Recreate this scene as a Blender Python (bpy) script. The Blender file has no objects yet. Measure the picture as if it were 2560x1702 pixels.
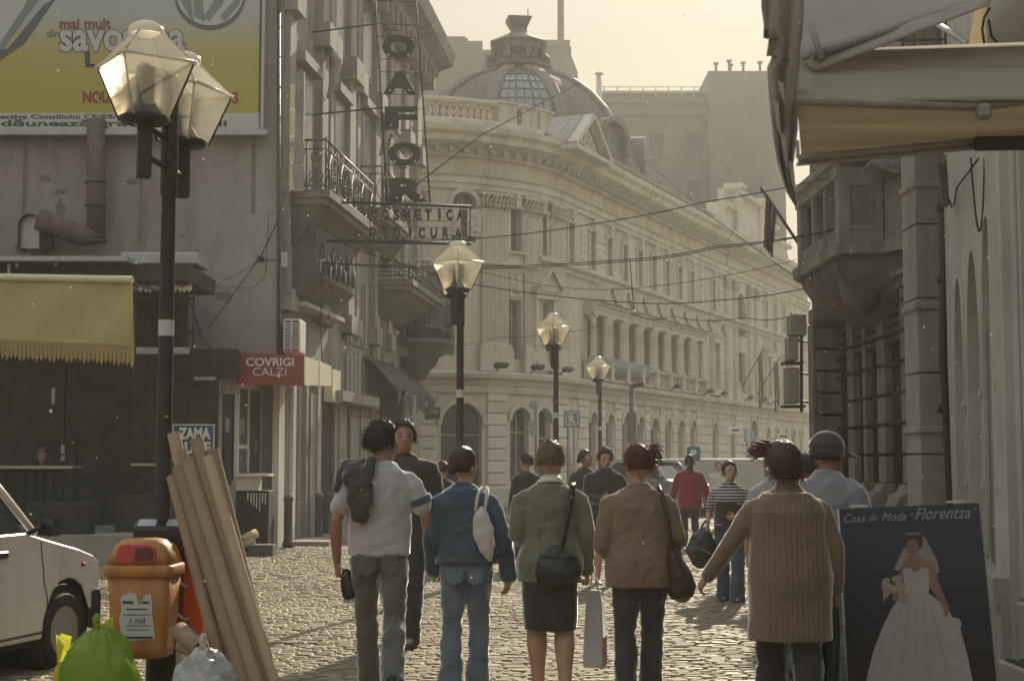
import bpy, math, random
import numpy as np
from mathutils import Vector, Matrix, noise as mnoise
R = math.radians
V = Vector
rnd = random.Random(7)
scene = bpy.context.scene
col = scene.collection

# ---------------------------------------------------------------- camera
F = 3700.0; CU, CV = 1280.0, 851.0; EYE = 1.55
PITCH = math.atan(299.0 / F)
cam = bpy.data.cameras.new('camera'); camo = bpy.data.objects.new('camera', cam); col.objects.link(camo)
cam.sensor_width = 36.0; cam.lens = 36.0 * F / 2560.0; cam.clip_start = 0.1; cam.clip_end = 2000
camo.location = (0, 0, EYE); camo.rotation_euler = (R(90) + PITCH, 0, 0)
cam.dof.use_dof = True; cam.dof.focus_distance = 14.0; cam.dof.aperture_fstop = 6.3
scene.camera = camo

# ---------------------------------------------------------------- light
SUN_AZ, SUN_EL = R(14.0), R(29.0)           # azimuth to the right of the street axis (+Y)
w = bpy.data.worlds.new('World'); scene.world = w; w.use_nodes = True
nt = w.node_tree; nt.nodes.clear()
sky = nt.nodes.new('ShaderNodeTexSky'); sky.sky_type = 'NISHITA'; sky.sun_disc = False
sky.sun_elevation = SUN_EL; sky.sun_rotation = SUN_AZ
sky.air_density = 1.0; sky.dust_density = 4.0; sky.ozone_density = 1.0
# hazy sky: the clear-sky model veiled by an even cream haze that thins to pale blue-grey overhead
geo = nt.nodes.new('ShaderNodeTexCoord'); sxyz = nt.nodes.new('ShaderNodeSeparateXYZ'); veil = nt.nodes.new('ShaderNodeValToRGB')
nt.links.new(geo.outputs['Generated'], sxyz.inputs[0]); nt.links.new(sxyz.outputs['Z'], veil.inputs['Fac'])
VE = veil.color_ramp.elements
VE[0].position = 0.0; VE[0].color = (0.47, 0.40, 0.30, 1); VE[1].position = 0.85; VE[1].color = (0.64, 0.70, 0.75, 1)
e_ = VE.new(0.28); e_.color = (0.56, 0.505, 0.41, 1)
e_ = VE.new(0.42); e_.color = (0.74, 0.735, 0.70, 1)
VEIL_GAIN = 9.0
vm = nt.nodes.new('ShaderNodeVectorMath'); vm.operation = 'SCALE'; vm.inputs['Scale'].default_value = VEIL_GAIN
nt.links.new(veil.outputs['Color'], vm.inputs[0])
tint = nt.nodes.new('ShaderNodeMix'); tint.data_type = 'RGBA'; tint.inputs['Factor'].default_value = 0.95
nt.links.new(vm.outputs[0], tint.inputs['B'])
bg = nt.nodes.new('ShaderNodeBackground'); bg.inputs['Strength'].default_value = 0.10
wo = nt.nodes.new('ShaderNodeOutputWorld')
nt.links.new(sky.outputs[0], tint.inputs['A']); nt.links.new(tint.outputs['Result'], bg.inputs['Color'])
nt.links.new(bg.outputs[0], wo.inputs['Surface'])
sl = bpy.data.lights.new('sun', 'SUN'); sl.energy = 5.0; sl.angle = R(0.5); sl.color = (1.0, 0.88, 0.68)
so = bpy.data.objects.new('sun', sl); col.objects.link(so)
sdir = V((math.sin(SUN_AZ) * math.cos(SUN_EL), math.cos(SUN_AZ) * math.cos(SUN_EL), math.sin(SUN_EL)))
so.rotation_euler = sdir.to_track_quat('Z', 'Y').to_euler(); so.location = (10, 30, 40)
scene.view_settings.view_transform = 'Standard'; scene.view_settings.look = 'None'
scene.view_settings.gamma = 1.0; scene.view_settings.use_curve_mapping = False
scene.view_settings.exposure = 0.18
scene.render.engine = 'CYCLES'
cy = scene.cycles
cy.max_bounces = 6; cy.diffuse_bounces = 3; cy.glossy_bounces = 3; cy.transmission_bounces = 5
cy.transparent_max_bounces = 8; cy.volume_bounces = 1; cy.use_denoising = True
cy.sample_clamp_indirect = 4.0; cy.caustics_reflective = False; cy.caustics_refractive = False
HAZE_DENSITY = 0.0010
HAZE_COLOR = (0.91, 0.905, 0.84)

# ---------------------------------------------------------------- helpers: pixels of the survey photo to points
_cp, _sp = math.cos(PITCH), math.sin(PITCH)
def ray(u, v):
    dx, dy = (u - CU) / F, (CV - v) / F
    return V((dx, _cp - dy * _sp, _sp + dy * _cp))
def at(u, v, Y):
    d = ray(u, v); k = Y / d.y
    return V((d.x * k, Y, EYE + d.z * k))

# ---------------------------------------------------------------- helpers: scene objects
ORG = {}
def origin(o):
    return ORG.get(o.name, V((0, 0, 0))) if o else V((0, 0, 0))
def tag(o, label=None, cat=None, group=None, kind=None):
    if label: o['label'] = label
    if cat: o['category'] = cat
    if group: o['group'] = group
    if kind: o['kind'] = kind
    return o
def thing(name, label, cat, loc, group=None):
    o = bpy.data.objects.new(name, None); col.objects.link(o); o.location = loc
    o.empty_display_size = 0.2
    ORG[o.name] = V(loc)
    return tag(o, label, cat, group)
def link(name, me, mat=None, parent=None):
    o = bpy.data.objects.new(name, me); col.objects.link(o)
    if mat is not None and not me.materials: me.materials.append(mat)
    if parent is not None:
        o.parent = parent; ORG[o.name] = origin(parent)
    return o
def kids(o): return [c for c in o.children]
def copy_tree(o, loc=None, parent=None):
    c = o.copy(); col.objects.link(c)
    if parent is not None: c.parent = parent
    if loc is not None: c.location = loc
    ORG[c.name] = V(loc) if loc is not None else (origin(parent) if parent else origin(o))
    for ch in kids(o): copy_tree(ch, None, c)
    return c

class MB:
    """collects shapes in world coordinates; build() links them as one mesh object"""
    def __init__(s): s.v = []; s.f = []; s.sm = []
    def add(s, vs, fs, smooth=False):
        b = len(s.v); s.v.extend([tuple(p) for p in vs])
        for f in fs:
            s.f.append(tuple(i + b for i in f)); s.sm.append(smooth)
        return s
    def obox(s, o, a, b, c):
        o, a, b, c = V(o), V(a), V(b), V(c)
        if a.cross(b).dot(c) < 0: a, b = b, a
        p = [o, o + a, o + a + b, o + b, o + c, o + a + c, o + a + b + c, o + b + c]
        return s.add(p, [(3, 2, 1, 0), (4, 5, 6, 7), (0, 1, 5, 4), (1, 2, 6, 5), (2, 3, 7, 6), (3, 0, 4, 7)])
    def box(s, c, size, rz=0.0, m=None):
        c = V(c); q = m if m is not None else Matrix.Rotation(rz, 3, 'Z')
        a, b, d = q @ V((size[0], 0, 0)), q @ V((0, size[1], 0)), q @ V((0, 0, size[2]))
        return s.obox(c - a / 2 - b / 2 - d / 2, a, b, d)
    def frame_ax(s, d):
        d = V(d).normalized(); up = V((0, 0, 1)) if abs(d.z) < 0.95 else V((0, 1, 0))
        x = up.cross(d).normalized(); return x, d.cross(x)
    def cyl(s, p0, p1, r0, r1=None, n=12, caps=True, smooth=True):
        return s.tube([p0, p1], [r0, r0 if r1 is None else r1], n, caps, smooth)
    def tube(s, pts, r, n=8, caps=True, smooth=True, sx=1.0):
        pts = [V(p) for p in pts]; k = len(pts)
        rr = r if isinstance(r, (list, tuple)) else [r] * k
        b = len(s.v); x = y = None
        for i, p in enumerate(pts):
            d = pts[min(i + 1, k - 1)] - pts[max(i - 1, 0)]
            if d.length < 1e-9: d = V((0, 0, 1))
            d.normalize()
            if x is None: x, y = s.frame_ax(d)
            else:
                x = (x - d * x.dot(d)); x = x.normalized() if x.length > 1e-6 else s.frame_ax(d)[0]; y = d.cross(x)
            for j in range(n):
                a = 2 * math.pi * j / n
                s.v.append(tuple(p + x * math.cos(a) * rr[i] * sx + y * math.sin(a) * rr[i]))
        for i in range(k - 1):
            for j in range(n):
                a0 = b + i * n + j; a1 = b + i * n + (j + 1) % n
                s.f.append((a0, a1, a1 + n, a0 + n)); s.sm.append(smooth)
        if caps:
            s.f.append(tuple(b + j for j in reversed(range(n)))); s.sm.append(False)
            s.f.append(tuple(b + (k - 1) * n + j for j in range(n))); s.sm.append(False)
        return s
    def loft(s, rings, caps=True, smooth=True, closed=True):
        n = len(rings[0]); b = len(s.v)
        for r in rings: s.v.extend([tuple(p) for p in r])
        m = n if closed else n - 1
        for i in range(len(rings) - 1):
            for j in range(m):
                a0 = b + i * n + j; a1 = b + i * n + (j + 1) % n
                s.f.append((a0, a1, a1 + n, a0 + n)); s.sm.append(smooth)
        if caps:
            s.f.append(tuple(b + j for j in reversed(range(n)))); s.sm.append(False)
            s.f.append(tuple(b + (len(rings) - 1) * n + j for j in range(n))); s.sm.append(False)
        return s
    def lathe(s, prof, c, n=16, caps=True, smooth=True, a0=0.0, sx=1.0, sy=1.0):
        c = V(c); rings = []
        for r, z in prof:
            rings.append([c + V((r * sx * math.cos(a0 + 2 * math.pi * j / n), r * sy * math.sin(a0 + 2 * math.pi * j / n), z)) for j in range(n)])
        return s.loft(rings, caps, smooth)
    def prism(s, poly, vec):
        poly = [V(p) for p in poly]; vec = V(vec); n = len(poly)
        nrm = V((0, 0, 0))
        for i in range(n): nrm += poly[i].cross(poly[(i + 1) % n])
        if nrm.dot(vec) > 0: poly = poly[::-1]
        p = poly + [q + vec for q in poly]
        fs = [tuple(range(n)), tuple(range(2 * n - 1, n - 1, -1))]
        for i in range(n):
            j = (i + 1) % n; fs.append((j, i, i + n, j + n))
        return s.add(p, fs)
    def sphere(s, c, r, n=12, m=8, smooth=True):
        c = V(c); rx, ry, rz = r if isinstance(r, (list, tuple)) else (r, r, r)
        b = len(s.v); s.v.append(tuple(c + V((0, 0, -rz))))
        for i in range(1, m):
            t = -math.pi / 2 + math.pi * i / m
            for j in range(n):
                a = 2 * math.pi * j / n
                s.v.append(tuple(c + V((rx * math.cos(t) * math.cos(a), ry * math.cos(t) * math.sin(a), rz * math.sin(t)))))
        s.v.append(tuple(c + V((0, 0, rz)))); e = len(s.v) - 1
        for j in range(n):
            s.f.append((b, b + 1 + (j + 1) % n, b + 1 + j)); s.sm.append(smooth)
            s.f.append((e, e - n + j, e - n + (j + 1) % n)); s.sm.append(smooth)
        for i in range(m - 2):
            for j in range(n):
                a0 = b + 1 + i * n + j; a1 = b + 1 + i * n + (j + 1) % n
                s.f.append((a0, a1, a1 + n, a0 + n)); s.sm.append(smooth)
        return s
    def grid(s, pts, smooth=True):
        """pts[i][j] sheet"""
        b = len(s.v); n = len(pts[0])
        for row in pts: s.v.extend([tuple(p) for p in row])
        for i in range(len(pts) - 1):
            for j in range(n - 1):
                a = b + i * n + j
                s.f.append((a, a + 1, a + n + 1, a + n)); s.sm.append(smooth)
        return s
    def mesh(s, name, off=V((0, 0, 0))):
        me = bpy.data.meshes.new(name)
        me.from_pydata([(p[0] - off[0], p[1] - off[1], p[2] - off[2]) for p in s.v], [], s.f)
        me.polygons.foreach_set('use_smooth', s.sm); me.update()
        return me
    def build(s, name, mat=None, parent=None, bevel=0.0, seg=1, solid=0.0):
        off = origin(parent)
        if parent is None and s.v:
            a = np.array(s.v); lo, hi = a.min(0), a.max(0)
            off = V(((lo[0] + hi[0]) / 2, (lo[1] + hi[1]) / 2, lo[2]))
        o = link(name, s.mesh(name, off), mat, parent)
        if parent is None: o.location = off; ORG[o.name] = V(off)
        if solid:
            m = o.modifiers.new('solid', 'SOLIDIFY'); m.thickness = solid; m.offset = 0
        if bevel:
            m = o.modifiers.new('bevel', 'BEVEL'); m.width = bevel; m.segments = seg; m.limit_method = 'ANGLE'; m.angle_limit = R(40)
        return o

class Plane:
    """a vertical wall plane: p0 start, p1 end (x, y); outward side given by a point"""
    def __init__(s, p0, p1, out):
        s.p0 = V((p0[0], p0[1], 0)); d = V((p1[0] - p0[0], p1[1] - p0[1], 0)); s.L = d.length; s.d = d.normalized()
        n = V((s.d.y, -s.d.x, 0))
        if n.dot(V((out[0], out[1], 0)) - s.p0) < 0: n = -n
        s.n = n
    def P(s, a, z, o=0.0): return s.p0 + s.d * a + s.n * o + V((0, 0, z))
    def uv(s, u, v, o=0.0):
        d = ray(u, v); e = V((0, 0, EYE)); q = s.p0 + s.n * o
        k = (q - e).dot(s.n) / d.dot(s.n); h = e + d * k
        return (h - s.p0).dot(s.d), h.z
    def box(s, mb, a0, a1, z0, z1, o0, o1):
        return mb.obox(s.P(a0, z0, o0), s.d * (a1 - a0), s.n * (o1 - o0), V((0, 0, z1 - z0)))
    def ubox(s, mb, u0, u1, v0, v1, o0, o1, ref=0.5):
        """box whose sides are seen at u0, u1 and whose top and bottom are seen at v0, v1 (at the middle)"""
        um = u0 + (u1 - u0) * ref
        a0, _ = s.uv(u0, v0, o1); a1, _ = s.uv(u1, v0, o1); _, zt = s.uv(um, v0, o1); _, zb = s.uv(um, v1, o1)
        return s.box(mb, min(a0, a1), max(a0, a1), min(zt, zb), max(zt, zb), o0, o1)

# ---------------------------------------------------------------- helpers: materials
def rgb(c): return (c[0], c[1], c[2], 1.0)
def hexlin(r, g, b):
    f = lambda c: (c / 12.92 if c <= 0.04045 else ((c + 0.055) / 1.055) ** 2.4)
    return (f(r / 255), f(g / 255), f(b / 255))
MATS = {}
def mat(name, c, rough=0.8, c2=None, scale=4.0, stretch=(1, 1, 1), bump=0.0, bscale=40.0, metal=0.0, spec=0.5, rand=0.0,
        detail=6.0, contrast=(0.35, 0.65), sheen=0.0, transl=0.0, coat=0.0, alpha=None, stain=None, ior=1.45):
    if name in MATS: return MATS[name]
    m = bpy.data.materials.new(name); m.use_nodes = True; MATS[name] = m
    t = m.node_tree; b = t.nodes['Principled BSDF']; out = t.nodes['Material Output']
    b.inputs['Roughness'].default_value = rough; b.inputs['Metallic'].default_value = metal
    b.inputs['Specular IOR Level'].default_value = spec; b.inputs['IOR'].default_value = ior
    b.inputs['Coat Weight'].default_value = coat
    if sheen:      # fibre fuzz that catches the light at the outline
        fz = t.nodes.new('ShaderNodeBsdfSheen'); fz.distribution = 'ASHIKHMIN'; fz.inputs['Roughness'].default_value = 0.28; fz.inputs['Color'].default_value = (min(1, .95 * sheen),) * 3 + (1,)
        ash = t.nodes.new('ShaderNodeAddShader'); t.links.new(b.outputs[0], ash.inputs[0]); t.links.new(fz.outputs[0], ash.inputs[1]); t.links.new(ash.outputs[0], out.inputs['Surface'])
    tc = t.nodes.new('ShaderNodeTexCoord'); mp = t.nodes.new('ShaderNodeMapping'); mp.inputs['Scale'].default_value = stretch
    t.links.new(tc.outputs['Object'], mp.inputs['Vector'])
    last = None
    if c2 is not None:
        nz = t.nodes.new('ShaderNodeTexNoise'); nz.inputs['Scale'].default_value = scale; nz.inputs['Detail'].default_value = detail
        nz.inputs['Roughness'].default_value = 0.62
        t.links.new(mp.outputs[0], nz.inputs['Vector'])
        rp = t.nodes.new('ShaderNodeValToRGB'); rp.color_ramp.elements[0].position = contrast[0]; rp.color_ramp.elements[1].position = contrast[1]
        rp.color_ramp.elements[0].color = rgb(c); rp.color_ramp.elements[1].color = rgb(c2)
        t.links.new(nz.outputs['Fac'], rp.inputs['Fac']); last = rp.outputs['Color']
    if stain is not None:      # streaky dirt of its own shape: (colour, scale, amount)
        mp2 = t.nodes.new('ShaderNodeMapping'); mp2.inputs['Scale'].default_value = (stain[1], stain[1], stain[1] * 0.16)
        t.links.new(tc.outputs['Object'], mp2.inputs['Vector'])
        n2 = t.nodes.new('ShaderNodeTexNoise'); n2.inputs['Scale'].default_value = 1.0; n2.inputs['Detail'].default_value = 8; n2.inputs['Roughness'].default_value = 0.7
        t.links.new(mp2.outputs[0], n2.inputs['Vector'])
        r2 = t.nodes.new('ShaderNodeValToRGB'); r2.color_ramp.elements[0].position = 0.47; r2.color_ramp.elements[1].position = 0.68
        r2.color_ramp.elements[0].color = (0, 0, 0, 1); r2.color_ramp.elements[1].color = (stain[2],) * 3 + (1,)
        t.links.new(n2.outputs['Fac'], r2.inputs['Fac'])
        mx = t.nodes.new('ShaderNodeMix'); mx.data_type = 'RGBA'
        t.links.new(r2.outputs['Color'], mx.inputs['Factor'])
        if last is not None: t.links.new(last, mx.inputs['A'])
        else: mx.inputs['A'].default_value = rgb(c)
        mx.inputs['B'].default_value = rgb(stain[0]); last = mx.outputs['Result']
    if rand:
        oi = t.nodes.new('ShaderNodeObjectInfo'); hs = t.nodes.new('ShaderNodeHueSaturation')
        mr = t.nodes.new('ShaderNodeMapRange'); mr.inputs['To Min'].default_value = 1 - rand; mr.inputs['To Max'].default_value = 1 + rand
        t.links.new(oi.outputs['Random'], mr.inputs['Value']); t.links.new(mr.outputs[0], hs.inputs['Value'])
        if last is not None: t.links.new(last, hs.inputs['Color'])
        else: hs.inputs['Color'].default_value = rgb(c)
        last = hs.outputs['Color']
    if last is not None: t.links.new(last, b.inputs['Base Color'])
    else: b.inputs['Base Color'].default_value = rgb(c)
    if bump:
        n3 = t.nodes.new('ShaderNodeTexNoise'); n3.inputs['Scale'].default_value = bscale; n3.inputs['Detail'].default_value = 5
        t.links.new(mp.outputs[0], n3.inputs['Vector'])
        bp = t.nodes.new('ShaderNodeBump'); bp.inputs['Strength'].default_value = min(1.0, bump); bp.inputs['Distance'].default_value = 0.02
        t.links.new(n3.outputs['Fac'], bp.inputs['Height']); t.links.new(bp.outputs[0], b.inputs['Normal'])
    if transl:
        tr = t.nodes.new('ShaderNodeBsdfTranslucent'); mxs = t.nodes.new('ShaderNodeMixShader'); mxs.inputs[0].default_value = transl
        if last is not None: t.links.new(last, tr.inputs['Color'])
        else: tr.inputs['Color'].default_value = rgb(c)
        t.links.new(b.outputs[0], mxs.inputs[1]); t.links.new(tr.outputs[0], mxs.inputs[2]); t.links.new(mxs.outputs[0], out.inputs['Surface'])
        if alpha is not None:
            tp = t.nodes.new('ShaderNodeBsdfTransparent'); mx3 = t.nodes.new('ShaderNodeMixShader'); mx3.inputs[0].default_value = alpha
            t.links.new(tp.outputs[0], mx3.inputs[1]); t.links.new(mxs.outputs[0], mx3.inputs[2]); t.links.new(mx3.outputs[0], out.inputs['Surface'])
    elif alpha is not None:
        b.inputs['Alpha'].default_value = alpha
    return m

# ---------------------------------------------------------------- helpers: lettering and evaluated meshes
TMP = bpy.data.scenes.new('workshop')
def evaluated(o):
    """mesh of an unlinked object with its modifiers applied"""
    TMP.collection.objects.link(o)
    vl = TMP.view_layers[0]; vl.update(); dg = vl.depsgraph; dg.update()
    me = bpy.data.meshes.new_from_object(o.evaluated_get(dg))
    TMP.collection.objects.unlink(o)
    return me
def text(body, O, Rv, Uv, m, parent=None, name='lettering', bold=0.0, shear=0.0, depth=0.004, lift=0.0, spacing=1.0, fit=True):
    """lettering whose bounding box starts at O and spans Rv (to the right) and Uv (up)"""
    cu = bpy.data.curves.new('text', 'FONT'); cu.body = body; cu.size = 1.0; cu.offset = bold; cu.extrude = 0.01; cu.shear = shear
    cu.space_character = spacing; cu.resolution_u = 3
    o = bpy.data.objects.new('text', cu); me = evaluated(o); bpy.data.objects.remove(o)
    n = len(me.vertices); a = np.zeros(n * 3); me.vertices.foreach_get('co', a); a = a.reshape(-1, 3)
    lo, hi = a.min(0), a.max(0); O, Rv, Uv = V(O), V(Rv), V(Uv); N = Rv.cross(Uv).normalized()
    fx = (a[:, 0] - lo[0]) / (hi[0] - lo[0]); fy = (a[:, 1] - lo[1]) / max(1e-6, hi[1] - lo[1]); fz = (a[:, 2] > 0).astype(float)
    if not fit: fx = (a[:, 0] - lo[0]) / (hi[1] - lo[1]) * Uv.length / Rv.length
    off = origin(parent)
    w_ = np.array(O - off)[None] + fx[:, None] * np.array(Rv)[None] + fy[:, None] * np.array(Uv)[None] + (fz[:, None] * depth + lift) * np.array(N)[None]
    me.vertices.foreach_set('co', w_.ravel()); me.update(); me.materials.clear()
    return link(name, me, m, parent)
# ================================================================ materials
M = {}
M['bank'] = mat('bank_stone', (0.52, 0.485, 0.395), 0.85, (0.61, 0.575, 0.475), 1.3, bump=0.25, bscale=25, stain=((0.26, 0.22, 0.16), 1.1, 0.6))
M['bank_block'] = mat('bank_block_stone', (0.56, 0.525, 0.43), 0.85, (0.64, 0.605, 0.505), 2.0, bump=0.3, bscale=30, rand=0.10)
M['glass'] = mat('window_glass', (0.035, 0.04, 0.045), 0.08, spec=0.6)
M['glass_pale'] = mat('window_glass_dusty', (0.10, 0.11, 0.11), 0.25, (0.15, 0.16, 0.16), 3.0, spec=0.5)
M['dome'] = mat('dome_scales', (0.115, 0.085, 0.07), 0.75, (0.16, 0.118, 0.10), 6.0, bump=0.4, bscale=22)
M['dome_rib'] = mat('dome_lead', (0.13, 0.108, 0.095), 0.7, (0.17, 0.142, 0.125), 5.0)
M['lantern_dark'] = mat('dome_lantern_metal', (0.07, 0.06, 0.055), 0.6, (0.10, 0.09, 0.08), 4.0)
M['zinc'] = mat('zinc_sheet', (0.26, 0.25, 0.225), 0.6, (0.32, 0.31, 0.28), 3.0)
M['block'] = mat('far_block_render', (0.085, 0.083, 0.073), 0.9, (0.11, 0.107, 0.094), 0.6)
M['plaster'] = mat('old_plaster', (0.25, 0.225, 0.222), 0.92, (0.33, 0.30, 0.285), 1.1, bump=0.4, bscale=14, stain=((0.15, 0.125, 0.12), 1.6, 0.75), contrast=(0.3, 0.7))
M['grey_wall'] = mat('grey_facade', (0.235, 0.225, 0.198), 0.9, (0.31, 0.298, 0.265), 2.0, bump=0.3, bscale=22, stain=((0.12, 0.10, 0.085), 2.2, 0.8))
M['grey_trim'] = mat('grey_moulding', (0.285, 0.272, 0.238), 0.88, (0.36, 0.345, 0.302), 3.0, bump=0.25, bscale=30, stain=((0.14, 0.12, 0.10), 2.6, 0.7))
M['dark_stone'] = mat('soot_shade_stone', (0.17, 0.155, 0.14), 0.85, (0.235, 0.215, 0.19), 3.0, bump=0.35, bscale=24, stain=((0.07, 0.06, 0.055), 2.5, 0.8), rand=0.12)  # on the balcony slabs this dark tone stands for shade
M['dark_stone_flat'] = mat('soot_shade_wall', (0.105, 0.094, 0.089), 0.88, (0.16, 0.143, 0.132), 2.2, bump=0.35, bscale=20, stain=((0.055, 0.045, 0.04), 2.0, 0.8))  # under balconies and bay this darker tone stands for shade
M['pale_wall'] = mat('pale_plaster', (0.37, 0.355, 0.32), 0.85, (0.45, 0.435, 0.395), 1.6, bump=0.2, bscale=26, stain=((0.30, 0.27, 0.23), 1.5, 0.6))
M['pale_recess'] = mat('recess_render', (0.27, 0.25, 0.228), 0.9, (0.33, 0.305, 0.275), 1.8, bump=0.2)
M['tan_wall'] = mat('tan_plaster', (0.40, 0.345, 0.28), 0.9, (0.47, 0.41, 0.34), 2.0, bump=0.3, bscale=30)
M['iron'] = mat('black_iron', (0.03, 0.026, 0.024), 0.5, (0.045, 0.04, 0.036), 8.0, spec=0.3)
M['rail'] = mat('weathered_iron', (0.05, 0.045, 0.04), 0.4, (0.09, 0.08, 0.07), 14.0, metal=0.4)
M['black'] = mat('plain_black', (0.016, 0.015, 0.014), 0.7, (0.03, 0.028, 0.025), 5.0)
M['black_gloss'] = mat('black_plastic', (0.018, 0.018, 0.019), 0.3)
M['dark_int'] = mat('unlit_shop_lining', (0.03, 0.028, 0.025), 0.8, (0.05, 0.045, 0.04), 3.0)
M['white'] = mat('white_paint', (0.66, 0.64, 0.58), 0.5, (0.74, 0.72, 0.66), 4.0, stain=((0.42, 0.38, 0.32), 3.0, 0.5))
M['cream'] = mat('cream_board', (0.70, 0.63, 0.49), 0.5, (0.76, 0.70, 0.57), 3.0)
M['rust'] = mat('rusty_flue', (0.115, 0.085, 0.067), 0.85, (0.165, 0.13, 0.105), 7.0, bump=0.4, bscale=40, stain=((0.07, 0.05, 0.04), 5.0, 0.8))
M['galv'] = mat('galvanised', (0.33, 0.34, 0.33), 0.45, (0.42, 0.43, 0.42), 8.0, metal=0.5)
M['wire'] = mat('cable_rubber', (0.025, 0.023, 0.021), 0.9, spec=0.0)
M['wood'] = mat('old_wood', (0.16, 0.115, 0.075), 0.8, (0.24, 0.18, 0.12), 6.0, stretch=(1, 1, 0.15))
M['concrete'] = mat('dusty_concrete', (0.27, 0.25, 0.215), 0.9, (0.35, 0.325, 0.28), 3.0, bump=0.4, bscale=40)
M['asphalt'] = mat('dusty_asphalt', (0.11, 0.10, 0.085), 0.75, (0.17, 0.155, 0.13), 2.0, bump=0.6, bscale=60)
M['joint'] = mat('cobble_joint_earth', (0.16, 0.135, 0.095), 0.9, (0.22, 0.19, 0.135), 9.0, bump=0.6, bscale=60)

def limewash(m):
    # a paler, greenish old limewash that covers the wall towards the street corner, ragged at its edge
    t = m.node_tree; b = t.nodes['Principled BSDF']; src = b.inputs['Base Color'].links[0].from_socket
    tc = t.nodes.new('ShaderNodeTexCoord'); sp = t.nodes.new('ShaderNodeSeparateXYZ'); t.links.new(tc.outputs['Object'], sp.inputs[0])
    nz = t.nodes.new('ShaderNodeTexNoise'); nz.inputs['Scale'].default_value = .55; nz.inputs['Detail'].default_value = 7; t.links.new(tc.outputs['Object'], nz.inputs['Vector'])
    ma = t.nodes.new('ShaderNodeMath'); ma.operation = 'MULTIPLY_ADD'; ma.inputs[1].default_value = 4.2; t.links.new(nz.outputs['Fac'], ma.inputs[0]); t.links.new(sp.outputs['X'], ma.inputs[2])
    mr = t.nodes.new('ShaderNodeMapRange'); mr.inputs['From Min'].default_value = 2.6; mr.inputs['From Max'].default_value = 4.6; mr.inputs['To Max'].default_value = .75; t.links.new(ma.outputs[0], mr.inputs['Value'])
    mx = t.nodes.new('ShaderNodeMix'); mx.data_type = 'RGBA'; mx.inputs['B'].default_value = (.36, .37, .315, 1); t.links.new(mr.outputs[0], mx.inputs['Factor']); t.links.new(src, mx.inputs['A']); t.links.new(mx.outputs['Result'], b.inputs['Base Color'])
limewash(M['plaster'])
# ================================================================ ground
g = MB(); g.grid([[V((x, y, -0.055)) for x in np.linspace(-160, 160, 9)] for y in np.linspace(-20, 420, 12)], False)
tag(g.build('ground', M['asphalt']), kind='structure')

def dip_at(x, y): return 0.012 * np.sin(x * 0.7 + 1) * np.sin(y * 0.45) + 0.012 * np.sin(x * 1.9 + y * 1.3)
g = MB(); g.grid([[V((x, y, dip_at(x, y) - 0.0105)) for x in np.linspace(-14, 9, 93)] for y in np.linspace(2, 47, 181)])
street = g.build('cobbled_street', M['joint']); tag(street, kind='structure')

def cobble_material():
    m = bpy.data.materials.new('worn_cobble'); m.use_nodes = True
    t = m.node_tree; b = t.nodes['Principled BSDF']
    tc = t.nodes.new('ShaderNodeTexCoord'); 
    at_ = t.nodes.new('ShaderNodeAttribute'); at_.attribute_name = 'shade'
    nz = t.nodes.new('ShaderNodeTexNoise'); nz.inputs['Scale'].default_value = 18; nz.inputs['Detail'].default_value = 6
    t.links.new(tc.outputs['Object'], nz.inputs['Vector'])
    ad = t.nodes.new('ShaderNodeMath'); ad.operation = 'MULTIPLY_ADD'; ad.inputs[1].default_value = 0.5
    t.links.new(nz.outputs['Fac'], ad.inputs[0]); t.links.new(at_.outputs['Fac'], ad.inputs[2])
    rp = t.nodes.new('ShaderNodeValToRGB'); rp.color_ramp.elements[0].color = (0.155, 0.128, 0.085, 1); rp.color_ramp.elements[1].color = (0.31, 0.262, 0.18, 1)
    rp.color_ramp.elements[0].position = 0.15; rp.color_ramp.elements[1].position = 1.1
    t.links.new(ad.outputs[0], rp.inputs['Fac']); t.links.new(rp.outputs['Color'], b.inputs['Base Color'])
    rr = t.nodes.new('ShaderNodeMapRange'); rr.inputs['To Min'].default_value = 0.50; rr.inputs['To Max'].default_value = 0.78
    t.links.new(ad.outputs[0], rr.inputs['Value']); t.links.new(rr.outputs[0], b.inputs['Roughness'])
    n3 = t.nodes.new('ShaderNodeTexNoise'); n3.inputs['Scale'].default_value = 45; n3.inputs['Detail'].default_value = 5
    t.links.new(tc.outputs['Object'], n3.inputs['Vector'])
    bp = t.nodes.new('ShaderNodeBump'); bp.inputs['Strength'].default_value = 0.55; bp.inputs['Distance'].default_value = 0.012
    t.links.new(n3.outputs['Fac'], bp.inputs['Height']); t.links.new(bp.outputs[0], b.inputs['Normal'])
    b.inputs['Specular IOR Level'].default_value = 0.33; b.inputs['Specular Tint'].default_value = (1.0, 0.84, 0.56, 1)
    return m
M['cobble'] = cobble_material()

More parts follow.
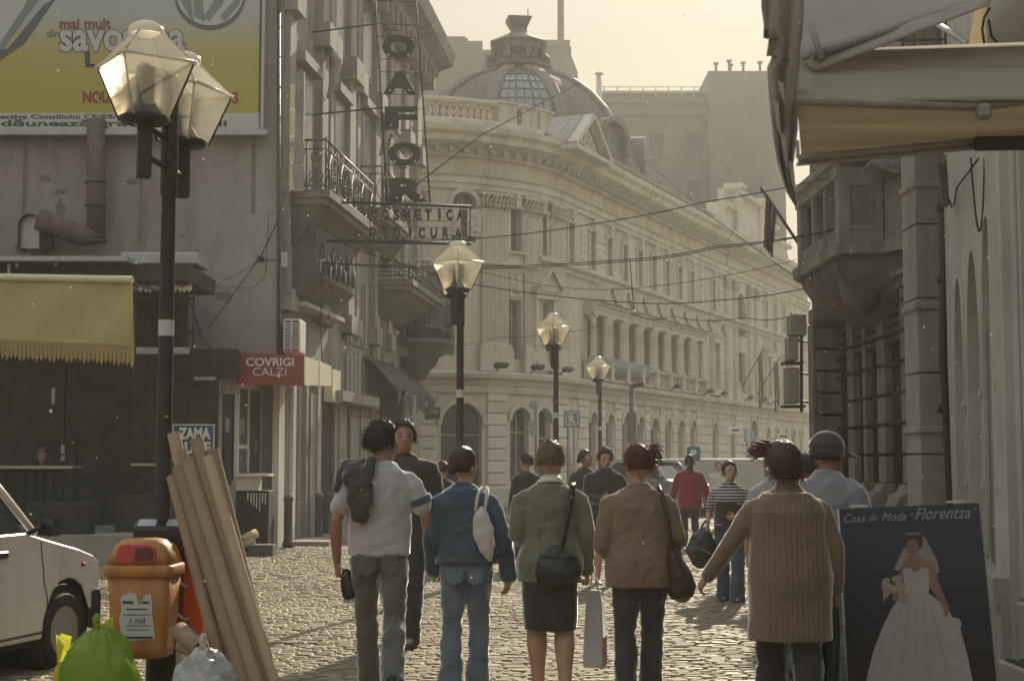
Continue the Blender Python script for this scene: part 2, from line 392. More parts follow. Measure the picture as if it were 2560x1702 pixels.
def cobble_shapes(seed, lo, hi, skip=None):
    """per stone: centre, half sizes, tilt, height; rows run across the street"""
    rg = np.random.RandomState(seed); out = []
    y = lo[1]; row = 0
    while y < hi[1]:
        dy = 0.092 * (0.9 + 0.25 * rg.rand()) if y < 26 else 0.13
        x = lo[0] + 0.1 * rg.rand()
        while x < hi[0]:
            dx = 0.105 + 0.115 * rg.rand()
            wob = 0.03 * math.sin(x * 0.9 + y * 0.13) + 0.012 * math.sin(x * 3.1 + y)
            out.append((x + dx / 2, y + dy / 2 + wob, dx / 2 - 0.005, dy / 2 - 0.005))
            x += dx
        y += dy; row += 1
    return np.array(out), rg
def cobble_mesh(A, rg, name, off=(0, 0, 0)):
    n = len(A)
    h = rg.normal(0, 0.003, n); tx = rg.normal(0, 0.02, n); ty = rg.normal(0, 0.030, n)
    dip = dip_at(A[:, 0], A[:, 1])
    P = np.zeros((n, 12, 3)); sx = np.array([-1, 1, 1, -1]); sy = np.array([-1, -1, 1, 1])
    jit = rg.uniform(0.86, 1.0, (n, 4, 2))
    for k in range(4):
        for lvl, (ins, z) in enumerate(((0.0, -0.04), (0.0, -0.0075), (0.012, 0.0))):
            lx = sx[k] * (A[:, 2] - ins) * jit[:, k, 0]; ly = sy[k] * (A[:, 3] - ins) * jit[:, k, 1]
            P[:, lvl * 4 + k, 0] = A[:, 0] + lx - off[0]; P[:, lvl * 4 + k, 1] = A[:, 1] + ly - off[1]
            P[:, lvl * 4 + k, 2] = h + dip + z + (lx * tx + ly * ty if lvl else 0) - off[2]
    q = []
    for l in (0, 4):
        for k in range(4): q.append((l + k, l + (k + 1) % 4, l + 4 + (k + 1) % 4, l + 4 + k))
    q.append((8, 9, 10, 11)); q = np.array(q)
    Fc = (q[None] + 12 * np.arange(n)[:, None, None]).reshape(-1, 4)
    me = bpy.data.meshes.new(name)
    me.vertices.add(n * 12); me.vertices.foreach_set('co', P.ravel())
    me.loops.add(len(Fc) * 4); me.loops.foreach_set('vertex_index', Fc.ravel().astype(np.int32))
    me.polygons.add(len(Fc)); me.polygons.foreach_set('loop_start', np.arange(0, len(Fc) * 4, 4, dtype=np.int32))
    me.polygons.foreach_set('use_smooth', np.zeros(len(Fc), bool)); me.update(calc_edges=True); me.validate()
    a = me.attributes.new('shade', 'FLOAT', 'POINT'); a.data.foreach_set('value', np.repeat(rg.uniform(0.0, 0.75, n), 12))
    me.materials.append(M['cobble'])
    return me
A, rg = cobble_shapes(3, (-6.2, 8.6), (5.2, 44.5))
in_view = np.abs(A[:, 0]) < A[:, 1] * 0.37 + 0.3
A = A[in_view]
vis = (A[:, 1] > 10.35) & (A[:, 1] < 11.9) & (A[:, 0] > -1.75) & (A[:, 0] < 1.7)
near = np.where(vis)[0][:300]
mask = np.ones(len(A), bool); mask[near] = False
o = link('cobble_field', cobble_mesh(A[mask], rg, 'cobble_field'), None, street)
o.location = -ORG[street.name]; o['kind'] = 'stuff'
for i in near:
    c = A[i]; me = cobble_mesh(A[i:i + 1], rg, 'cobble', (c[0], c[1], 0))
    o = link('cobble', me, None, street); o.location = V((c[0], c[1], 0)) - ORG[street.name]
# ================================================================ the curved bank with its dome
AE = R(66.4); BC = V((-3.83, 53.8, 0)); BR = 6.0
BS = BC + V((math.sin(AE), -math.cos(AE), 0)) * BR; BD = V((math.cos(AE), math.sin(AE), 0)); BN = V((BD.y, -BD.x, 0))
def bframe(q):
    if q >= 0: return BS + BD * q, BD, BN
    a = AE + q / BR
    n = V((math.sin(a), -math.cos(a), 0)); return BC + n * BR, V((math.cos(a), math.sin(a), 0)), n
def BP(q, z, o=0.0):
    p, d, n = bframe(q); return p + n * o + V((0, 0, z))
def qa(deg): return (R(deg) - AE) * BR
Q0, Q1 = qa(-35), 40.0
bank = thing('bank_building', 'long cream stone bank with curved corner, arched ground floor and scaled dome behind its parapet', 'building', BP(-3, 0))
def samples(q0, q1):
    s = [q0]
    q = q0
    while q < min(q1, 0) - 0.42: q += 0.4; s.append(q)
    if q0 < 0 < q1: s.append(0.0)
    s.append(q1); return s
def sweep(mb, q0, q1, prof, closed=True, smooth=False):
    rings = [[BP(q, z, o) for o, z in prof] for q in samples(q0, q1)]
    return mb.loft(rings[::-1], closed, smooth, closed)
def wall_run(mb, q0, q1, z0, z1, ops, th=0.4):
    """wall pieces round openings (centre, width, sill, head, arched)"""
    def piece(a, b, za, zb):
        if b - a > 1e-3 and zb - za > 1e-3: sweep(mb, a, b, [(-th, za), (0, za), (0, zb), (-th, zb)])
    q = q0
    for c, wd, zb, zt, arch in sorted(ops):
        a, b = c - wd / 2, c + wd / 2
        piece(q, a, z0, z1); piece(a, b, z0, zb)
        if arch:
            r = wd / 2; zs = zt - r; k = 8
            pts = [(c + r * math.cos(math.pi * j / k), zs + r * math.sin(math.pi * j / k)) for j in range(k + 1)]
            for j in range(k):
                (qa_, za), (qb_, zb_) = pts[j], pts[j + 1]
                f = [BP(qa_, za), BP(qb_, zb_), BP(qb_, z1), BP(qa_, z1)]; n = bframe(c)[2]
                mb.prism(f, n * -th)
        else: piece(a, b, zt, z1)
        q = b
    piece(q, q1, z0, z1)
def place(name, me, q, z, o=0.0, parent=bank, m=None, sc=None):
    p, d, n = bframe(q); ob = link(name, me, m, parent)
    ob.location = p + n * o + V((0, 0, z)) - ORG[bank.name]; ob.rotation_euler = (0, 0, math.atan2(d.y, d.x))
    if sc: ob.scale = sc
    return ob
def lm(fn, name):
    mb = MB(); fn(mb); return mb.mesh(name)

BAY = [3.2 + 1.81 * i for i in range(8)]
FAR = [19.4, 22.6, 26.6, 29.6, 31.6, 33.6, 35.6, 37.6]
# ---- openings
gf = [(qa(21.5), 1.42, 0.25, 3.42, True), (qa(43), 0.85, 0.8, 3.3, True), (qa(54.5), 0.95, 0.3, 3.3, True), (qa(-5), 1.2, 0.3, 3.3, True), (qa(-20), 1.0, 0.3, 3.3, True), (1.15, 0.6, 0.8, 3.2, True)]
for i, q in enumerate(BAY): gf.append((q, 1.0 if i == 4 else 0.74, 0.25 if i == 4 else 0.8, 3.3, True))
for q in FAR: gf.append((q, 0.74 if q != 26.6 else 1.5, 0.8 if q != 26.6 else 0.2, 3.3 if q != 26.6 else 3.6, True))
f1 = [(qa(14.5), 0.95, 4.95, 7.7, False), (qa(21.5), 0.0, 0, 0, False), (qa(41), 0.55, 5.3, 7.2, False), (qa(54), 0.7, 5.3, 7.0, False), (qa(-8), 0.9, 5, 7.6, False)][0:1] + \
     [(qa(41), 0.55, 4.9, 6.9, False), (qa(54), 0.75, 5.0, 6.9, False), (qa(-8), 0.9, 5, 7.6, False)]
f1 += [(q, 0.95, 4.55, 6.75, False) for q in BAY] + [(q, 0.8, 5.0, 6.9, False) for q in FAR if q not in (22.6, 26.6)] + [(24.6, 1.5, 4.9, 6.9, False)]
f2 = [(qa(22), 0.86, 8.7, 10.35, True), (qa(41), 0.5, 8.5, 10.2, False), (qa(53.5), 0.66, 8.45, 10.1, False), (1.0, 0.55, 8.5, 10.0, False), (qa(-8), 0.8, 8.5, 10, False)]
f2 += [(q, 0.58, 8.55, 9.95, False) for q in BAY] + [(q, 0.6, 8.5, 9.95, False) for q in FAR if q not in (22.6, 26.6)] + [(24.6, 1.7, 7.4, 9.9, True)]
mb = MB()
wall_run(mb, Q0, Q1, 0.0, 3.95, gf); wall_run(mb, Q0, Q1, 3.95, 7.7, f1); wall_run(mb, Q0, Q1, 7.7, 12.6, f2)
# body behind the front wall, and its roof
rings = []
for z in (0, 12.7): rings.append([BP(q, z, -0.42) for q in samples(Q0, Q1)] + [V((2, 92, z)), V((-12, 66, z))])
mb.loft(rings, True, False)
mb.build('wall', M['bank'], bank)

# ---- windows: frame with pane
def win_meshes(wd, h, arch, key, bars):
    def fr(mb):
        t = 0.06
        mb.obox((-wd / 2, -0.05, 0), (t, 0, 0), (0, 0.05, 0), (0, 0, h)); mb.obox((wd / 2 - t, -0.05, 0), (t, 0, 0), (0, 0.05, 0), (0, 0, h))
        mb.obox((-wd / 2 + t, -0.05, 0), (wd - 2 * t, 0, 0), (0, 0.05, 0), (0, 0, t)); mb.obox((-wd / 2 + t, -0.05, h - t), (wd - 2 * t, 0, 0), (0, 0.05, 0), (0, 0, t))
        if bars:
            mb.obox((-0.025, -0.045, t), (0.05, 0, 0), (0, 0.045, 0), (0, 0, h - 2 * t)); mb.obox((-wd / 2 + t, -0.04, h * 0.66), (wd - 2 * t, 0, 0), (0, 0.04, 0), (0, 0, 0.05))
    return lm(fr, 'window_' + key), lm(lambda mb: mb.obox((-wd / 2, 0.004, 0), (wd, 0, 0), (0, 0.02, 0), (0, 0, h)), 'pane_' + key)
M['sash'] = mat('window_sash_paint', (0.30, 0.27, 0.22), 0.6); M['door_dark'] = mat('door_oak', (0.10, 0.075, 0.055), 0.6, (0.14, 0.11, 0.08), 8.0, stretch=(1, 1, 0.1))
cache = {}; rw_ = random.Random(12); M['glass_curtain'] = mat('window_with_curtain', (0.20, 0.19, 0.165), 0.3, (0.09, 0.09, 0.085), 3.0, stretch=(4, 1, .3))
for ops, door in ((gf, True), (f1, False), (f2, False)):
    for c, wd, zb, zt, arch in ops:
        if wd <= 0: continue
        key = '%.2f_%.2f' % (wd, zt - zb)
        if key not in cache: cache[key] = win_meshes(wd, zt - zb, arch, key, wd > 0.5)
        a, b = cache[key]
        wo_ = place('window', a, c, zb, -0.24, bank, M['sash'])
        b_ = b.copy(); b_.materials.clear(); po = link('pane', b_, rw_.choice((M['glass'], M['glass_pale'], M['glass_curtain'])) if not door else rw_.choice((M['glass_pale'], M['glass'])), wo_)
# ---- mouldings
def course(name, q0, q1, prof, m=None): mb = MB(); sweep(mb, q0, q1, prof); return mb.build(name, m or M['bank'], bank)
course('plinth', Q0, qa(14.6), [(-.1, 0), (.22, 0), (.22, .62), (.16, .7), (-.1, .7)])
course('plinth', qa(28.6), qa(50), [(-.1, 0), (.22, 0), (.22, .62), (.16, .7), (-.1, .7)])
course('plinth', qa(59), BAY[4] - .6, [(-.1, 0), (.22, 0), (.22, .62), (.16, .7), (-.1, .7)])
course('plinth', BAY[4] + .6, 25.8, [(-.1, 0), (.22, 0), (.22, .62), (.16, .7), (-.1, .7)])
course('band_cornice', Q0, Q1, [(-.1, 3.75), (.12, 3.75), (.14, 3.98), (.2, 4.0), (.24, 4.16), (.46, 4.22), (.5, 4.36), (.3, 4.44), (-.1, 4.46)])
course('string_course', Q0, qa(50), [(-.1, 7.78), (.1, 7.78), (.12, 7.95), (.28, 8.0), (.28, 8.1), (-.1, 8.14)])
course('string_course', qa(51), Q1, [(-.1, 8.1), (.08, 8.1), (.1, 8.26), (.26, 8.32), (.26, 8.44), (-.1, 8.48)])
course('architrave', Q0, Q1, [(-.1, 10.45), (.1, 10.45), (.1, 10.62), (.16, 10.64), (.16, 10.84), (.24, 10.9), (-.1, 10.96)])
course('main_cornice', Q0, Q1, [(-.1, 11.5), (.14, 11.5), (.2, 11.72), (.5, 11.8), (.78, 11.9), (.82, 12.08), (.95, 12.2), (.98, 12.38), (.3, 12.5), (-.1, 12.52)])
course('eaves_gutter', 0.6, 17.0, [(.5, 12.52), (.86, 12.52), (.9, 12.64), (.6, 12.7), (.2, 12.95), (-.3, 13.2), (-.35, 12.52)], M['zinc'])
course('entablature', BAY[0] - .85, BAY[7] + .85, [(-.1, 6.85), (.42, 6.85), (.42, 7.02), (.46, 7.04), (.46, 7.14), (.56, 7.2), (.56, 7.27), (-.1, 7.29)])
# dentils under the main cornice
dm = lm(lambda mb: mb.obox((-.09, -.42, 0), (.18, 0, 0), (0, .34, 0), (0, 0, .2)), 'modillion')
q = Q0 + .4
while q < 24:
    place('modillion', dm, q, 11.6, 0, bank, M['bank']); q += 0.46
# ---- rusticated blocks of the ground floor: each stone proud of the wall
def blk(wd, h, dp=0.07):
    def f(mb):
        x, e = wd / 2, 0.022
        rings = [[(-x, 0, 0), (x, 0, 0), (x, 0, h), (-x, 0, h)], [(-x, -dp + e, 0), (x, -dp + e, 0), (x, -dp + e, h), (-x, -dp + e, h)],
                 [(-x + e, -dp, e), (x - e, -dp, e), (x - e, -dp, h - e), (-x + e, -dp, h - e)]]
        mb.loft(rings, True, False)
    return lm(f, 'stone_block')
bh = 0.355; bcache = {}; rw_ = random.Random(12); M['glass_curtain'] = mat('window_with_curtain', (0.20, 0.19, 0.165), 0.3, (0.09, 0.09, 0.085), 3.0, stretch=(4, 1, .3))
ged = sorted([(c - wd / 2 - .16, c + wd / 2 + .16) for c, wd, *_ in gf])
piers = []; q = Q0
for a, b in ged:
    if a - q > 0.2: piers.append((q, a))
    q = max(q, b)
nblk = 0
for a, b in piers:
    if b < qa(2) or a > 32: continue
    n = max(1, round((b - a) / 0.62)); wd = (b - a) / n - .02
    key = round(wd, 2)
    if key not in bcache: bcache[key] = blk(key, bh)
    for r_ in range(8):
        for k in range(n):
            place('stone_block', bcache[key], a + (k + .5) * (b - a) / n, .76 + r_ * (bh + .035), 0.0, bank, M['bank_block']); nblk += 1
# quoins on the upper piers
qk = blk(.62, .30, .06)
for qq in (17.55, 20.7, 28.2):
    for r_ in range(9): place('stone_block', qk, qq, 4.6 + r_ * .37, 0.0, bank, M['bank_block'], (1.0 if r_ % 2 else .82, 1, 1)); nblk += 1
    for r_ in range(6): place('stone_block', qk, qq, 8.55 + r_ * .33, 0.0, bank, M['bank_block'], (1.0 if r_ % 2 else .82, 1, 1)); nblk += 1
# courses of ashlar between the second floor windows
qj = blk(1.12, .255, .035); qj2 = blk(.5, .255, .035)
for i in range(9):
    qq = BAY[0] - .905 + 1.81 * i
    for r_ in range(5):
        if nblk < 296: place('stone_block', qj if 0 < i < 8 else qj2, qq, 8.5 + r_ * .29, 0.0, bank, M['bank_block']); nblk += 1
# ---- arch rims
def rim(wd, zt, t=.15, dp=.09):
    def f(mb):
        r = wd / 2; k = 12
        a = [(r * math.cos(math.pi * j / k), r * math.sin(math.pi * j / k)) for j in range(k + 1)]
        b = [((r + t) * math.cos(math.pi * j / k), (r + t) * math.sin(math.pi * j / k)) for j in range(k + 1)]
        for j in range(k): mb.prism([(a[j][0], 0, a[j][1]), (a[j + 1][0], 0, a[j + 1][1]), (b[j + 1][0], 0, b[j + 1][1]), (b[j][0], 0, b[j][1])], (0, -dp, 0))
    return lm(f, 'arch_rim')
rc = {}
for c, wd, zb, zt, arch in gf + [f2[0]]:
    if arch:
        if wd not in rc: rc[wd] = rim(wd, zt)
        place('arch_rim', rc[wd], c, zt - wd / 2, 0, bank, M['bank'])
# ---- columns of the loggia, balustrade panels and pediments
def colm(h, r):
    def f(mb):
        mb.obox((-r * 1.35, -r * 1.35, 0), (r * 2.7, 0, 0), (0, r * 2.7, 0), (0, 0, .08))
        mb.lathe([(r * 1.3, .08), (r * 1.32, .14), (r * 1.05, .18), (r, .3), (r * .86, h - .32), (r * 1.0, h - .3), (r * .9, h - .26), (r * 1.05, h - .18), (r * 1.4, h - .06)], (0, 0, 0), 12)
        mb.obox((-r * 1.4, -r * 1.4, h - .06), (r * 2.8, 0, 0), (0, r * 2.8, 0), (0, 0, .06))
    return lm(f, 'column')
cm = colm(1.70, .125)
for i, q in enumerate(BAY):
    for e in (-.62, .62): place('column', cm, q + e, 5.15, .27, bank, M['bank'])
    if i < 7 : place('column', cm, q + .905, 5.15, .27, bank, M['bank'])
def panel(mb):
    mb.obox((-.80, -.40, 0), (1.6, 0, 0), (0, .3, 0), (0, 0, .08)); mb.obox((-.80, -.42, .6), (1.6, 0, 0), (0, .34, 0), (0, 0, .1))
    mb.obox((-.78, -.33, .08), (.14, 0, 0), (0, .16, 0), (0, 0, .52)); mb.obox((.64, -.33, .08), (.14, 0, 0), (0, .16, 0), (0, 0, .52))
    mb.obox((-.6, -.28, .08), (1.2, 0, 0), (0, .04, 0), (0, 0, .52))
    for k in (-1, 1):
        mb.tube([(k * .3 + .19 * math.cos(t), -.31, .34 + .19 * math.sin(t)) for t in np.linspace(0, 2 * math.pi, 15)], .032, 5)
        mb.tube([(k * .3 + .07 * math.cos(t), -.31, .34 + .07 * math.sin(t)) for t in np.linspace(0, 2 * math.pi, 9)], .026, 5)
    mb.tube([(0, -.31, .1), (.0, -.31, .58)], .04, 5)
pm = lm(panel, 'balustrade_panel')
for q in BAY: place('balustrade_panel', pm, q, 4.46, 0, bank, M['bank'])
pdm = lm(lambda mb: [mb.obox((-.17, -.5, 0), (.34, 0, 0), (0, .42, 0), (0, 0, .62)), mb.obox((-.2, -.53, .62), (.4, 0, 0), (0, .46, 0), (0, 0, .07))], 'pedestal')
for i in range(9): place('pedestal', pdm, BAY[0] - .905 + 1.81 * i, 4.46, 0, bank, M['bank'])
def pedim(wd, h, dp):
    def f(mb):
        x = wd / 2
        mb.prism([(-x, 0, 0), (x, 0, 0), (0, 0, h)], (0, -dp, 0))
        t = .09
        for s_ in (-1, 1):
            a, b = V((s_ * (x + .07), 0, -.01)), V((0, 0, h + .06)); n = (b - a).normalized(); up = V((-n.z * s_, 0, abs(n.x)))
            up = V((0, 1, 0)).cross(n); up = up if up.z > 0 else -up
            mb.prism([a, b, b + up * t, a + up * t], (0, -dp - .12, 0))
    return lm(f, 'pediment')
pe = pedim(1.30, .54, .68)
for q in BAY: place('pediment', pe, q, 7.29, 0, bank, M['bank'])
pe2 = pedim(1.2, .55, .35)
def aedicule(mb):
    for s_ in (-1, 1): mb.obox((s_ * .52 - .09, -.2, 0), (.18, 0, 0), (0, .2, 0), (0, 0, 2.1))
    mb.obox((-.68, -.28, 2.1), (1.36, 0, 0), (0, .28, 0), (0, 0, .26)); mb.obox((-.74, -.34, 2.36), (1.48, 0, 0), (0, .34, 0), (0, 0, .08))
    mb.obox((-.68, -.32, -.34), (1.36, 0, 0), (0, .32, 0), (0, 0, .3))
ae = lm(aedicule, 'window_surround')
for q, z in ((qa(54), 4.9), (19.4, 4.9), (29.6, 4.9), (33.6, 4.9)):
    place('window_surround', ae, q, z, 0, bank, M['bank']); place('pediment', pe2, q, z + 2.44, 0, bank, M['bank'])
# window heads and keystones of the second floor
def head(mb):
    mb.obox((-.36, -.08, 0), (.1, 0, 0), (0, .08, 0), (0, 0, 1.42)); mb.obox((.26, -.08, 0), (.1, 0, 0), (0, .08, 0), (0, 0, 1.42))
    mb.obox((-.42, -.12, 1.42), (.84, 0, 0), (0, .12, 0), (0, 0, .1)); mb.obox((-.11, -.2, 1.44), (.22, 0, 0), (0, .2, 0), (0, 0, .3))
    mb.sphere((0, -.17, 1.78), (.13, .09, .12), 8, 6); mb.obox((-.4, -.14, -.1), (.8, 0, 0), (0, .14, 0), (0, 0, .08))
hm = lm(head, 'window_head')
for q in BAY + [1.0, qa(53.5), qa(41), 19.4, 29.6, 31.6, 33.6]: place('window_head', hm, q, 8.53, 0, bank, M['bank'])
# giant pilasters with fluted shafts and leafy capitals
def giant(mb):
    w_ = .56; h0, h1 = 5.35, 10.4
    mb.obox((-.4, -.24, 4.46), (.8, 0, 0), (0, .24, 0), (0, 0, .72)); mb.obox((-.36, -.2, 5.18), (.72, 0, 0), (0, .2, 0), (0, 0, .17))
    mb.obox((-w_ / 2, -.09, h0), (w_, 0, 0), (0, .09, 0), (0, 0, h1 - .62 - h0))
    for k in range(6):
        x = -w_ / 2 + w_ * (k + .5) / 6
        mb.obox((x - .028, -.125, h0 + .06), (.056, 0, 0), (0, .035, 0), (0, 0, h1 - .75 - h0))
    z = h1 - .62
    mb.obox((-w_ / 2 - .03, -.13, z), (w_ + .06, 0, 0), (0, .13, 0), (0, 0, .07))
    rl = random.Random(5)
    for lay in range(3):
        for k in range(5 - (lay == 2)):
            x = (k - 2 + .5 * (lay == 2)) * .135 * (1 + .12 * lay)
            mb.tube([(x, -.1, z + .07 + lay * .15), (x * 1.06, -.17, z + .18 + lay * .15), (x * 1.16, -.26, z + .21 + lay * .16)], [.05, .062, .03], 5)
    mb.obox((-.4, -.24, h1 - .09), (.8, 0, 0), (0, .24, 0), (0, 0, .09))
gm = lm(giant, 'pilaster')
for q in (qa(30.5), qa(35), qa(47), qa(49.8) + .05, qa(60.5), qa(64.5) + .1, qa(11.5) - .5, 21.6, 23.2, 26.0, 27.4): place('pilaster', gm, q, 0, 0, bank, M['bank'])
# carved panels and urns at first floor level on the corner
def carved(mb):
    mb.obox((-.26, -.05, 0), (.52, 0, 0), (0, .05, 0), (0, 0, .9)); rl = random.Random(9)
    for k in range(12): mb.sphere((rl.uniform(-.17, .17), -.06, rl.uniform(.1, .8)), (rl.uniform(.03, .07), .035, rl.uniform(.03, .09)), 6, 5)
cv = lm(carved, 'carved_panel')
for q, z in ((qa(30.5), 4.6), (qa(35), 4.6), (qa(47), 4.6), (qa(25.5), 8.9), (qa(18.2), 8.9), (qa(41), 7.0), (qa(60.5), 7.2)): place('carved_panel', cv, q, z, .06 if z < 5 else 0, bank, M['bank'])
# ---- parapet over the corner: pedestals, rails, pierced balusters
bl = lm(lambda mb: mb.lathe([(.09, 0), (.09, .05), (.05, .08), (.055, .12), (.10, .3), (.085, .4), (.045, .58), (.06, .63), (.09, .66), (.09, .7)], (0, 0, 0), 8), 'baluster')
course('parapet_base', Q0, -1.8, [(-.1, 12.5), (.5, 12.5), (.5, 12.66), (.44, 12.72), (-.1, 12.72)])
course('parapet_rail', Q0, -1.8, [(-.06, 13.24), (.4, 13.24), (.46, 13.31), (.44, 13.41), (-.06, 13.41)])
q = qa(8)
while q < qa(32):
    place('baluster', bl, q, 12.72, .18, bank, M['bank'], (1, 1, .74)); q += .235
pdl = lm(lambda mb: [mb.obox((-.36, -.44, 0), (.72, 0, 0), (0, .5, 0), (0, 0, .9)), mb.obox((-.42, -.5, .9), (.84, 0, 0), (0, .6, 0), (0, 0, .12))], 'parapet_pedestal')
for q in (qa(35), qa(43.5), qa(51)): place('parapet_pedestal', pdl, q, 12.66, 0, bank, M['bank'], (1, 1, .78))
course('parapet_panel', qa(37), qa(50), [(-.06, 12.7), (.2, 12.7), (.2, 13.24), (-.06, 13.24)])
# gabled pediment dormer above the start of the straight front
def gable(mb):
    x = 1.5; h = 1.22
    mb.prism([(-x, 0, 0), (x, 0, 0), (0, 0, h - .14)], (0, .3, 0))
    for s_ in (-1, 1):
        a, b = V((s_ * (x + .2), 0, -.06)), V((0, 0, h)); n = (b - a).normalized(); up = V((0, 1, 0)).cross(n); up = up if up.z > 0 else -up
        mb.prism([a, b, b + up * .16, a + up * .16], (0, -.34, 0))
    mb.obox((-x - .25, -.34, -.16), (2 * x + .5, 0, 0), (0, .6, 0), (0, 0, .15))
    rl = random.Random(3)
    for k in range(26):
        xx = rl.uniform(-.75, .75); zz = rl.uniform(.1, max(.14, .85 * (1 - abs(xx) / 1.0)))
        mb.sphere((xx, -.04, zz), (rl.uniform(.05, .12), .07, rl.uniform(.05, .12)), 7, 5)
place('gable_pediment', lm(gable, 'gable_pediment'), 0.15, 12.25, .96, bank, M['bank'])
def gabroof(mb):
    x = 1.72; h = 1.3
    for s_ in (-1, 1):
        for k in range(7):
            y0 = -.3 + k * .42
            a, b = V((s_ * x, y0, -.05)), V((0, y0, h))
            mb.prism([a, b, b + V((0, .40, 0)), a + V((0, .40, 0))], (0, 0, .05))
place('gable_roof', lm(gabroof, 'gable_roof'), 0.15, 12.3, .96, bank, M['zinc'])
# attic blocks over the far portal
for q0, q1, h in ((20.2, 22.0, 1.0), (22.2, 27.6, 2.0), (27.9, 30.5, 1.3)):
    course('attic', q0, q1, [(-.5, 12.45), (.35, 12.45), (.35, 12.5 + h), (.6, 12.6 + h), (.62, 12.8 + h), (-.5, 12.85 + h)])
for q in (22.6, 27.2): course('attic_pier', q - .4, q + .4, [(-.2, 12.45), (.5, 12.45), (.5, 14.7), (.75, 14.85), (.78, 15.05), (-.2, 15.1)])
for k in range(9): place('baluster', bl, 31 + k * .35, 12.5, .18, bank, M['bank'], (1.2, 1.2, 1.2))
course('parapet_rail', 30.6, 34.2, [(-.06, 13.34), (.4, 13.34), (.46, 13.44), (.44, 13.56), (-.06, 13.56)])

# ---------------------------------------------------------------- dome
DC = at(1293, 450, 62.0)
dome = thing('dome', 'ribbed rose-brown dome with glazed panels and dark lantern rising behind the bank parapet', 'dome', DC)
S62 = 59.7
prof = [(5.45, -1.6), (5.4, -.4), (5.2, .3), (4.75, 1.55), (4.2, 2.45), (3.55, 3.2), (2.72, 3.83), (1.9, 4.25), (1.2, 4.47)]
def dp(a, t, o=0.0):
    i = min(int(t), len(prof) - 2); f = t - i
    r = prof[i][0] * (1 - f) + prof[i + 1][0] * f; z = prof[i][1] * (1 - f) + prof[i + 1][1] * f
    tr, tz = prof[i + 1][0] - prof[i][0], prof[i + 1][1] - prof[i][1]; L = math.hypot(tr, tz)
    return DC + V((math.cos(a) * (r + o * tz / L), math.sin(a) * (r + o * tz / L), z - o * tr / L))
NS = 10; A0 = R(-90) - R(18) + R(4)
mb = MB()
TT = np.linspace(0, len(prof) - 1, 33)
mb.grid([[dp(A0 + 2 * math.pi * j / 60, t) for j in range(61)] for t in TT])
mb.build('dome_shell', M['dome'], dome)
for k in range(NS):
    a = A0 + 2 * math.pi * k / NS; mb = MB()
    for e in (-.045, .045):
        pass
    rings = []
    for t in TT:
        i = min(int(t), len(prof) - 2); r = prof[i][0] + (t - i) * (prof[i + 1][0] - prof[i][0]); wv = .24 / max(r, .9) if r > 1 else .2
        rings.append([dp(a - wv, t, -.05), dp(a - wv, t, .12), dp(a - wv * .6, t, .2), dp(a + wv * .6, t, .2), dp(a + wv, t, .12), dp(a + wv, t, -.05)])
    mb.loft(rings, True, False); mb.build('rib', M['dome_rib'], dome)
# glazed segments towards the street: bars and panes
for seg in (0, 5):
    a1, a2 = A0 + 2 * math.pi * seg / NS + .07, A0 + 2 * math.pi * (seg + 1) / NS - .07
    ts = np.linspace(3.4, 7.2, 7); na = 6
    fr = MB()
    for j in range(na + 1):
        a = a1 + (a2 - a1) * j / na; fr.tube([dp(a, t, .06) for t in np.linspace(ts[0], ts[-1], 12)], .045 if j in (0, 2, 4, 6) else .022, 5)
    for t in ts: fr.tube([dp(a1 + (a2 - a1) * j / 6, t, .06) for j in range(7)], .022, 5)
    fo = fr.build('skylight', M['lantern_dark'], dome)
    for i in range(len(ts) - 1):
        for j in range(na):
            q4 = [dp(a1 + (a2 - a1) * jj / na, tt, .035) for jj, tt in ((j, ts[i]), (j + 1, ts[i]), (j + 1, ts[i + 1]), (j, ts[i + 1]))]
            MB().add(q4, [(0, 1, 2, 3)]).build('pane', M['skypane'] if 'skypane' in M else M.setdefault('skypane', mat('skylight_glass', (0.12, 0.15, 0.17), 0.12, (0.17, 0.20, 0.22), 2.0, spec=0.7)), fo)
# round dormers low on the dome
for px, py, rr in ((1488, 372, .95), (1588, 420, .8)):
    a = math.atan2(-3.4, 3.6) if px < 1550 else math.atan2(-.6, 5)
    base = DC + V((math.cos(a) * 4.6, math.sin(a) * 4.6, .35)); dr = V((math.cos(a), math.sin(a), 0)); sd = V((-dr.y, dr.x, 0))
    mb = MB(); out_ = [];
    arch = [(-rr, 0)] + [(-rr * math.cos(math.pi * k / 12), .55 + rr * math.sin(math.pi * k / 12)) for k in range(13)] + [(rr, 0)]
    inn = [(x * .78, z * .86 if z else 0) for x, z in arch]
    for k in range(len(arch) - 1):
        mb.prism([base + sd * x + V((0, 0, z)) - dr * 1.4 for x, z in (arch[k], arch[k + 1], inn[k + 1], inn[k])], dr * 2.2)
    dm_ = mb.build('dormer', M['dome_rib'], dome)
    MB().prism([base + sd * x * .8 + V((0, 0, z * .88)) + dr * .45 for x, z in arch], dr * .05).build('pane', M['glass_pale'], dm_)
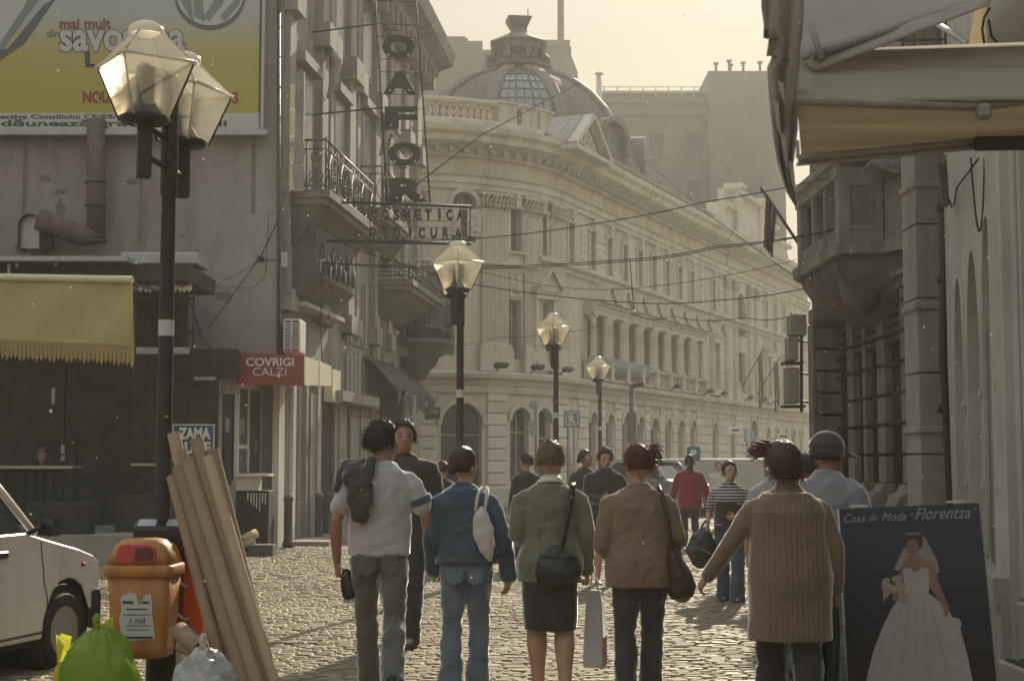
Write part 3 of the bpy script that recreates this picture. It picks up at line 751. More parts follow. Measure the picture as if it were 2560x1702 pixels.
# lantern on top of the dome
LZ = DC.z + 4.4; LC = V((DC.x + .06, DC.y, LZ))
mb = MB(); mb.lathe([(1.35, -.1), (1.35, .25), (1.5, .3), (1.5, .42), (1.2, .5)], LC, 8, a0=R(22.5)); mb.build('lantern_base', M['lantern_dark'], dome)
for k in range(8):
    mb = MB(); a = R(22.5) + k * math.pi / 4; p = LC + V((math.cos(a) * 1.12, math.sin(a) * 1.12, .5))
    mb.tube([p + V((math.cos(a) * .14, math.sin(a) * .14, 0)), p + V((math.cos(a) * .14, math.sin(a) * .14, .2)), p + V((0, 0, .4)), p + V((0, 0, .75)), p + V((math.cos(a) * .05, math.sin(a) * .05, .9))], [.16, .19, .13, .12, .13], 6); mb.build('lantern_post', M['lantern_dark'], dome)
mb = MB()
for k in range(8):
    a, b = R(22.5) + k * math.pi / 4, R(22.5) + (k + 1) * math.pi / 4
    pa, pb = LC + V((math.cos(a) * 1.08, math.sin(a) * 1.08, 0)), LC + V((math.cos(b) * 1.08, math.sin(b) * 1.08, 0))
    for z0, z1 in ((.45, .78), (1.12, 1.42)):
        mb.add([pa + V((0, 0, z0)), pb + V((0, 0, z0)), pb + V((0, 0, z1)), pa + V((0, 0, z1))], [(0, 1, 2, 3)])
    m_ = (pa + pb) / 2; mb.tube([m_ + V((0, 0, .7)), m_ + V((0, 0, 1.2))], .04, 4)
    if k not in (1, 2, 5, 6): mb.add([pa + V((0, 0, .78)), pb + V((0, 0, .78)), pb + V((0, 0, 1.16)), pa + V((0, 0, 1.16))], [(0, 1, 2, 3)])
mb.build('lantern_walls', M['lantern_dark'], dome, solid=.04)
mb = MB(); mb.lathe([(1.12, 1.36), (1.3, 1.42), (1.28, 1.48), (.46, 1.88), (.42, 1.92)], LC, 8, a0=R(22.5), smooth=False); mb.build('lantern_roof', M['dome_rib'], dome)
mb = MB(); mb.lathe([(.46, 1.86), (.44, 2.12), (.5, 2.18), (.70, 2.5), (.72, 2.56), (.45, 2.64)], LC, 4, a0=R(45 + 8), smooth=False); mb.tube([LC + V((.4, 0, 2.55)), LC + V((.4, 0, 3.0))], .025, 5); mb.build('finial', M['lantern_dark'], dome)

# ---------------------------------------------------------------- far blocks
def far_block(label, u0, u1, v0, Y, depth, wins, extra=None, m=None, rail=False, pipes=()):
    p0, p1 = at(u0, v0, Y), at(u1, v0, Y)
    t = thing('apartment_block', label, 'building', ((p0.x + p1.x) / 2, Y + depth / 2, 0))
    mb = MB(); mb.obox((p0.x, Y, 0), (p1.x - p0.x, 0, 0), (0, depth, 0), (0, 0, p0.z)); mb.build('wall', m or M['block'], t)
    for (a, b, c, d) in wins:
        q0, q1 = at(a, c, Y), at(b, d, Y); wd, h = q1.x - q0.x, q0.z - q1.z
        fr = MB(); t_ = .09
        for x, z, sx, sz in ((q0.x, q1.z, t_, h), (q1.x - t_, q1.z, t_, h), (q0.x + t_, q1.z, wd - 2 * t_, t_), (q0.x + t_, q0.z - t_, wd - 2 * t_, t_), (q0.x + wd / 2 - .05, q1.z + t_, .1, h * .4), (q0.x + t_, q1.z + h * .42, wd - 2 * t_, .1)):
            fr.obox((x, Y - .05, z), (sx, 0, 0), (0, .05, 0), (0, 0, sz))
        fr.obox((q0.x - .15, Y - .18, q1.z - .14), (wd + .3, 0, 0), (0, .18, 0), (0, 0, .13))
        wobj = fr.build('window', M['lantern_dark'], t)
        MB().obox((q0.x + .02, Y - .03, q1.z + .02), (wd - .04, 0, 0), (0, .025, 0), (0, 0, h - .04)).build('pane', M['black'], wobj)
    if rail:
        mb = MB(); mb.obox((p0.x, Y - .5, p0.z - .75), (p1.x - p0.x, 0, 0), (0, .5, 0), (0, 0, .25)); mb.obox((p0.x, Y - .35, p0.z - 1.6), (p1.x - p0.x, 0, 0), (0, .35, 0), (0, 0, .5)); mb.build('cornice', M['block'], t)
        mb = MB(); mb.obox((p0.x, Y - .2, p0.z), (p1.x - p0.x, 0, 0), (0, depth, 0), (0, 0, .22))
        x = p0.x + .3
        while x < p1.x: mb.tube([(x, Y - .4, p0.z - .5), (x, Y - .4, p0.z + .45)], .04, 4); x += .95
        for z in (.0, .45): mb.tube([(p0.x, Y - .4, p0.z + z), (p1.x, Y - .4, p0.z + z)], .03, 4)
        mb.build('roof_railing', M['zinc'], t)
    for px in pipes:
        a, b = at(px, v0 + 30, Y), at(px, 700, Y)
        MB().tube([(a.x, Y - .1, a.z), (a.x, Y - .1, b.z)], .09, 6).build('drainpipe', M['lantern_dark'], t)
    return t, p0, p1
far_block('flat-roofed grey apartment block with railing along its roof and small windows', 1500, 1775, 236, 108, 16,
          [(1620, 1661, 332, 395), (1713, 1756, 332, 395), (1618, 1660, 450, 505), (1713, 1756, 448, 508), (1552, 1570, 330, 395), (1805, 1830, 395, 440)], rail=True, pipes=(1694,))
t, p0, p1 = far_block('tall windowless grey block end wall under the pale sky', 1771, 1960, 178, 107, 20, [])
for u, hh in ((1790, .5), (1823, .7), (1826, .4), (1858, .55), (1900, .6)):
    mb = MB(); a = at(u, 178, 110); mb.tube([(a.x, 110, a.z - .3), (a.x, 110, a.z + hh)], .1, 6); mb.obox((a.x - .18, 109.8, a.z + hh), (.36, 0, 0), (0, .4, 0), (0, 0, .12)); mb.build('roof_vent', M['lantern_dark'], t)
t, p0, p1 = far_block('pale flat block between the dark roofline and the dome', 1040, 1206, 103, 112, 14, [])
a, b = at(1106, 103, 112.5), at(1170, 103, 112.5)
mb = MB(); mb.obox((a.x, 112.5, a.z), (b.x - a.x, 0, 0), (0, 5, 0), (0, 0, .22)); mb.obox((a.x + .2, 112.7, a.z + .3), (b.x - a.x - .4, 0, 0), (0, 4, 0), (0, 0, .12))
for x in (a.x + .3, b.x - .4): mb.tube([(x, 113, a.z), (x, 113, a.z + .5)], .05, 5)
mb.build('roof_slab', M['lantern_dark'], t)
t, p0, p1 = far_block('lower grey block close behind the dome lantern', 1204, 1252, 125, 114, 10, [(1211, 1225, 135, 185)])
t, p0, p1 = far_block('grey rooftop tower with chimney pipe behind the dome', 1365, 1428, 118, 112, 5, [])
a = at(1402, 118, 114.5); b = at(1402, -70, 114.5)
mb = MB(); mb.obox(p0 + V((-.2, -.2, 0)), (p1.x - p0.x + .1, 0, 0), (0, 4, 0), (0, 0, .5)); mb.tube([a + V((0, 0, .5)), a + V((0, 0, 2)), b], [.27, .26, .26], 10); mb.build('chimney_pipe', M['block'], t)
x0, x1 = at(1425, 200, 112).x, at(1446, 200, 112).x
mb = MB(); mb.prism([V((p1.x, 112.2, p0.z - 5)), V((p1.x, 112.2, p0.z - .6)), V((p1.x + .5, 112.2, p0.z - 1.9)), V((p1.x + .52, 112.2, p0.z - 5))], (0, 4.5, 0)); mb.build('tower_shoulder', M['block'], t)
# lean chimney in front of the long block
c = at(1498, 225, 104); mb = MB(); mb.tube([(c.x, 104, c.z - 3.4), (c.x, 104, c.z + .95)], .21, 10); mb.obox((c.x - .5, 103.6, c.z - 2.6), (.36, 0, 0), (0, .6, 0), (0, 0, 2.2)); mb.tube([(c.x, 104, c.z + .95), (c.x, 104, c.z + 1.1)], .05, 5); mb.tube([(c.x, 104, c.z + 1.1), (c.x, 104, c.z + 1.22)], .3, 10)
mb.obox((c.x - .4, 103.7, 0), (.9, 0, 0), (0, .9, 0), (0, 0, c.z - 2.4))
tag(mb.build('chimney', M['galv']), 'thin capped pale chimney at the end of the long grey block', 'chimney')
# ================================================================ corner building on the near side: gable wall with hoarding, old street front behind
GX, GY = -4.24, 26.9
lb = thing('corner_building', 'grey old street building with stained blank gable wall, iron balconies and deep shop fronts', 'building', (GX - 2, GY, 0))
FL = Plane((GX, GY), (-2.65, 43.0), (0, 27))
mb = MB(); mb.prism([V((-16, GY, -.02)), V((GX, GY, -.02)), V((-2.65, 43, -.02)), V((-16, 43, -.02))], (0, 0, 17.5)); mb.build('wall', M['grey_wall'], lb)
# rendered skin of the gable, a little proud, with patches where the coat has come off
mb = MB(); mb.obox((-16, GY - .05, 0), (16 + GX - .02, 0, 0), (0, .05, 0), (0, 0, 17.4)); mb.build('gable_plaster', M['plaster'], lb)
M['patch'] = mat('bare_render_patch', (0.17, 0.145, 0.135), 0.95, (0.22, 0.19, 0.175), 7.0, bump=0.6, bscale=40)
M['patch_green'] = mat('limewash_patch', (0.33, 0.345, 0.30), 0.92, (0.38, 0.385, 0.335), 2.5, bump=0.2)
rp = random.Random(21)
def blob(mb, u, v, ru, rv, Y, th=.006, n=14):
    k = [1 + rp.uniform(-.3, .3) for _ in range(n)]
    mb.prism([at(u + ru * k[j] * math.cos(2 * math.pi * j / n), v + rv * k[j] * math.sin(2 * math.pi * j / n), Y) for j in range(n)], (0, -th, 0))
for u, v, a, b in ((115, 445, 14, 9), (150, 480, 18, 8), (330, 455, 17, 9), (150, 520, 12, 20), (455, 590, 8, 4), (60, 620, 25, 16), (560, 740, 20, 12), (360, 520, 6, 12)):
    mb = MB(); blob(mb, u, v, a, b, GY - .05); mb.build('bare_patch', M['patch'], lb)
for u, v, a, b in ((600, 480, 60, 95), (560, 640, 55, 60)):
    pass
mb = MB()
for u, w_ in ((60, 9), (630, 10), (350, 7)): mb.obox(at(u, 345 if u != 350 else 420, GY - .06), (w_ / 138, 0, 0), (0, .02, 0), (0, 0, -1.4))
tag(mb.build('plaster_seam', M['patch'], lb), kind='stuff')

# ---------------------------------------------------------------- hoarding with its poster
hb = thing('billboard', 'large yellow and white tobacco billboard in grey frame on the blank wall', 'billboard', at(300, 338, GY - .3))
BY = GY - .28
def hp(u, v, dy=0.0): return at(u, v, BY - dy)
a, b = hp(-330, 325), hp(656, -420); W_, H_ = b.x - a.x, b.z - a.z
bm = bpy.data.materials.new('poster_print'); bm.use_nodes = True; t = bm.node_tree; p_ = t.nodes['Principled BSDF']; p_.inputs['Roughness'].default_value = .55
ge = t.nodes.new('ShaderNodeTexCoord'); sp = t.nodes.new('ShaderNodeSeparateXYZ'); rpn = t.nodes.new('ShaderNodeValToRGB')
t.links.new(ge.outputs['Generated'], sp.inputs[0]); t.links.new(sp.outputs['Z'], rpn.inputs['Fac']); t.links.new(rpn.outputs['Color'], p_.inputs['Base Color'])
rpn.color_ramp.elements[0].position = 0.05; rpn.color_ramp.elements[0].color = (0.40, 0.32, 0.05, 1)
rpn.color_ramp.elements[1].position = 0.39; rpn.color_ramp.elements[1].color = (0.40, 0.42, 0.42, 1)
e = rpn.color_ramp.elements.new(0.235); e.color = (0.41, 0.345, 0.09, 1)
e = rpn.color_ramp.elements.new(0.31); e.color = (0.41, 0.385, 0.21, 1)
mb = MB(); mb.obox(a, (W_, 0, 0), (0, .12, 0), (0, 0, H_)); mb.build('poster_panel', bm, hb)
M['poster_white'] = mat('poster_white', (0.47, 0.48, 0.47), .55); M['ink'] = mat('poster_ink', (0.05, 0.055, 0.055), .5); M['ink_red'] = mat('poster_red', (0.24, 0.045, 0.04), .5)
M['ink_blue'] = mat('poster_navy', (0.04, 0.045, 0.10), .5); M['ink_grey'] = mat('poster_grey', (0.20, 0.22, 0.23), .5); M['ink_dark'] = mat('poster_slate', (0.10, 0.115, 0.12), .5)
def flat(name, pts, m, lift): return MB().prism([hp(u, v, lift) for u, v in pts], (0, -.003, 0)).build(name, m, hb)
flat('warning_band', [(-330, 283), (648, 283), (648, 323), (-330, 323)], M['poster_white'], .004)
mb = MB()
for u0, u1, v0, v1 in ((-345, 668, 322, 338), (650, 668, -420, 322)): p, q = hp(u0, v1, .07), hp(u1, v0, .07); mb.obox(p, (q.x - p.x, 0, 0), (0, .2, 0), (0, 0, q.z - p.z))
mb.build('frame', M['galv'], hb, bevel=.012)
def btext(s, u0, v0, u1, v1, m, lift=.008, **k): return text(s, hp(u0, v1, lift), hp(u1, v1, lift) - hp(u0, v1, lift), hp(u0, v0, lift) - hp(u0, v1, lift), m, hb, depth=.003, **k)
btext('mai mult', 149, 46, 277, 73, M['ink_red'], bold=.022)
btext('din', 116, 76, 148, 93, M['ink_dark'])
btext('savoarea', 147, 73, 464, 132, M['ink'], lift=.006, bold=.05); btext('savoarea', 149, 75, 462, 130, M['poster_white'], lift=.010, bold=.028)
btext('L', 212, 130, 248, 168, M['ink_blue'], bold=.03)
btext('NOUL', 207, 228, 290, 258, M['ink_red'], bold=.04); btext('U S', 545, 230, 597, 260, M['ink_red'], bold=.04)
btext('ectiva Consiliului CE/89/622', 0, 286, 335, 298, M['ink'], bold=.03)
btext('d\u0103uneaz\u0103 grav s\u0103n\u0103t\u0103tii', 2, 299, 568, 321, M['ink'], bold=.03)
flat('pack_edge', [(-40, 190), (-40, 60), (42, -60), (70, 0)][0:4], M['poster_white'], .004)
flat('pack_side', [(-60, 190), (-20, 160), (140, -60), (60, -60), (66, 10), (0, 108), (-60, 150)], M['ink_grey'], .006)
flat('pack_shade', [(-20, 128), (20, 122), (110, 12), (140, -5), (60, 110), (-20, 165)], M['ink_dark'], .008)
cx, cy_ = 525, -14; mb = MB()
flat('globe_rim', [(cx + 90 * math.cos(2 * math.pi * k / 40), cy_ + 90 * math.sin(2 * math.pi * k / 40)) for k in range(40)], M['ink_dark'], .006)
flat('globe', [(cx + 84 * math.cos(2 * math.pi * k / 40), cy_ - 4 + 82 * math.sin(2 * math.pi * k / 40)) for k in range(40)], M['poster_white'], .010)
for x0, x1, x2, x3 in ((-72, -48, -52, -40), (-42, -18, -40, -12), (8, 34, -16, -2), (58, 76, 24, 38)):
    flat('globe_stripe', [(cx + x0, -45), (cx + x1, -45), (cx + x1 * .98, 10), (cx + x3, 55), (cx + x2, 42), (cx + x0, 5)], M['ink_grey'], .014)

# ---------------------------------------------------------------- flue on the wall
fl = thing('flue_pipe', 'rusty sheet metal flue running up the wall with a hooded side vent', 'pipe', at(240, 600, GY - .4))
fy = GY - .35
mb = MB(); mb.tube([at(240, 300, fy), at(240, 600, fy)], .165, 14); mb.build('flue', M['rust'], fl)
for v in (456, 514, 604): MB().tube([at(240, v - 2, fy), at(240, v + 2, fy)], .20, 14).build('collar', M['lantern_dark'], fl)
mb = MB(); mb.tube([at(96, 548, fy - .25), at(140, 565, fy - .2), at(200, 590, fy - .05), at(246, 588, fy)], [.2, .19, .18, .16], 14); mb.build('elbow', M['rust'], fl)
mb = MB(); c = at(72, 575, fy - .3)
rings = []
for k in range(9):
    t_ = math.pi * k / 8
    rings.append([c + V((-.2 * math.cos(t_) * s_, dy, .12 + .2 * math.sin(t_))) for s_ in (1.0, .94) for dy in (0, .0)][:2] )
arch = [(-.2, -.35)] + [(-.2 * math.cos(math.pi * k / 10), .1 + .2 * math.sin(math.pi * k / 10)) for k in range(11)] + [(.2, -.35)]
for k in range(len(arch) - 1):
    (x0, z0), (x1, z1) = arch[k], arch[k + 1]; mb.prism([c + V((x0, 0, z0)), c + V((x1, 0, z1)), c + V((x1 * .95, 0, z1 * .96)), c + V((x0 * .95, 0, z0 * .96))], (0, .5, 0))
mb.build('hood', M['rust'], fl)
mb = MB(); mb.prism([c + V((x * .94, .12, z * .9)) for x, z in arch], (0, .02, 0)); mb.build('duct_mouth', M['galv'], fl)
mb = MB(); mb.obox(at(100, 620, fy - .1), (.2, 0, 0), (0, .2, 0), (0, 0, .36)); mb.build('vent_box', M['lantern_dark'], fl)

# ---------------------------------------------------------------- dark kiosks in front of the gable wall
KY = 23.6
k1 = thing('market_kiosk', 'black open-fronted market kiosk with flat sheet roof under the rusty flue', 'kiosk', at(150, 1400, KY))
def kbox(mb, u0, u1, v0, v1, Y, d): a, b = at(u0, v1, Y), at(u1, v0, Y); return mb.obox(a, (b.x - a.x, 0, 0), (0, d, 0), (0, 0, b.z - a.z))
mb = MB(); kbox(mb, -200, 318, 640, 652, KY - .3, 3.2); mb.build('roof', M['galv'], k1)
mb = MB(); kbox(mb, -200, 318, 654, 690, KY, .1); mb.build('fascia', M['black'], k1)
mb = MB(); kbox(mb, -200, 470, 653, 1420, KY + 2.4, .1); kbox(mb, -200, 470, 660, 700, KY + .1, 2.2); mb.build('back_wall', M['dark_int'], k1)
mb = MB()
for u in (150, 183, 325): kbox(mb, u, u + 13, 690, 1400, KY + .05, .12)
mb.build('post', M['black'], k1) if False else None
for u in (150, 183, 325):
    mb = MB(); kbox(mb, u, u + 13, 690, 1400, KY + .05, .12); mb.build('post', M['black'], k1)
mb = MB(); kbox(mb, -200, 182, 1164, 1171, KY - .35, .6); mb.build('counter', M['galv'], k1)
mb = MB(); kbox(mb, -200, 178, 1172, 1290, KY - .25, .45); mb.build('counter_front', M['black'], k1)
for u in range(-30, 176, 24):
    mb = MB(); kbox(mb, u, u + 20, 1180, 1284, KY - .27, .03); mb.build('plank', M['black'], k1)
mb = MB(); kbox(mb, 60, 226, 1256, 1370, KY - .9, .3); mb.build('low_counter', M['black'], k1, bevel=.02)
mb = MB(); kbox(mb, 326, 390, 1158, 1164, KY - .2, .4); mb.build('shelf', M['galv'], k1)
mb = MB(); kbox(mb, 285, 400, 1238, 1400, KY - .2, .9); mb.build('side_counter', M['dark_int'], k1)
mb = MB(); kbox(mb, 390, 470, 1236, 1400, KY - .2, .6); mb.build('side_counter', M['dark_int'], k1)
for u, v0, v1 in ((18, 660, 690), (38, 648, 668), (136, 652, 665)):
    mb = MB(); kbox(mb, u, u + 8, v0, v1, KY - .12, .03); mb.build('paper_tag', M['galv'], k1)
for u, v0, v1 in ((152, 1110, 1134), (152, 1138, 1152), (128, 970, 1010)):
    mb = MB(); kbox(mb, u, u + 9, v0, v1, KY - .02, .03); mb.build('price_card', M['concrete'], k1)
# concrete step in front
mb = MB(); kbox(mb, -250, 430, 1338, 1420, KY - 1.2, 3.6); tag(mb.build('kerb_step', M['concrete']), kind='structure')

# yellow canvas drop
ya = thing('yellow_awning', 'yellow canvas awning sheet hanging with slit fringe before the black kiosk', 'awning', at(160, 700, 20.5))
M['yellow'] = mat('yellow_canvas', (0.40, 0.315, 0.125), 0.75, (0.46, 0.37, 0.155), 1.5, transl=0.3)
YU = np.linspace(-160, 331, 72); rows = []
def drape(fu, fv, u):
    w_ = .05 * math.sin(fu * 34 + fv * 1.2) * (1 - fv) * max(0, fu - .55) * 2.2 + .03 * math.sin(fu * 9 + fv * 5) * fv + .03 * math.sin(fv * 6 + fu * 14)
    return 20.5 - .55 * fv + w_
for i in range(26):
    fv = i / 25; row = []
    for j, u in enumerate(YU):
        fu = (u + 160) / 491
        vt = 696 + 9 * fu; vb = 820 + 62 * fu + 10 * math.sin(fu * 5)
        uu = u + (5 * fv if j == 71 else 4 * fv * fu)
        row.append(at(uu, vt + (vb - vt) * fv, drape(fu, fv, u)))
    rows.append(row)
mb = MB(); mb.grid(rows); mb.build('canvas', M['yellow'], ya, solid=.004)
mb = MB(); mb.tube([r_ + V((0, -.01, .03)) for r_ in rows[0]], .055, 8); mb.build('roller', mat('roller_canvas', (0.62, 0.56, 0.40), .7), ya)
edge = rows[-1]; nt_ = 46; idx = np.linspace(0, len(edge) - 1.001, nt_ + 1)
def ep(t_): i = int(t_); f = t_ - i; return edge[i] * (1 - f) + edge[i + 1] * f
for k in range(nt_):
    a_, b_ = ep(idx[k]), ep(idx[k + 1]); d_ = b_ - a_; L_ = .25 + .02 * math.sin(k * 1.7)
    pts = [a_, b_, b_ - d_ * .08 + V((0, .01, -L_ * .75)), a_ + d_ * .5 + V((0, .01 * math.sin(k * 2.1), -L_)), a_ + d_ * .12 + V((0, .01, -L_ * .75))]
    o_ = MB().add(pts, [(0, 1, 2, 3, 4)]).build('fringe_flap', M['yellow'], ya, solid=.004)
for u in (-60, 300):
    p = at(u, 700, 20.5); mb = MB(); mb.tube([p, V((p.x, KY, p.z + .15))], .02, 6); mb.build('awning_arm', M['iron'], ya)

k2 = thing('roofed_stall', 'small stall with grey roof box and faded scalloped canopy beside the lamp post', 'stall', at(410, 1400, 24.8))
mb = MB(); kbox(mb, 300, 495, 630, 660, 24.3, .9); mb.build('roof_box', M['galv'], k2, bevel=.02)
M['faded'] = mat('faded_print_canvas', (0.15, 0.15, 0.13), 0.8, (0.34, 0.31, 0.25), 3.2, contrast=(.42, .58))
rows = [[at(322 + (480 - 322) * j / 24 + (12 if i else 0) * (1 - j / 24), 664 + i * 26 + 3 * math.sin(j * 1.3), 24.7 - i * .35) for j in range(25)] for i in range(3)]
mb = MB(); mb.grid(rows); mb.build('canopy', M['faded'], k2, solid=.01)
e_ = rows[-1]
for k in range(12):
    a_, b_ = e_[2 * k], e_[2 * k + 2]; MB().add([a_, b_, b_ + V((0, 0, -.05)), (a_ + b_) / 2 + V((0, 0, -.1)), a_ + V((0, 0, -.05))], [(0, 1, 2, 3, 4)]).build('scallop', M['cream'], k2, solid=.006)
for u in (360, 458, 474):
    mb = MB(); kbox(mb, u, u + 9, 720, 1400, 24.6, .08); mb.build('post', M['black'], k2)
for v in (742, 826):
    mb = MB(); kbox(mb, 332, 486, v, v + 10, 24.55, .06); mb.build('rail', M['black'], k2)
mb = MB(); mb.tube([at(378, 742, 24.6), at(420, 716, 24.5)], .02, 5); mb.tube([at(475, 762, 24.6), at(440, 720, 24.5)], .02, 5); mb.build('brace', M['black'], k2)
mb = MB(); kbox(mb, 330, 468, 868, 884, 24.2, .2); mb.build('sill_board', M['galv'], k2)
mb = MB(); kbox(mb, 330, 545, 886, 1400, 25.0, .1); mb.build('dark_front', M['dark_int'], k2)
mb = MB(); kbox(mb, 430, 590, 872, 946, 24.9, .3); mb.build('lintel', M['black'], k2)
mb = MB(); kbox(mb, 480, 538, 942, 950, 24.8, .15); mb.build('light_strip', M['galv'], k2)
mb = MB(); mb.tube([at(478, 760, 24.6), at(505, 850, 25.4), at(530, 872, 25.6)], .012, 4); mb.build('stay_wire', M['wire'], k2)

bs = thing('shop_sign', 'small blue sign with white capitals behind the cardboard tubes', 'sign', at(482, 1150, 24.4))
mb = MB(); kbox(mb, 430, 536, 1060, 1152, 24.4, .04); mb.build('sign_edge', M['white'], bs)
M['sign_blue'] = mat('sign_blue', (0.03, 0.075, 0.17), .5)
mb = MB(); kbox(mb, 433, 533, 1063, 1149, 24.39, .02); mb.build('sign_face', M['sign_blue'], bs)
for s_, u0, u1, v0, v1 in (('ZAMA', 446, 527, 1068, 1098), ('LUNE', 446, 527, 1104, 1134)):
    p = at(u0, v1, 24.38); text(s_, p, at(u1, v1, 24.38) - p, at(u0, v0, 24.38) - p, M['white'], bs, bold=.05)

# ---------------------------------------------------------------- hot pretzel booth
bb = thing('bakery_booth', 'white framed pretzel booth with red box sign reading COVRIGI CALZI', 'booth', at(620, 1370, 25.4))
BYK = 25.3
M['sign_red'] = mat('sign_red', (0.23, 0.04, 0.035), 0.5, (0.27, 0.055, 0.045), 3.0)
fa, fb, fc, fd = at(588, 963, BYK), at(760, 963, BYK), at(760, 890, BYK), at(588, 880, BYK)
ra, rb = at(826, 964, BYK + 2.0), at(826, 915, BYK + 2.0); la, lb_ = at(555, 958, BYK + .35), at(555, 877, BYK + .35)
bk = at(575, 963, BYK + 2.3); bk2 = at(575, 880, BYK + 2.3)
mb = MB(); mb.add([fa, fb, ra, bk, fd, fc, rb, bk2], [(0, 1, 5, 4), (4, 5, 6, 7), (3, 2, 1, 0)]); mb.build('sign_box', M['sign_red'], bb)
mid0, mid1 = fb.lerp(ra, .5), fc.lerp(rb, .5); e_ = V((.012, -.004, 0))
for p in ((fb, mid0, mid1, fc), (mid0 + V((.01, .02, 0)), ra, rb, mid1 + V((.01, .02, 0)))): MB().prism([q + e_ * 0 for q in p], (.02, -.006, 0)).build('side_panel', M['cream'], bb)
MB().add([la, fa, fd, lb_], [(0, 1, 2, 3)]).build('end_panel', M['white'], bb, solid=.02)
for s_, u0, u1, v0, v1 in (('COVRIGI', 615, 735, 893, 914), ('CALZI', 632, 716, 918, 938)):
    p = at(u0, v1 + 1, BYK - .01); text(s_, p, at(u1, v1 + 1, BYK - .01) - p, at(u0, v0 + 1, BYK - .01) - p, M['white'], bb, bold=(.02 if s_ == 'COVRIGI' else .0), depth=.004)
# front leaf: stiles, glass, lower panel
def bx(name, u0, u1, v0, v1, Y, d, m=None, par=bb): mb = MB(); kbox(mb, u0, u1, v0, v1, Y, d); return mb.build(name, m or M['white'], par, bevel=.006)
bx('stile', 541, 556, 935, 1345, BYK + .3, .08); bx('stile', 581, 592, 945, 1345, BYK + .3, .08)
dr = bx('door_head', 556, 588, 945, 985, BYK + .32, .06)
bx('door_pane', 557, 582, 985, 1210, BYK + .36, .02, M['glass_pale']); bx('door_panel', 556, 582, 1212, 1345, BYK + .33, .05)
bx('notice', 562, 574, 1044, 1080, BYK + .35, .01, M['poster_white'])
# receding glazed side
SP = Plane((at(592, 1200, BYK + .3).x, BYK + .3), (at(655, 1200, BYK + 1.5).x, BYK + 1.5), (0, 20))
for a0, a1, z0, z1 in ((0, .08, 0, 2.9), (SP.L * .42, SP.L * .42 + .06, 0.9, 2.9), (SP.L - .07, SP.L, 0.9, 2.9), (.08, SP.L - .07, 2.8, 2.9), (.08, SP.L - .07, 1.2, 1.27), (.08, SP.L * .42, 1.75, 1.82)):
    mb = MB(); SP.box(mb, a0, a1, z0, z1, -.06, 0); mb.build('window_bar', M['white'], bb)
mb = MB(); SP.box(mb, .08, SP.L - .07, 1.27, 2.8, -.04, -.02); mb.build('window_pane', M['glass_pale'], bb)
mb = MB(); SP.box(mb, .02, SP.L, 0.0, 1.2, -.1, -.04); mb.build('booth_side', M['white'], bb)
for a0, z0, w_, h in ((.45, 1.45, .2, .3), (.85, 1.7, .16, .2), (.15, 2.0, .2, .28)):
    mb = MB(); SP.box(mb, a0, a0 + w_, z0, z0 + h, -.02, -.012); mb.build('leaflet', M['concrete'], bb)
mb = MB(); kbox(mb, 586, 672, 1184, 1190, BYK - .1, .55); kbox(mb, 590, 645, 1190, 1226, BYK, .4); mb.build('serving_shelf', M['white'], bb)
tk = thing('water_tank', 'dark metal tank with pale drips under the booth shelf', 'tank', at(628, 1375, BYK - .1))
bx('tank_body', 588, 672, 1226, 1376, BYK - .15, .6, M['black'], tk)
for k, u in enumerate((618, 626, 633, 640, 648, 655, 662)): bx('drip', u, u + 3, 1232, 1250 + (k * 37) % 30, BYK - .156, .004, M['white'], tk)
o_ = bx('kerb_block', 620, 682, 1362, 1400, 24.2, .4, M['dark_stone_flat'], None); tag(o_, 'dark stone block lying on the cobbles before the water tank', 'stone block')
mb = MB(); mb.tube([at(604, 1352, 24.4), at(640, 1332, 24.6)], [.09, .08], 8); mb.tube([at(606, 1364, 24.35), at(634, 1350, 24.5)], [.07, .06], 8)
tag(mb.build('paper_sack', mat('paper_sack', (0.42, 0.32, 0.18), .8, (0.52, .42, .26), 8.0)), 'crumpled tan paper sack on the dark stone block', 'sack')

# ---------------------------------------------------------------- relief of the street front
def fbx(name, u0, u1, v0, v1, o0, o1, m=None, ref=.5, par=lb):
    mb = MB(); FL.ubox(mb, u0, u1, v0, v1, o0, o1, ref); return mb.build(name, m or M['grey_trim'], par)
def fsz(name, a0, a1, z0, z1, o0, o1, m=None): mb = MB(); FL.box(mb, a0, a1, z0, z1, o0, o1); return mb.build(name, m or M['grey_trim'], lb)
M['curtain'] = mat('sunlit_blind', (0.62, 0.58, 0.48), .8, transl=.5)
# pilasters up the front (distance along the front in metres)
for a0, w_, o1 in ((.15, .45, .10), (2.6, .5, .16), (3.6, .28, .10), (5.2, .6, .18), (6.4, .3, .1), (8.3, .55, .16), (10.2, .5, .15), (12.4, .55, .16), (14.6, .5, .14)):
    fsz('pilaster', a0, a0 + w_, 4.3, 13.0, 0, o1); fsz('pilaster_cap', a0 - .1, a0 + w_ + .1, 9.9, 10.4, 0, o1 + .16)
    fsz('pilaster_base', a0 - .06, a0 + w_ + .06, 4.3, 4.7, 0, o1 + .08)
    if a0 not in (2.6, 8.3): continue
    cc = MB(); c = FL.P(a0 + w_ / 2, 9.35, o1 + .05); cc.tube([c + V((0, 0, .6)), c + FL.n * .18 + V((0, 0, .3)), c + FL.n * .1 + V((0, 0, -.1)), c + V((0, 0, -.45))], [.09, .11, .08, .04], 7); cc.build('console', M['grey_trim'], lb)
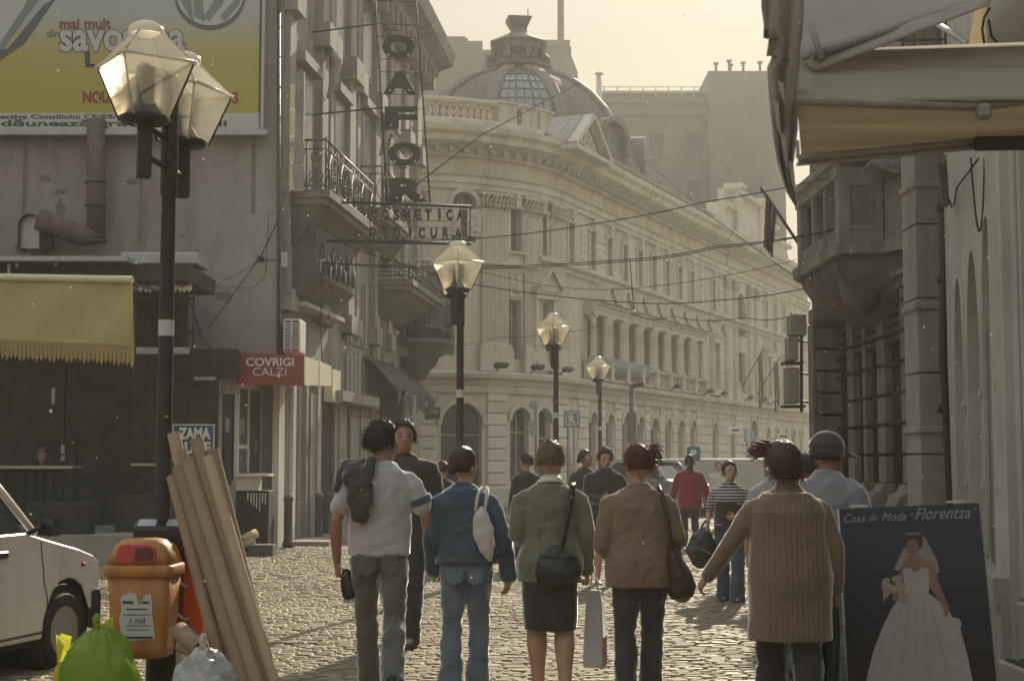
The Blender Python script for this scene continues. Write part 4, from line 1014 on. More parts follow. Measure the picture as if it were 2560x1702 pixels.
# cornice and mansard at the far end
pr = [(0, 12.5), (.15, 12.5), (.2, 12.75), (.45, 12.85), (.5, 13.0), (.9, 13.15), (.98, 13.42), (1.0, 13.5), (0, 13.6)]
mb = MB(); mb.loft([[FL.P(a, z, o) for o, z in pr][::-1] for a in (7.2, FL.L + .1)], True, False); mb.build('eaves_cornice', M['grey_trim'], lb)
mb = MB()
k = 8.0
while k < FL.L: FL.box(mb, k, k + .2, 12.3, 12.85, .1, .45); k += .75
tag(mb.build('eaves_bracket', M['grey_trim'], lb), kind='stuff')
mb = MB(); mb.loft([[FL.P(a, z, o) for o, z in ((-.2, 13.5), (.25, 13.55), (-.1, 14.6), (-.3, 15.6), (-.42, 17.4), (-1.5, 17.4))][::-1] for a in (7.2, FL.L)], True, False); mb.build('mansard', M['dome_rib'], lb)
# storey openings
for a0, a1, z0, z1 in ((.95, 2.0, 6.6, 9.0), (4.1, 5.0, 6.7, 9.2), (7.0, 8.0, 7.2, 9.6), (9.1, 10.0, 7.2, 9.6), (11.2, 12.1, 6.9, 9.2), (7.0, 8.0, 10.6, 12.2), (9.1, 10.0, 10.6, 12.2), (11.2, 12.1, 10.6, 12.2), (13.3, 14.2, 10.6, 12.2), (4.1, 5.0, 10.4, 12.3)):
    f_ = fsz('window', a0 - .1, a1 + .1, z0 - .1, z1 + .1, 0, .07)
    mb = MB(); FL.box(mb, a0, a1, z0, z1, .07, .085); mb.build('pane', M['glass_pale'], f_)
    mb = MB(); FL.box(mb, a0 - .22, a1 + .22, z1 + .12, z1 + .32, .0, .25); mb.build('window_hood', M['grey_trim'], f_)
# glazed bay next to the corner: sunlight passes through its narrow side window
for j in range(4):
    p, q = at(717, 212 + j * 66, GY + .16), at(736, 212 + j * 66 + 58, GY + .16)
    MB().obox((p.x, GY + .15, q.z), (q.x - p.x, 0, 0), (0, .012, 0), (0, 0, p.z - q.z)).build('bay_pane', M['curtain'], lb)
for u0, u1 in ((705, 716), (740, 758)):
    p, q = at(u0, 180, GY + .15), at(u1, 480, GY + .15); MB().obox((p.x, GY + .1, q.z), (q.x - p.x, 0, 0), (0, .1, 0), (0, 0, p.z - q.z)).build('bay_frame', M['grey_trim'], lb)
# first floor: tall curtained windows
for u0, u1, v0, v1 in ((868, 900, 690, 860), (905, 918, 705, 870), (935, 972, 760, 905)):
    f_ = fbx('window', u0 - 3, u1 + 3, v0, v1, 0, .05)
    n_ = 4
    for k in range(n_):
        ua = u0 + (u1 - u0) * k / n_; mb = MB(); FL.ubox(mb, ua + 1, ua + (u1 - u0) / n_ - 1.5, v0 + 6, v1 - 6, .05, .07); mb.build('curtain_fold', M['curtain'] if k % 2 else M['glass_pale'], f_)
# shop fronts at street level
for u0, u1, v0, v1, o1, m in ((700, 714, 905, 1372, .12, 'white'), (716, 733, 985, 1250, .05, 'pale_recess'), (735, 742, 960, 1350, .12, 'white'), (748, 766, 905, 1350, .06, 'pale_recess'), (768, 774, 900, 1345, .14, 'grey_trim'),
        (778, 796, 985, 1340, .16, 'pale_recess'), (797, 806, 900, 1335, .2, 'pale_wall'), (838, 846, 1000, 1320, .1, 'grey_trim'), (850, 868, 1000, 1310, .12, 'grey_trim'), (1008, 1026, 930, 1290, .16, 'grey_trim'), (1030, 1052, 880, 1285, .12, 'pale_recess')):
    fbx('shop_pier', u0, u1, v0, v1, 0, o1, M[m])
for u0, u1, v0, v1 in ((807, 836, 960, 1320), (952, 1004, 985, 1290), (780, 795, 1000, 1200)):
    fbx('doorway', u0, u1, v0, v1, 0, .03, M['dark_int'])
fbx('hanging_board', 832, 852, 925, 1005, .12, .3, M['cream'])
sf = fbx('shop_window', 872, 945, 1018, 1275, 0, .08, M['wood'])
for u0, u1 in ((876, 898), (902, 922), (926, 942)):
    mb = MB(); FL.ubox(mb, u0, u1, 1045, 1235, .08, .1); mb.build('shop_pane', M['glass_pale'], sf)
    mb = MB(); FL.ubox(mb, u0, u1, 1024, 1038, .08, .11); mb.build('transom', M['grey_trim'], sf)
fbx('shop_cornice', 858, 950, 985, 1010, 0, .45, M['grey_trim']); fbx('shop_cornice', 872, 950, 1003, 1018, 0, .25, M['pale_recess'])
for u0, u1, v0, v1 in ((866, 905, 885, 985), (908, 945, 905, 990)):
    for k in range(4): fbx('slat', u0 + (u1 - u0) * k / 4 + 1, u0 + (u1 - u0) * (k + 1) / 4 - 1, v0, v1, 0, .06, M['grey_trim'] if k % 2 else M['pale_recess'])
# dark tattered awning strip over the shops
a0, _ = FL.uv(905, 870); a1, _ = FL.uv(1006, 960)
aw = thing('shop_awning', 'dark tattered awning strip over the far shop fronts', 'awning', FL.P(a0, 4, .5))
mb = MB(); rows = []
for i in range(5):
    rows.append([FL.P(a0 + (a1 - a0) * j / 30, 3.98 - i * .2 + .05 * math.sin(j * 2.3 + i) + .03 * math.sin(j * .7), .05 + i * .2 + .03 * math.sin(j * 1.9)) for j in range(31)])
mb.grid(rows); mb.build('awning_cloth', mat('tattered_cloth', (0.055, 0.055, 0.055), .85, (0.10, .10, .095), 4.0), aw, solid=.01)
for j in range(30):
    p, q = rows[-1][j], rows[-1][j + 1]; L_ = .28 + .12 * math.sin(j * 5.1)
    if j % 5 != 3: MB().add([p, q, q + V((0, 0, -L_)), p.lerp(q, .4) + V((0, 0, -L_ * 1.25)), p + V((0, 0, -L_ * .8))], [(0, 1, 2, 3, 4)]).build('awning_tatter', MATS['tattered_cloth'], aw, solid=.006)
# old fascia sign with bare tube lettering stubs
fs = thing('fascia_sign', 'dark projecting fascia board with rusted upright tube holders below the balcony', 'sign', FL.P(1.5, 4.6, .3))
mb = MB(); mb.loft([[FL.P(a, z, o) for o, z in ((0, 4.5), (.1, 4.5), (.55, 5.0), (.55, 5.9), (0, 5.9))][::-1] for a in (.5, 4.0)], True, False); mb.build('board', M['dark_stone_flat'], fs)
rr_ = random.Random(4)
for k in range(22):
    a_ = .7 + k * .15; p = FL.P(a_, 5.1 + rr_.uniform(-.1, .1), .58); MB().tube([p, p + V((0, 0, rr_.uniform(.2, .55)))], .022, 5).build('tube_holder', M['rail'] if k % 3 else M['galv'], fs)
mb = MB(); FL.box(mb, .6, 4.0, 4.42, 4.5, 0, .35); mb.build('lit_moulding', M['pale_wall'], fs)  # paler plaster: the sunlight on this moulding is put into its colour

# ---------------------------------------------------------------- balconies
def balcony(label, a0, a1, zf, dep, h, style=0, sag=.5):
    t = thing('balcony', label, 'balcony', FL.P(a0, zf, dep / 2), 'iron railed balconies on the old street front')
    mb = MB(); FL.box(mb, a0, a1, zf - .14, zf, 0, dep + .06); FL.box(mb, a0 + .04, a1 - .04, zf - .26, zf - .14, 0, dep - .02); mb.build('slab', M['dark_stone'], t)  # darker stone than the front: underside shade put into the colour
    mb = MB(); mb.prism([FL.P(a0 + .08, zf - .26, 0), FL.P(a0 + .08, zf - .26, dep - .1), FL.P(a0 + .08, zf - .45, dep - .25), FL.P(a0 + .08, zf - .26 - sag, .15), FL.P(a0 + .08, zf - .3 - sag, 0)], FL.d * (a1 - a0 - .16)); mb.build('corbel', M['dark_stone_flat'], t)  # corbel darkened too, shade below the slab painted in
    def line(P0, P1, tag_):
        L = (P1 - P0).length; d = (P1 - P0) / L; n = max(2, round(L / .48))
        for zz, r_ in ((h, .022), (h - .17, .014), (.08, .016)):
            MB().tube([P0 + V((0, 0, zz)), P1 + V((0, 0, zz))], r_, 6).build('handrail' if zz == h else 'rail', M['rail'], t)
        for i in range(n + 1):
            p = P0 + d * L * i / n; MB().tube([p, p + V((0, 0, h + (.05 if i in (0, n) else 0)))], .014 if 0 < i < n else .02, 5).build('baluster', M['rail'], t)
        for i in range(n):
            c = P0 + d * L * (i + .5) / n; w_ = L / n / 2; z0, z1 = .08, h - .17; zc = (z0 + z1) / 2; mb = MB()
            if (i + style) % 2 == 0:
                for s1 in (-1, 1):
                    mb.tube([c + d * -w_ + V((0, 0, zc + s1 * (z1 - zc))), c + d * w_ + V((0, 0, zc - s1 * (z1 - zc)))], .009, 4)
                mb.tube([c + V((0, 0, z0)), c + V((0, 0, z1))], .008, 4); mb.sphere(c + V((0, 0, zc)), .035, 8, 6)
            else:
                for zz, rr in ((zc + .2, .1), (zc - .17, .13)):
                    mb.tube([c + d * (rr * math.cos(x)) + V((0, 0, zz + rr * math.sin(x))) for x in np.linspace(0, 2 * math.pi, 13)], .009, 4)
                for s1 in (-1, 1):
                    mb.tube([c + d * (s1 * w_ * (.85 - .75 * q / 8)) * math.cos(q * .55) + V((0, 0, z0 + (z1 - z0) * q / 8)) for q in range(9)], .008, 4)
                for q in range(5): mb.sphere(c + d * (.07 * math.sin(q * 2.4)) + V((0, 0, z0 + .1 + q * .13)), .02, 5, 4)
            mb.build('scrollwork', M['rail'], t)
            if True:
                for zz in (h - .085,):
                    MB().tube([c + d * (.055 * math.cos(x)) + V((0, 0, zz + .055 * math.sin(x))) for x in np.linspace(0, 2 * math.pi, 11)], .008, 4).build('ring', M['rail'], t)
    o_ = dep - .03
    line(FL.P(a0 + .03, zf, .02), FL.P(a0 + .03, zf, o_), 0); line(FL.P(a0 + .03, zf, o_), FL.P(a1 - .03, zf, o_), 1)
    return t
balcony('iron railed balcony with crossed front panel, nearest the billboard', .3, 4.9, 6.55, .78, .94, 0, .75)
balcony('iron railed balcony with scrolled panels behind the lettered sign', 6.6, 10.4, 7.3, .66, .95, 1, .5)
balcony('deep slabbed balcony above the round dark bay', 8.6, 14.2, 5.9, .95, .35, 1, .6)
# round bay at the far end
oc = FL.P(13.3, 0, .25)
ob = thing('oriel_bay', 'dark round oriel bay with iron rail at the far end of the street front', 'bay', V((oc.x, oc.y, 3.7)))
mb = MB(); mb.lathe([(.05, 3.65), (.35, 3.75), (.45, 3.95), (.62, 4.1), (.7, 4.3), (.95, 4.45), (1.0, 4.62), (1.08, 4.66), (1.08, 4.78), (.2, 4.8)], V((oc.x, oc.y, 0)), 20); mb.build('bay_corbel', M['dark_stone_flat'], ob)
mb = MB(); mb.lathe([(.8, 4.78), (.8, 5.0), (.86, 5.02), (.86, 5.1)], V((oc.x, oc.y, 0)), 20); mb.build('bay_wall', M['dark_stone_flat'], ob)
for zz in (5.05, 5.75): MB().tube([V((oc.x + 1.0 * math.cos(x), oc.y + 1.0 * math.sin(x), zz)) for x in np.linspace(-math.pi, .6, 20)], .02, 5).build('rail', M['rail'], ob)
for k in range(26):
    x = -math.pi + (math.pi + .6) * k / 25; p = V((oc.x + math.cos(x), oc.y + math.sin(x), 4.78)); mb = MB(); mb.tube([p, p + V((0, 0, .97))], .014, 4)
    if k % 2: mb.tube([p + V((.06 * math.cos(y), .06 * math.sin(y) * .3, .45 + .12 * math.sin(y))) for y in np.linspace(0, 6.28, 9)], .01, 4)
    mb.build('baluster', M['rail'], ob)
for zz, oo in ((6.05, .2), (8.0, .2)):
    mb = MB(); FL.box(mb, 12.6, 14.0, zz, zz + 1.6, 0, .06); mb.build('bay_window', M['glass_pale'], ob)

# ---------------------------------------------------------------- projecting neon frame signs
sgn = thing('hairdresser_sign', 'tall openwork sign frame spelling O A F O R downwards over the street', 'sign', at(1000, 508, 28.5))
SY = 28.5
def lean(u, v): return at(u + 30 * (v) / 508 if False else u, v, SY)
Lf = lambda v: 938 + 30 * v / 508; Rf = lambda v: 1040 + 35 * v / 508
for f_ in (Lf, Rf): MB().tube([at(f_(-160), -160, SY), at(f_(508), 508, SY)], .016, 6).build('frame_upright', M['iron'], sgn)
for v in (2, 60, 92, 148, 180, 235, 270, 325, 360, 412, 448, 506, -60, -120):
    MB().tube([at(Lf(v), v, SY), at(Rf(v), v + 3, SY)], .008, 5).build('frame_bar', M['iron'], sgn)
for ch, u, v, w_, h in (('O', 996, 118, 82, 58), ('A', 999, 207, 80, 57), ('F', 1003, 295, 82, 55), ('O', 1012, 385, 84, 58), ('R', 1022, 475, 98, 60)):
    p = at(u - w_ / 2, v + h / 2, SY); ob_ = text(ch, p, at(u + w_ / 2, v + h / 2, SY) - p, at(u - w_ / 2, v - h / 2, SY) - p, M['iron'], sgn, 'letter', bold=.05, depth=.06, lift=-.03)
    for dx, dy in ((-.3, .42), (.3, .42)):
        q = at(u + w_ * dx, v + h * dy * .8, SY - .08); MB().sphere(q, .022, 6, 5).build('tube_socket', M['white'], sgn)
s2 = thing('cosmetics_sign', 'two-row openwork sign frame reading COSMETICA over PEDICURA', 'sign', at(1050, 612, 28.2))
S2 = 28.2
for (u0, v0), (u1, v1), r_ in (((880, 507), (1178, 517), .032), ((805, 602), (1178, 610), .032), ((1176, 514), (1174, 612), .014), ((925, 507), (925, 603), .012)):
    MB().tube([at(u0, v0, S2), at(u1, v1, S2)], r_, 7).build('frame_beam', M['iron'], s2)
for v in (522, 552, 569, 596): MB().tube([at(925, v - 2, S2), at(1175, v + 1, S2)], .007, 5).build('frame_bar', M['iron'], s2)
for word, u0, u1, v0, v1 in (('COSMETICA', 930, 1160, 524, 551), ('PEDICURA', 925, 1158, 569, 597)):
    n = len(word); st = (u1 - u0) / (n - .3)
    for k, ch in enumerate(word):
        ua = u0 + st * k; w_ = 17 if ch != 'I' else 6
        if ch == 'I': ua += 6; w_ = 8
        p = at(ua, v1, S2); text(ch, p, at(ua + w_, v1, S2) - p, at(ua, v0, S2) - p, M['iron'], s2, 'letter', bold=.05, depth=.09, lift=-.045)
        for dx in (.15, .85):
            if (k * 7 + int(dx * 10)) % 3: MB().sphere(at(ua + w_ * dx, v1 - 3, S2 - .05), .014, 5, 4).build('tube_socket', M['white'], s2)
# the beams reach back to the street front
for u, v in ((880, 507), (805, 602)):
    p = at(u, v, S2); q = FL.P((S2 - GY) / FL.d.y, p.z + .05, 0); MB().tube([q, p], .03, 6).build('wall_arm', M['iron'], s2)
for v in (60, 270): 
    p = at(Lf(v), v, SY); q = FL.P((SY + .6 - GY) / FL.d.y, p.z, 0); MB().tube([q, p], .018, 6).build('wall_arm', M['iron'], sgn)
# air conditioner
ac = thing('air_conditioner', 'white air conditioner box with louvred grille on the wall above the red sign', 'air conditioner', at(735, 880, GY - .15))
p, q = at(707, 880, GY - .3), at(750, 797, GY - .3); acw, ach = q.x - p.x, q.z - p.z
MB().obox((p.x, GY - .28, p.z), (acw, 0, 0), (0, .75, 0), (0, 0, ach)).build('case', M['white'], ac, bevel=.012)
MB().obox((p.x + .03, GY - .285, p.z + .03), (acw - .06, 0, 0), (0, .004, 0), (0, 0, ach - .06)).build('grille_back', M['black'], ac)
for k in range(12): MB().obox((p.x + .03, GY - .31, p.z + .05 + k * (ach - .1) / 12), (acw - .06, 0, 0), (0, .025, .012), (0, 0, .014)).build('louvre', M['white'], ac)
MB().obox((p.x + acw / 2 - .012, GY - .315, p.z + .03), (.024, 0, 0), (0, .03, 0), (0, 0, ach - .06)).build('grille_bar', M['white'], ac)
# downpipe, junction boxes and tangled wires at the corner
dpp = thing('drainpipe', 'thin dark drainpipe at the corner of the gable wall', 'pipe', at(702, 1370, GY - .1))
MB().tube([at(697, -40, GY - .12), at(696, 1360, GY - .12)], .035, 8).build('pipe', M['rail'], dpp)
for v in range(60, 1350, 75): MB().tube([at(693, v, GY - .05), at(701, v + 9, GY - .14)], .014, 5).build('pipe_clip', M['rail'], dpp)
jb = MB(); kbox(jb, 702, 719, 630, 668, GY - .2, .12); tag(jb.build('junction_box', M['galv'], bevel=.01), 'small grey junction box high on the corner with wires', 'junction box')
jb = MB(); jb.obox(at(642, 652, GY - .12), (.12, 0, 0), (0, .08, 0), (0, 0, .09)); tag(jb.build('wire_anchor', M['iron'], bevel=.01), 'dark iron wire anchor in the middle of the plain plaster', 'bracket')
# bollards and low posts before the shops
for i, (u, vt, vb) in enumerate(((720, 1236, 1368), (797, 1230, 1350), (815, 1226, 1342), (836, 1226, 1330))):
    Yb = 1.55 * F / (vb - 1150); p = at(u, vb, Yb); h = (vb - vt) * Yb / F
    bo = thing('bollard', ['grey bollard nearest the water tank', 'grey bollard second along the shop fronts', 'grey bollard third along the shop fronts', 'grey bollard behind the arm of the white T-shirt man'][i], 'bollard', (p.x, p.y, 0), 'grey bollards along the old shop fronts')
    mb = MB(); mb.lathe([(.1, 0), (.1, .1), (.075, .14), (.07, h - .12), (.09, h - .1), (.09, h - .05), (.05, h)], V((p.x, p.y, 0)), 10); mb.build('post', M['dark_stone_flat'], bo)
# ================================================================ right-hand side: dark stone house with bay, pale arcaded house, awning
rbd = thing('stone_house', 'dark sooty stone house with barred ground floor and projecting bay, right of the street', 'building', (8.5, 24, 0))
RX = 5.95
RPn = Plane((RX, 20.4), (RX, 27.0), (0, 23))
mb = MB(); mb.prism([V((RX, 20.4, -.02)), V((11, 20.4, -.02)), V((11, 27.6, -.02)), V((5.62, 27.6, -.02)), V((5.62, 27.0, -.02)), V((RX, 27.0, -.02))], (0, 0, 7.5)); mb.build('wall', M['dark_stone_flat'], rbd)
# corner pier facing down the street, laid in coursed blocks
def dblk(name, x0, x1, y0, y1, z0, z1, m=None, e=.015): mb = MB(); mb.obox((x0, y0, z0), (x1 - x0, 0, 0), (0, y1 - y0, 0), (0, 0, z1 - z0)); return mb.build(name, m or M['dark_stone'], rbd, bevel=e)
z = 1.2; k = 0
while z < 4.0:
    dblk('stone_block', 5.47, 6.03, 26.62, 26.98, z, z + .345); z += .395
dblk('stone_block', 5.40, 6.1, 26.5, 26.98, 0, .6, e=.03); dblk('stone_block', 5.44, 6.06, 26.56, 26.98, .62, 1.16, e=.03)
dblk('capital', 5.42, 6.1, 26.55, 26.98, 4.02, 4.28); dblk('pier_strip', 5.40, 5.47, 26.6, 26.95, 1.2, 4.0); dblk('pier_strip', 6.03, 6.10, 26.6, 26.95, 1.2, 4.0)
# window piers of stacked blocks, dark barred windows between
for yc, w_ in ((25.35, .42), (24.35, .18), (23.25, .42), (21.75, .55), (20.75, .45)):
    z = 1.2
    while z < 4.1:
        dblk('stone_block', RX - .16, RX + .02, yc - w_ / 2, yc + w_ / 2, z, z + .41); z += .46
    # bracketed base
    mb = MB(); y0 = yc - w_ / 2 - .03
    mb.prism([V((RX, y0, .42)), V((RX - .42, y0, .42)), V((RX - .42, y0, .9)), V((RX - .36, y0, 1.02)), V((RX - .24, y0, 1.1)), V((RX - .2, y0, 1.19)), V((RX, y0, 1.19))], (0, w_ + .06, 0)); mb.build('console_block', M['dark_stone'], rbd, bevel=.015)
    mb = MB(); mb.tube([V((RX - .3, y0 - .02, .33)), V((RX - .3, y0 + w_ + .08, .33))], .1, 10); mb.build('roll_moulding', M['dark_stone'], rbd)
    dblk('stone_block', RX - .5, RX, y0 - .05, y0 + w_ + .1, 0, .22)
for y0, y1 in ((25.6, 26.5), (24.47, 25.1), (23.5, 24.24), (22.05, 23.0), (21.0, 21.45)):
    mb = MB(); mb.obox((RX - .03, y0, 1.2), (.02, 0, 0), (0, y1 - y0, 0), (0, 0, 2.1)); wn = mb.build('barred_window', M['black'], rbd)
    n = max(2, int((y1 - y0) / .14))
    for j in range(1, n):
        MB().tube([V((RX - .07, y0 + (y1 - y0) * j / n, 1.2)), V((RX - .07, y0 + (y1 - y0) * j / n, 3.28))], .012, 5).build('bar', M['rail'], wn)
    for z in (3.36, 3.5, 3.64, 3.78):
        mb = MB(); mb.obox((RX - .10, y0, z), (.06, 0, 0), (0, y1 - y0, 0), (-.05, 0, .06)); mb.build('louvre', M['dark_stone_flat'], wn)
mb = MB(); mb.obox((RX - .14, 20.5, .9), (.14, 0, 0), (0, 6.1, 0), (0, 0, .14)); mb.build('sill', M['dark_stone'], rbd)
for z in (2.1, 2.98, 3.32): 
    mb = MB(); mb.obox((RX - .12, 20.5, z), (.1, 0, 0), (0, 6.1, 0), (0, 0, .05)); mb.build('window_rail', M['black'], rbd)
mb = MB(); mb.obox((RX - .22, 20.4, 4.1), (.22, 0, 0), (0, 6.6, 0), (0, 0, .16)); mb.obox((RX - .3, 20.4, 4.26), (.3, 0, 0), (0, 6.6, 0), (0, 0, .08)); mb.build('string_course', M['dark_stone'], rbd)
# pale near pier with bands
M['grey_pier'] = mat('grey_pier_stone', (0.27, 0.25, 0.225), .88, (0.33, .31, .28), 2.5, bump=.25, stain=((.16, .145, .13), 2.5, .7))
for z0, z1 in ((0, .9), (.92, 1.62), (1.64, 2.7), (2.72, 3.7), (3.72, 4.7), (4.72, 7.9)):
    dblk('pier_stone', 5.42, 6.2, 19.7, 20.38, z0, z1 - .0, M['grey_pier'], .01)
for z in (1.9, 3.55, 5.2): dblk('pier_band', 5.38, 6.24, 19.66, 20.38, z, z + .1, M['grey_pier'], .02)
# projecting bay
plan = [(RX + .02, 20.9), (5.55, 21.9), (4.92, 22.0), (4.86, 25.0), (5.45, 26.5), (RX + .02, 26.5)]
def bay_ring(z, s_=1.0): return [V((RX + (x - RX) * s_, 23.6 + (y - 23.6) * s_, z)) for x, y in plan]
mb = MB(); mb.loft([bay_ring(4.62), bay_ring(4.62, 1.06), bay_ring(4.78, 1.07), bay_ring(4.8, 1.0)], True, False); mb.build('bay_floor', M['dark_stone'], rbd)
def bay_face(i0, i1, z0, z1, name, a=0.0, b=1.0, o=.0, th=.12, m=None):
    p, q = V((plan[i0][0], plan[i0][1], 0)), V((plan[i1][0], plan[i1][1], 0)); d = q - p; n = V((d.y, -d.x, 0)).normalized()
    if n.dot(V((-1, -.3, 0))) < 0: n = -n
    return MB().obox(p + d * a + V((0, 0, z0)) + n * o, d * (b - a), n * -th, V((0, 0, z1 - z0))).build(name, m or M['dark_stone'], rbd)
bay_face(1, 2, 4.8, 5.95, 'bay_panel', th=.2); 
for a, b, z0, z1 in ((.25, .3, 5.0, 5.7), (.76, .81, 5.0, 5.7), (.3, .76, 5.65, 5.7), (.3, .76, 5.0, 5.05)): bay_face(1, 2, z0, z1, 'panel_frame', a, b, .035, .03)
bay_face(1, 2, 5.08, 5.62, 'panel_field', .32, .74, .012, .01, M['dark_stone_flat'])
bay_face(0, 1, 4.8, 5.95, 'bay_panel', 0, .97)
for a, b in ((.0, .1), (.3, .36), (.58, .64), (.9, 1.0)): bay_face(2, 3, 4.8, 5.8, 'bay_post', a + .005, b - .002, .0, .14)
bay_face(2, 3, 5.8, 6.0, 'bay_rail', 0, 1, .03, .2); bay_face(2, 3, 4.8, 5.05, 'bay_parapet', .1, .9, -.01, .1); bay_face(3, 4, 4.8, 6.0, 'bay_panel', .05, 1)
mb = MB(); mb.obox((5.2, 22.6, 4.8), (.1, 0, 0), (0, 2.2, 0), (0, 0, 1.0)); mb.build('bay_shade', M['black'], rbd)  # black sheet inside the open bay, painted in place of its shade
mb = MB(); mb.loft([bay_ring(5.97, .98), bay_ring(6.02, 1.08), bay_ring(6.14, 1.08), bay_ring(6.16, .9)], True, False); mb.build('bay_cap', M['dark_stone'], rbd)
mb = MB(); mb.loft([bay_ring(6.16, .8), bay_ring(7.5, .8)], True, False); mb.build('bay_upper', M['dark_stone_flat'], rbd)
for i0, i1, a, b in ((1, 2, .2, .8), (2, 3, .08, .3), (2, 3, .4, .62)):
    p, q = [V((RX + (plan[i][0] - RX) * .8, 23.6 + (plan[i][1] - 23.6) * .8, 0)) for i in (i0, i1)]; d = q - p; n = V((d.y, -d.x, 0)).normalized(); n = n if n.dot(V((-1, -.3, 0))) > 0 else -n
    MB().obox(p + d * a + V((0, 0, 6.3)) + n * .02, d * (b - a), n * -.03, V((0, 0, 1.0))).build('bay_window', M['glass'], rbd)
# swelling corbel under the bay
mb = MB(); mb.loft([[V((RX + .3 + (x - RX - .3) * s_, 23.6 + (y - 23.6) * s_, z)) for x, y in plan] for z, s_ in ((4.62, .97), (4.45, .95), (4.2, .86), (3.95, .68), (3.75, .45), (3.62, .2))], True, True); mb.build('bay_corbel', M['dark_stone_flat'], rbd)  # darker stone than the bay above: shade under it put into the colour
mb = MB(); mb.sphere((5.36, 22.55, 4.2), (.34, .34, .44), 16, 10); mb.build('corbel_boss', M['dark_stone_flat'], rbd)  # boss in the same darkened stone, under-bay shade painted in
# small tin canopy on the upper wall
mb = MB(); mb.prism([at(2182, 398, 21.4), at(2290, 392, 21.4), at(2296, 420, 21.2), at(2240, 434, 20.9), at(2175, 410, 21.2)], (0, .4, 0)); mb.build('tin_canopy', M['dark_stone_flat'], rbd)
dpr = thing('drainpipe', 'black drainpipe between the pale arcaded house and the sooty stone house', 'pipe', (5.62, 19.5, 0))
MB().tube([at(2357, -40, 19.35), at(2358, 900, 19.35), at(2376, 1260, 19.0), at(2378, 1400, 18.6)], .05, 8).build('pipe', M['black'], dpr)
for v in (60, 520, 700, 1020): MB().tube([at(2350, v, 19.4), at(2366, v, 19.3)], .065, 8).build('pipe_collar', M['black'], dpr)

# ---------------------------------------------------------------- pale arcaded house
nb = thing('arcaded_house', 'pale plastered house with tall blind arches on the near right', 'building', (5, 15, 0))
NP = Plane((3.60, 10.8), (5.72, 19.4), (0, 12))
arches = []
for u0, u1, vt in ((2390, 2413, 688), (2423, 2456, 613), (2464, 2493, 523)):
    a0, _ = NP.uv(u1, 800); a1, _ = NP.uv(u0, 800); _, zt = NP.uv((u0 + u1) / 2, vt); arches.append(((a0 + a1) / 2, abs(a1 - a0), zt))
def npiece(mb, a, b, z0, z1, th=.3): NP.box(mb, a, b, z0, z1, -th, 0)
mb = MB(); a_ = 0.0
for c, w_, zt in sorted(arches):
    npiece(mb, a_, c - w_ / 2, 0, 9); zs = zt - w_ * .7; k = 10
    pts = [(c + w_ / 2 * math.cos(math.pi * j / k), zs + w_ * .7 * math.sin(math.pi * j / k)) for j in range(k + 1)]
    for j in range(k):
        (x0, z0), (x1, z1) = pts[j], pts[j + 1]; mb.prism([NP.P(x0, z0), NP.P(x1, z1), NP.P(x1, 9), NP.P(x0, 9)], NP.n * -.3)
    a_ = c + w_ / 2
npiece(mb, a_, NP.L, 0, 9); mb.build('wall', M['pale_wall'], nb)
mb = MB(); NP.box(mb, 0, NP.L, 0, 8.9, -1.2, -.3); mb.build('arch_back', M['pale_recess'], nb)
mb = MB(); mb.prism([NP.P(0, 0, -1.2), NP.P(NP.L, 0, -1.2), V((10, 19.4, 0)), V((10, 10.8, 0))], (0, 0, 9)); mb.build('house_body', M['pale_wall'], nb)
for c, w_, zt in arches:
    zs = zt - w_ * .7; k = 14; mb = MB()
    for j in range(k):
        q = []
        for s_, jj in ((1.0, j), (1.0, j + 1), (1.12, j + 1), (1.12, j)): q.append(NP.P(c + s_ * w_ / 2 * math.cos(math.pi * jj / k), zs + (w_ * .7 + (s_ - 1) * w_ * .5) * math.sin(math.pi * jj / k)))
        mb.prism(q, NP.n * .03)
    mb.build('arch_rim', M['pale_wall'], nb)
    for s_ in (-1, 1):
        mb = MB(); NP.box(mb, c + s_ * w_ * .53 - .05, c + s_ * w_ * .53 + .05, .75, zs, 0, .035); mb.build('pilaster_strip', M['pale_wall'], nb)
    for zz in (1.3, 2.1): 
        mb = MB(); NP.box(mb, c - w_ * .62, c - w_ * .46, zz, zz + .05, 0, .05); mb.build('strip_band', M['pale_wall'], nb)
mb = MB(); NP.box(mb, 0, NP.L, 0, .5, 0, .07); NP.box(mb, 0, NP.L, .502, .7, 0, .12); mb.build('plinth', M['concrete'], nb)
# big pale pilaster and tan return wall
mb = MB(); mb.obox((3.66, 10.7, .55), (.17, 0, 0), (0, .6, 0), (0, 0, 8)); mb.obox((3.685, 10.66, .56), (.1, 0, 0), (0, .035, 0), (0, 0, 7.8)); mb.build('giant_pilaster', M['pale_wall'], nb, bevel=.012)
mb = MB(); mb.obox((3.63, 10.6, 0), (.3, 0, 0), (0, .7, 0), (0, 0, .54)); mb.build('pilaster_base', M['concrete'], nb, bevel=.02)
mb = MB(); mb.obox((3.835, 10.8, .5), (6, 0, 0), (0, .4, 0), (0, 0, 8)); mb.build('return_wall', M['tan_wall'], nb)
mb = MB(); mb.obox((4.05, 1.5, 0), (5, 0, 0), (0, 9.2, 0), (0, 0, 8)); mb.build('wing_wall', M['tan_wall'], nb)
mb = MB(); mb.obox((3.94, 10.76, 0), (6, 0, 0), (0, .4, 0), (0, 0, .5)); mb.build('return_base', M['black'], nb)
mb = MB(); mb.obox((3.42, 9.7, -.04), (3, 0, 0), (0, .9, 0), (0, 0, .19)); st = mb.build('door_step', M['concrete'], nb, bevel=.012)
for k in range(14):
    mb = MB(); mb.obox((3.46 + k * .1, 9.74, .15), (.06, 0, 0), (0, .8, 0), (0, 0, .012)); mb.build('grate_bar', M['black'], st)
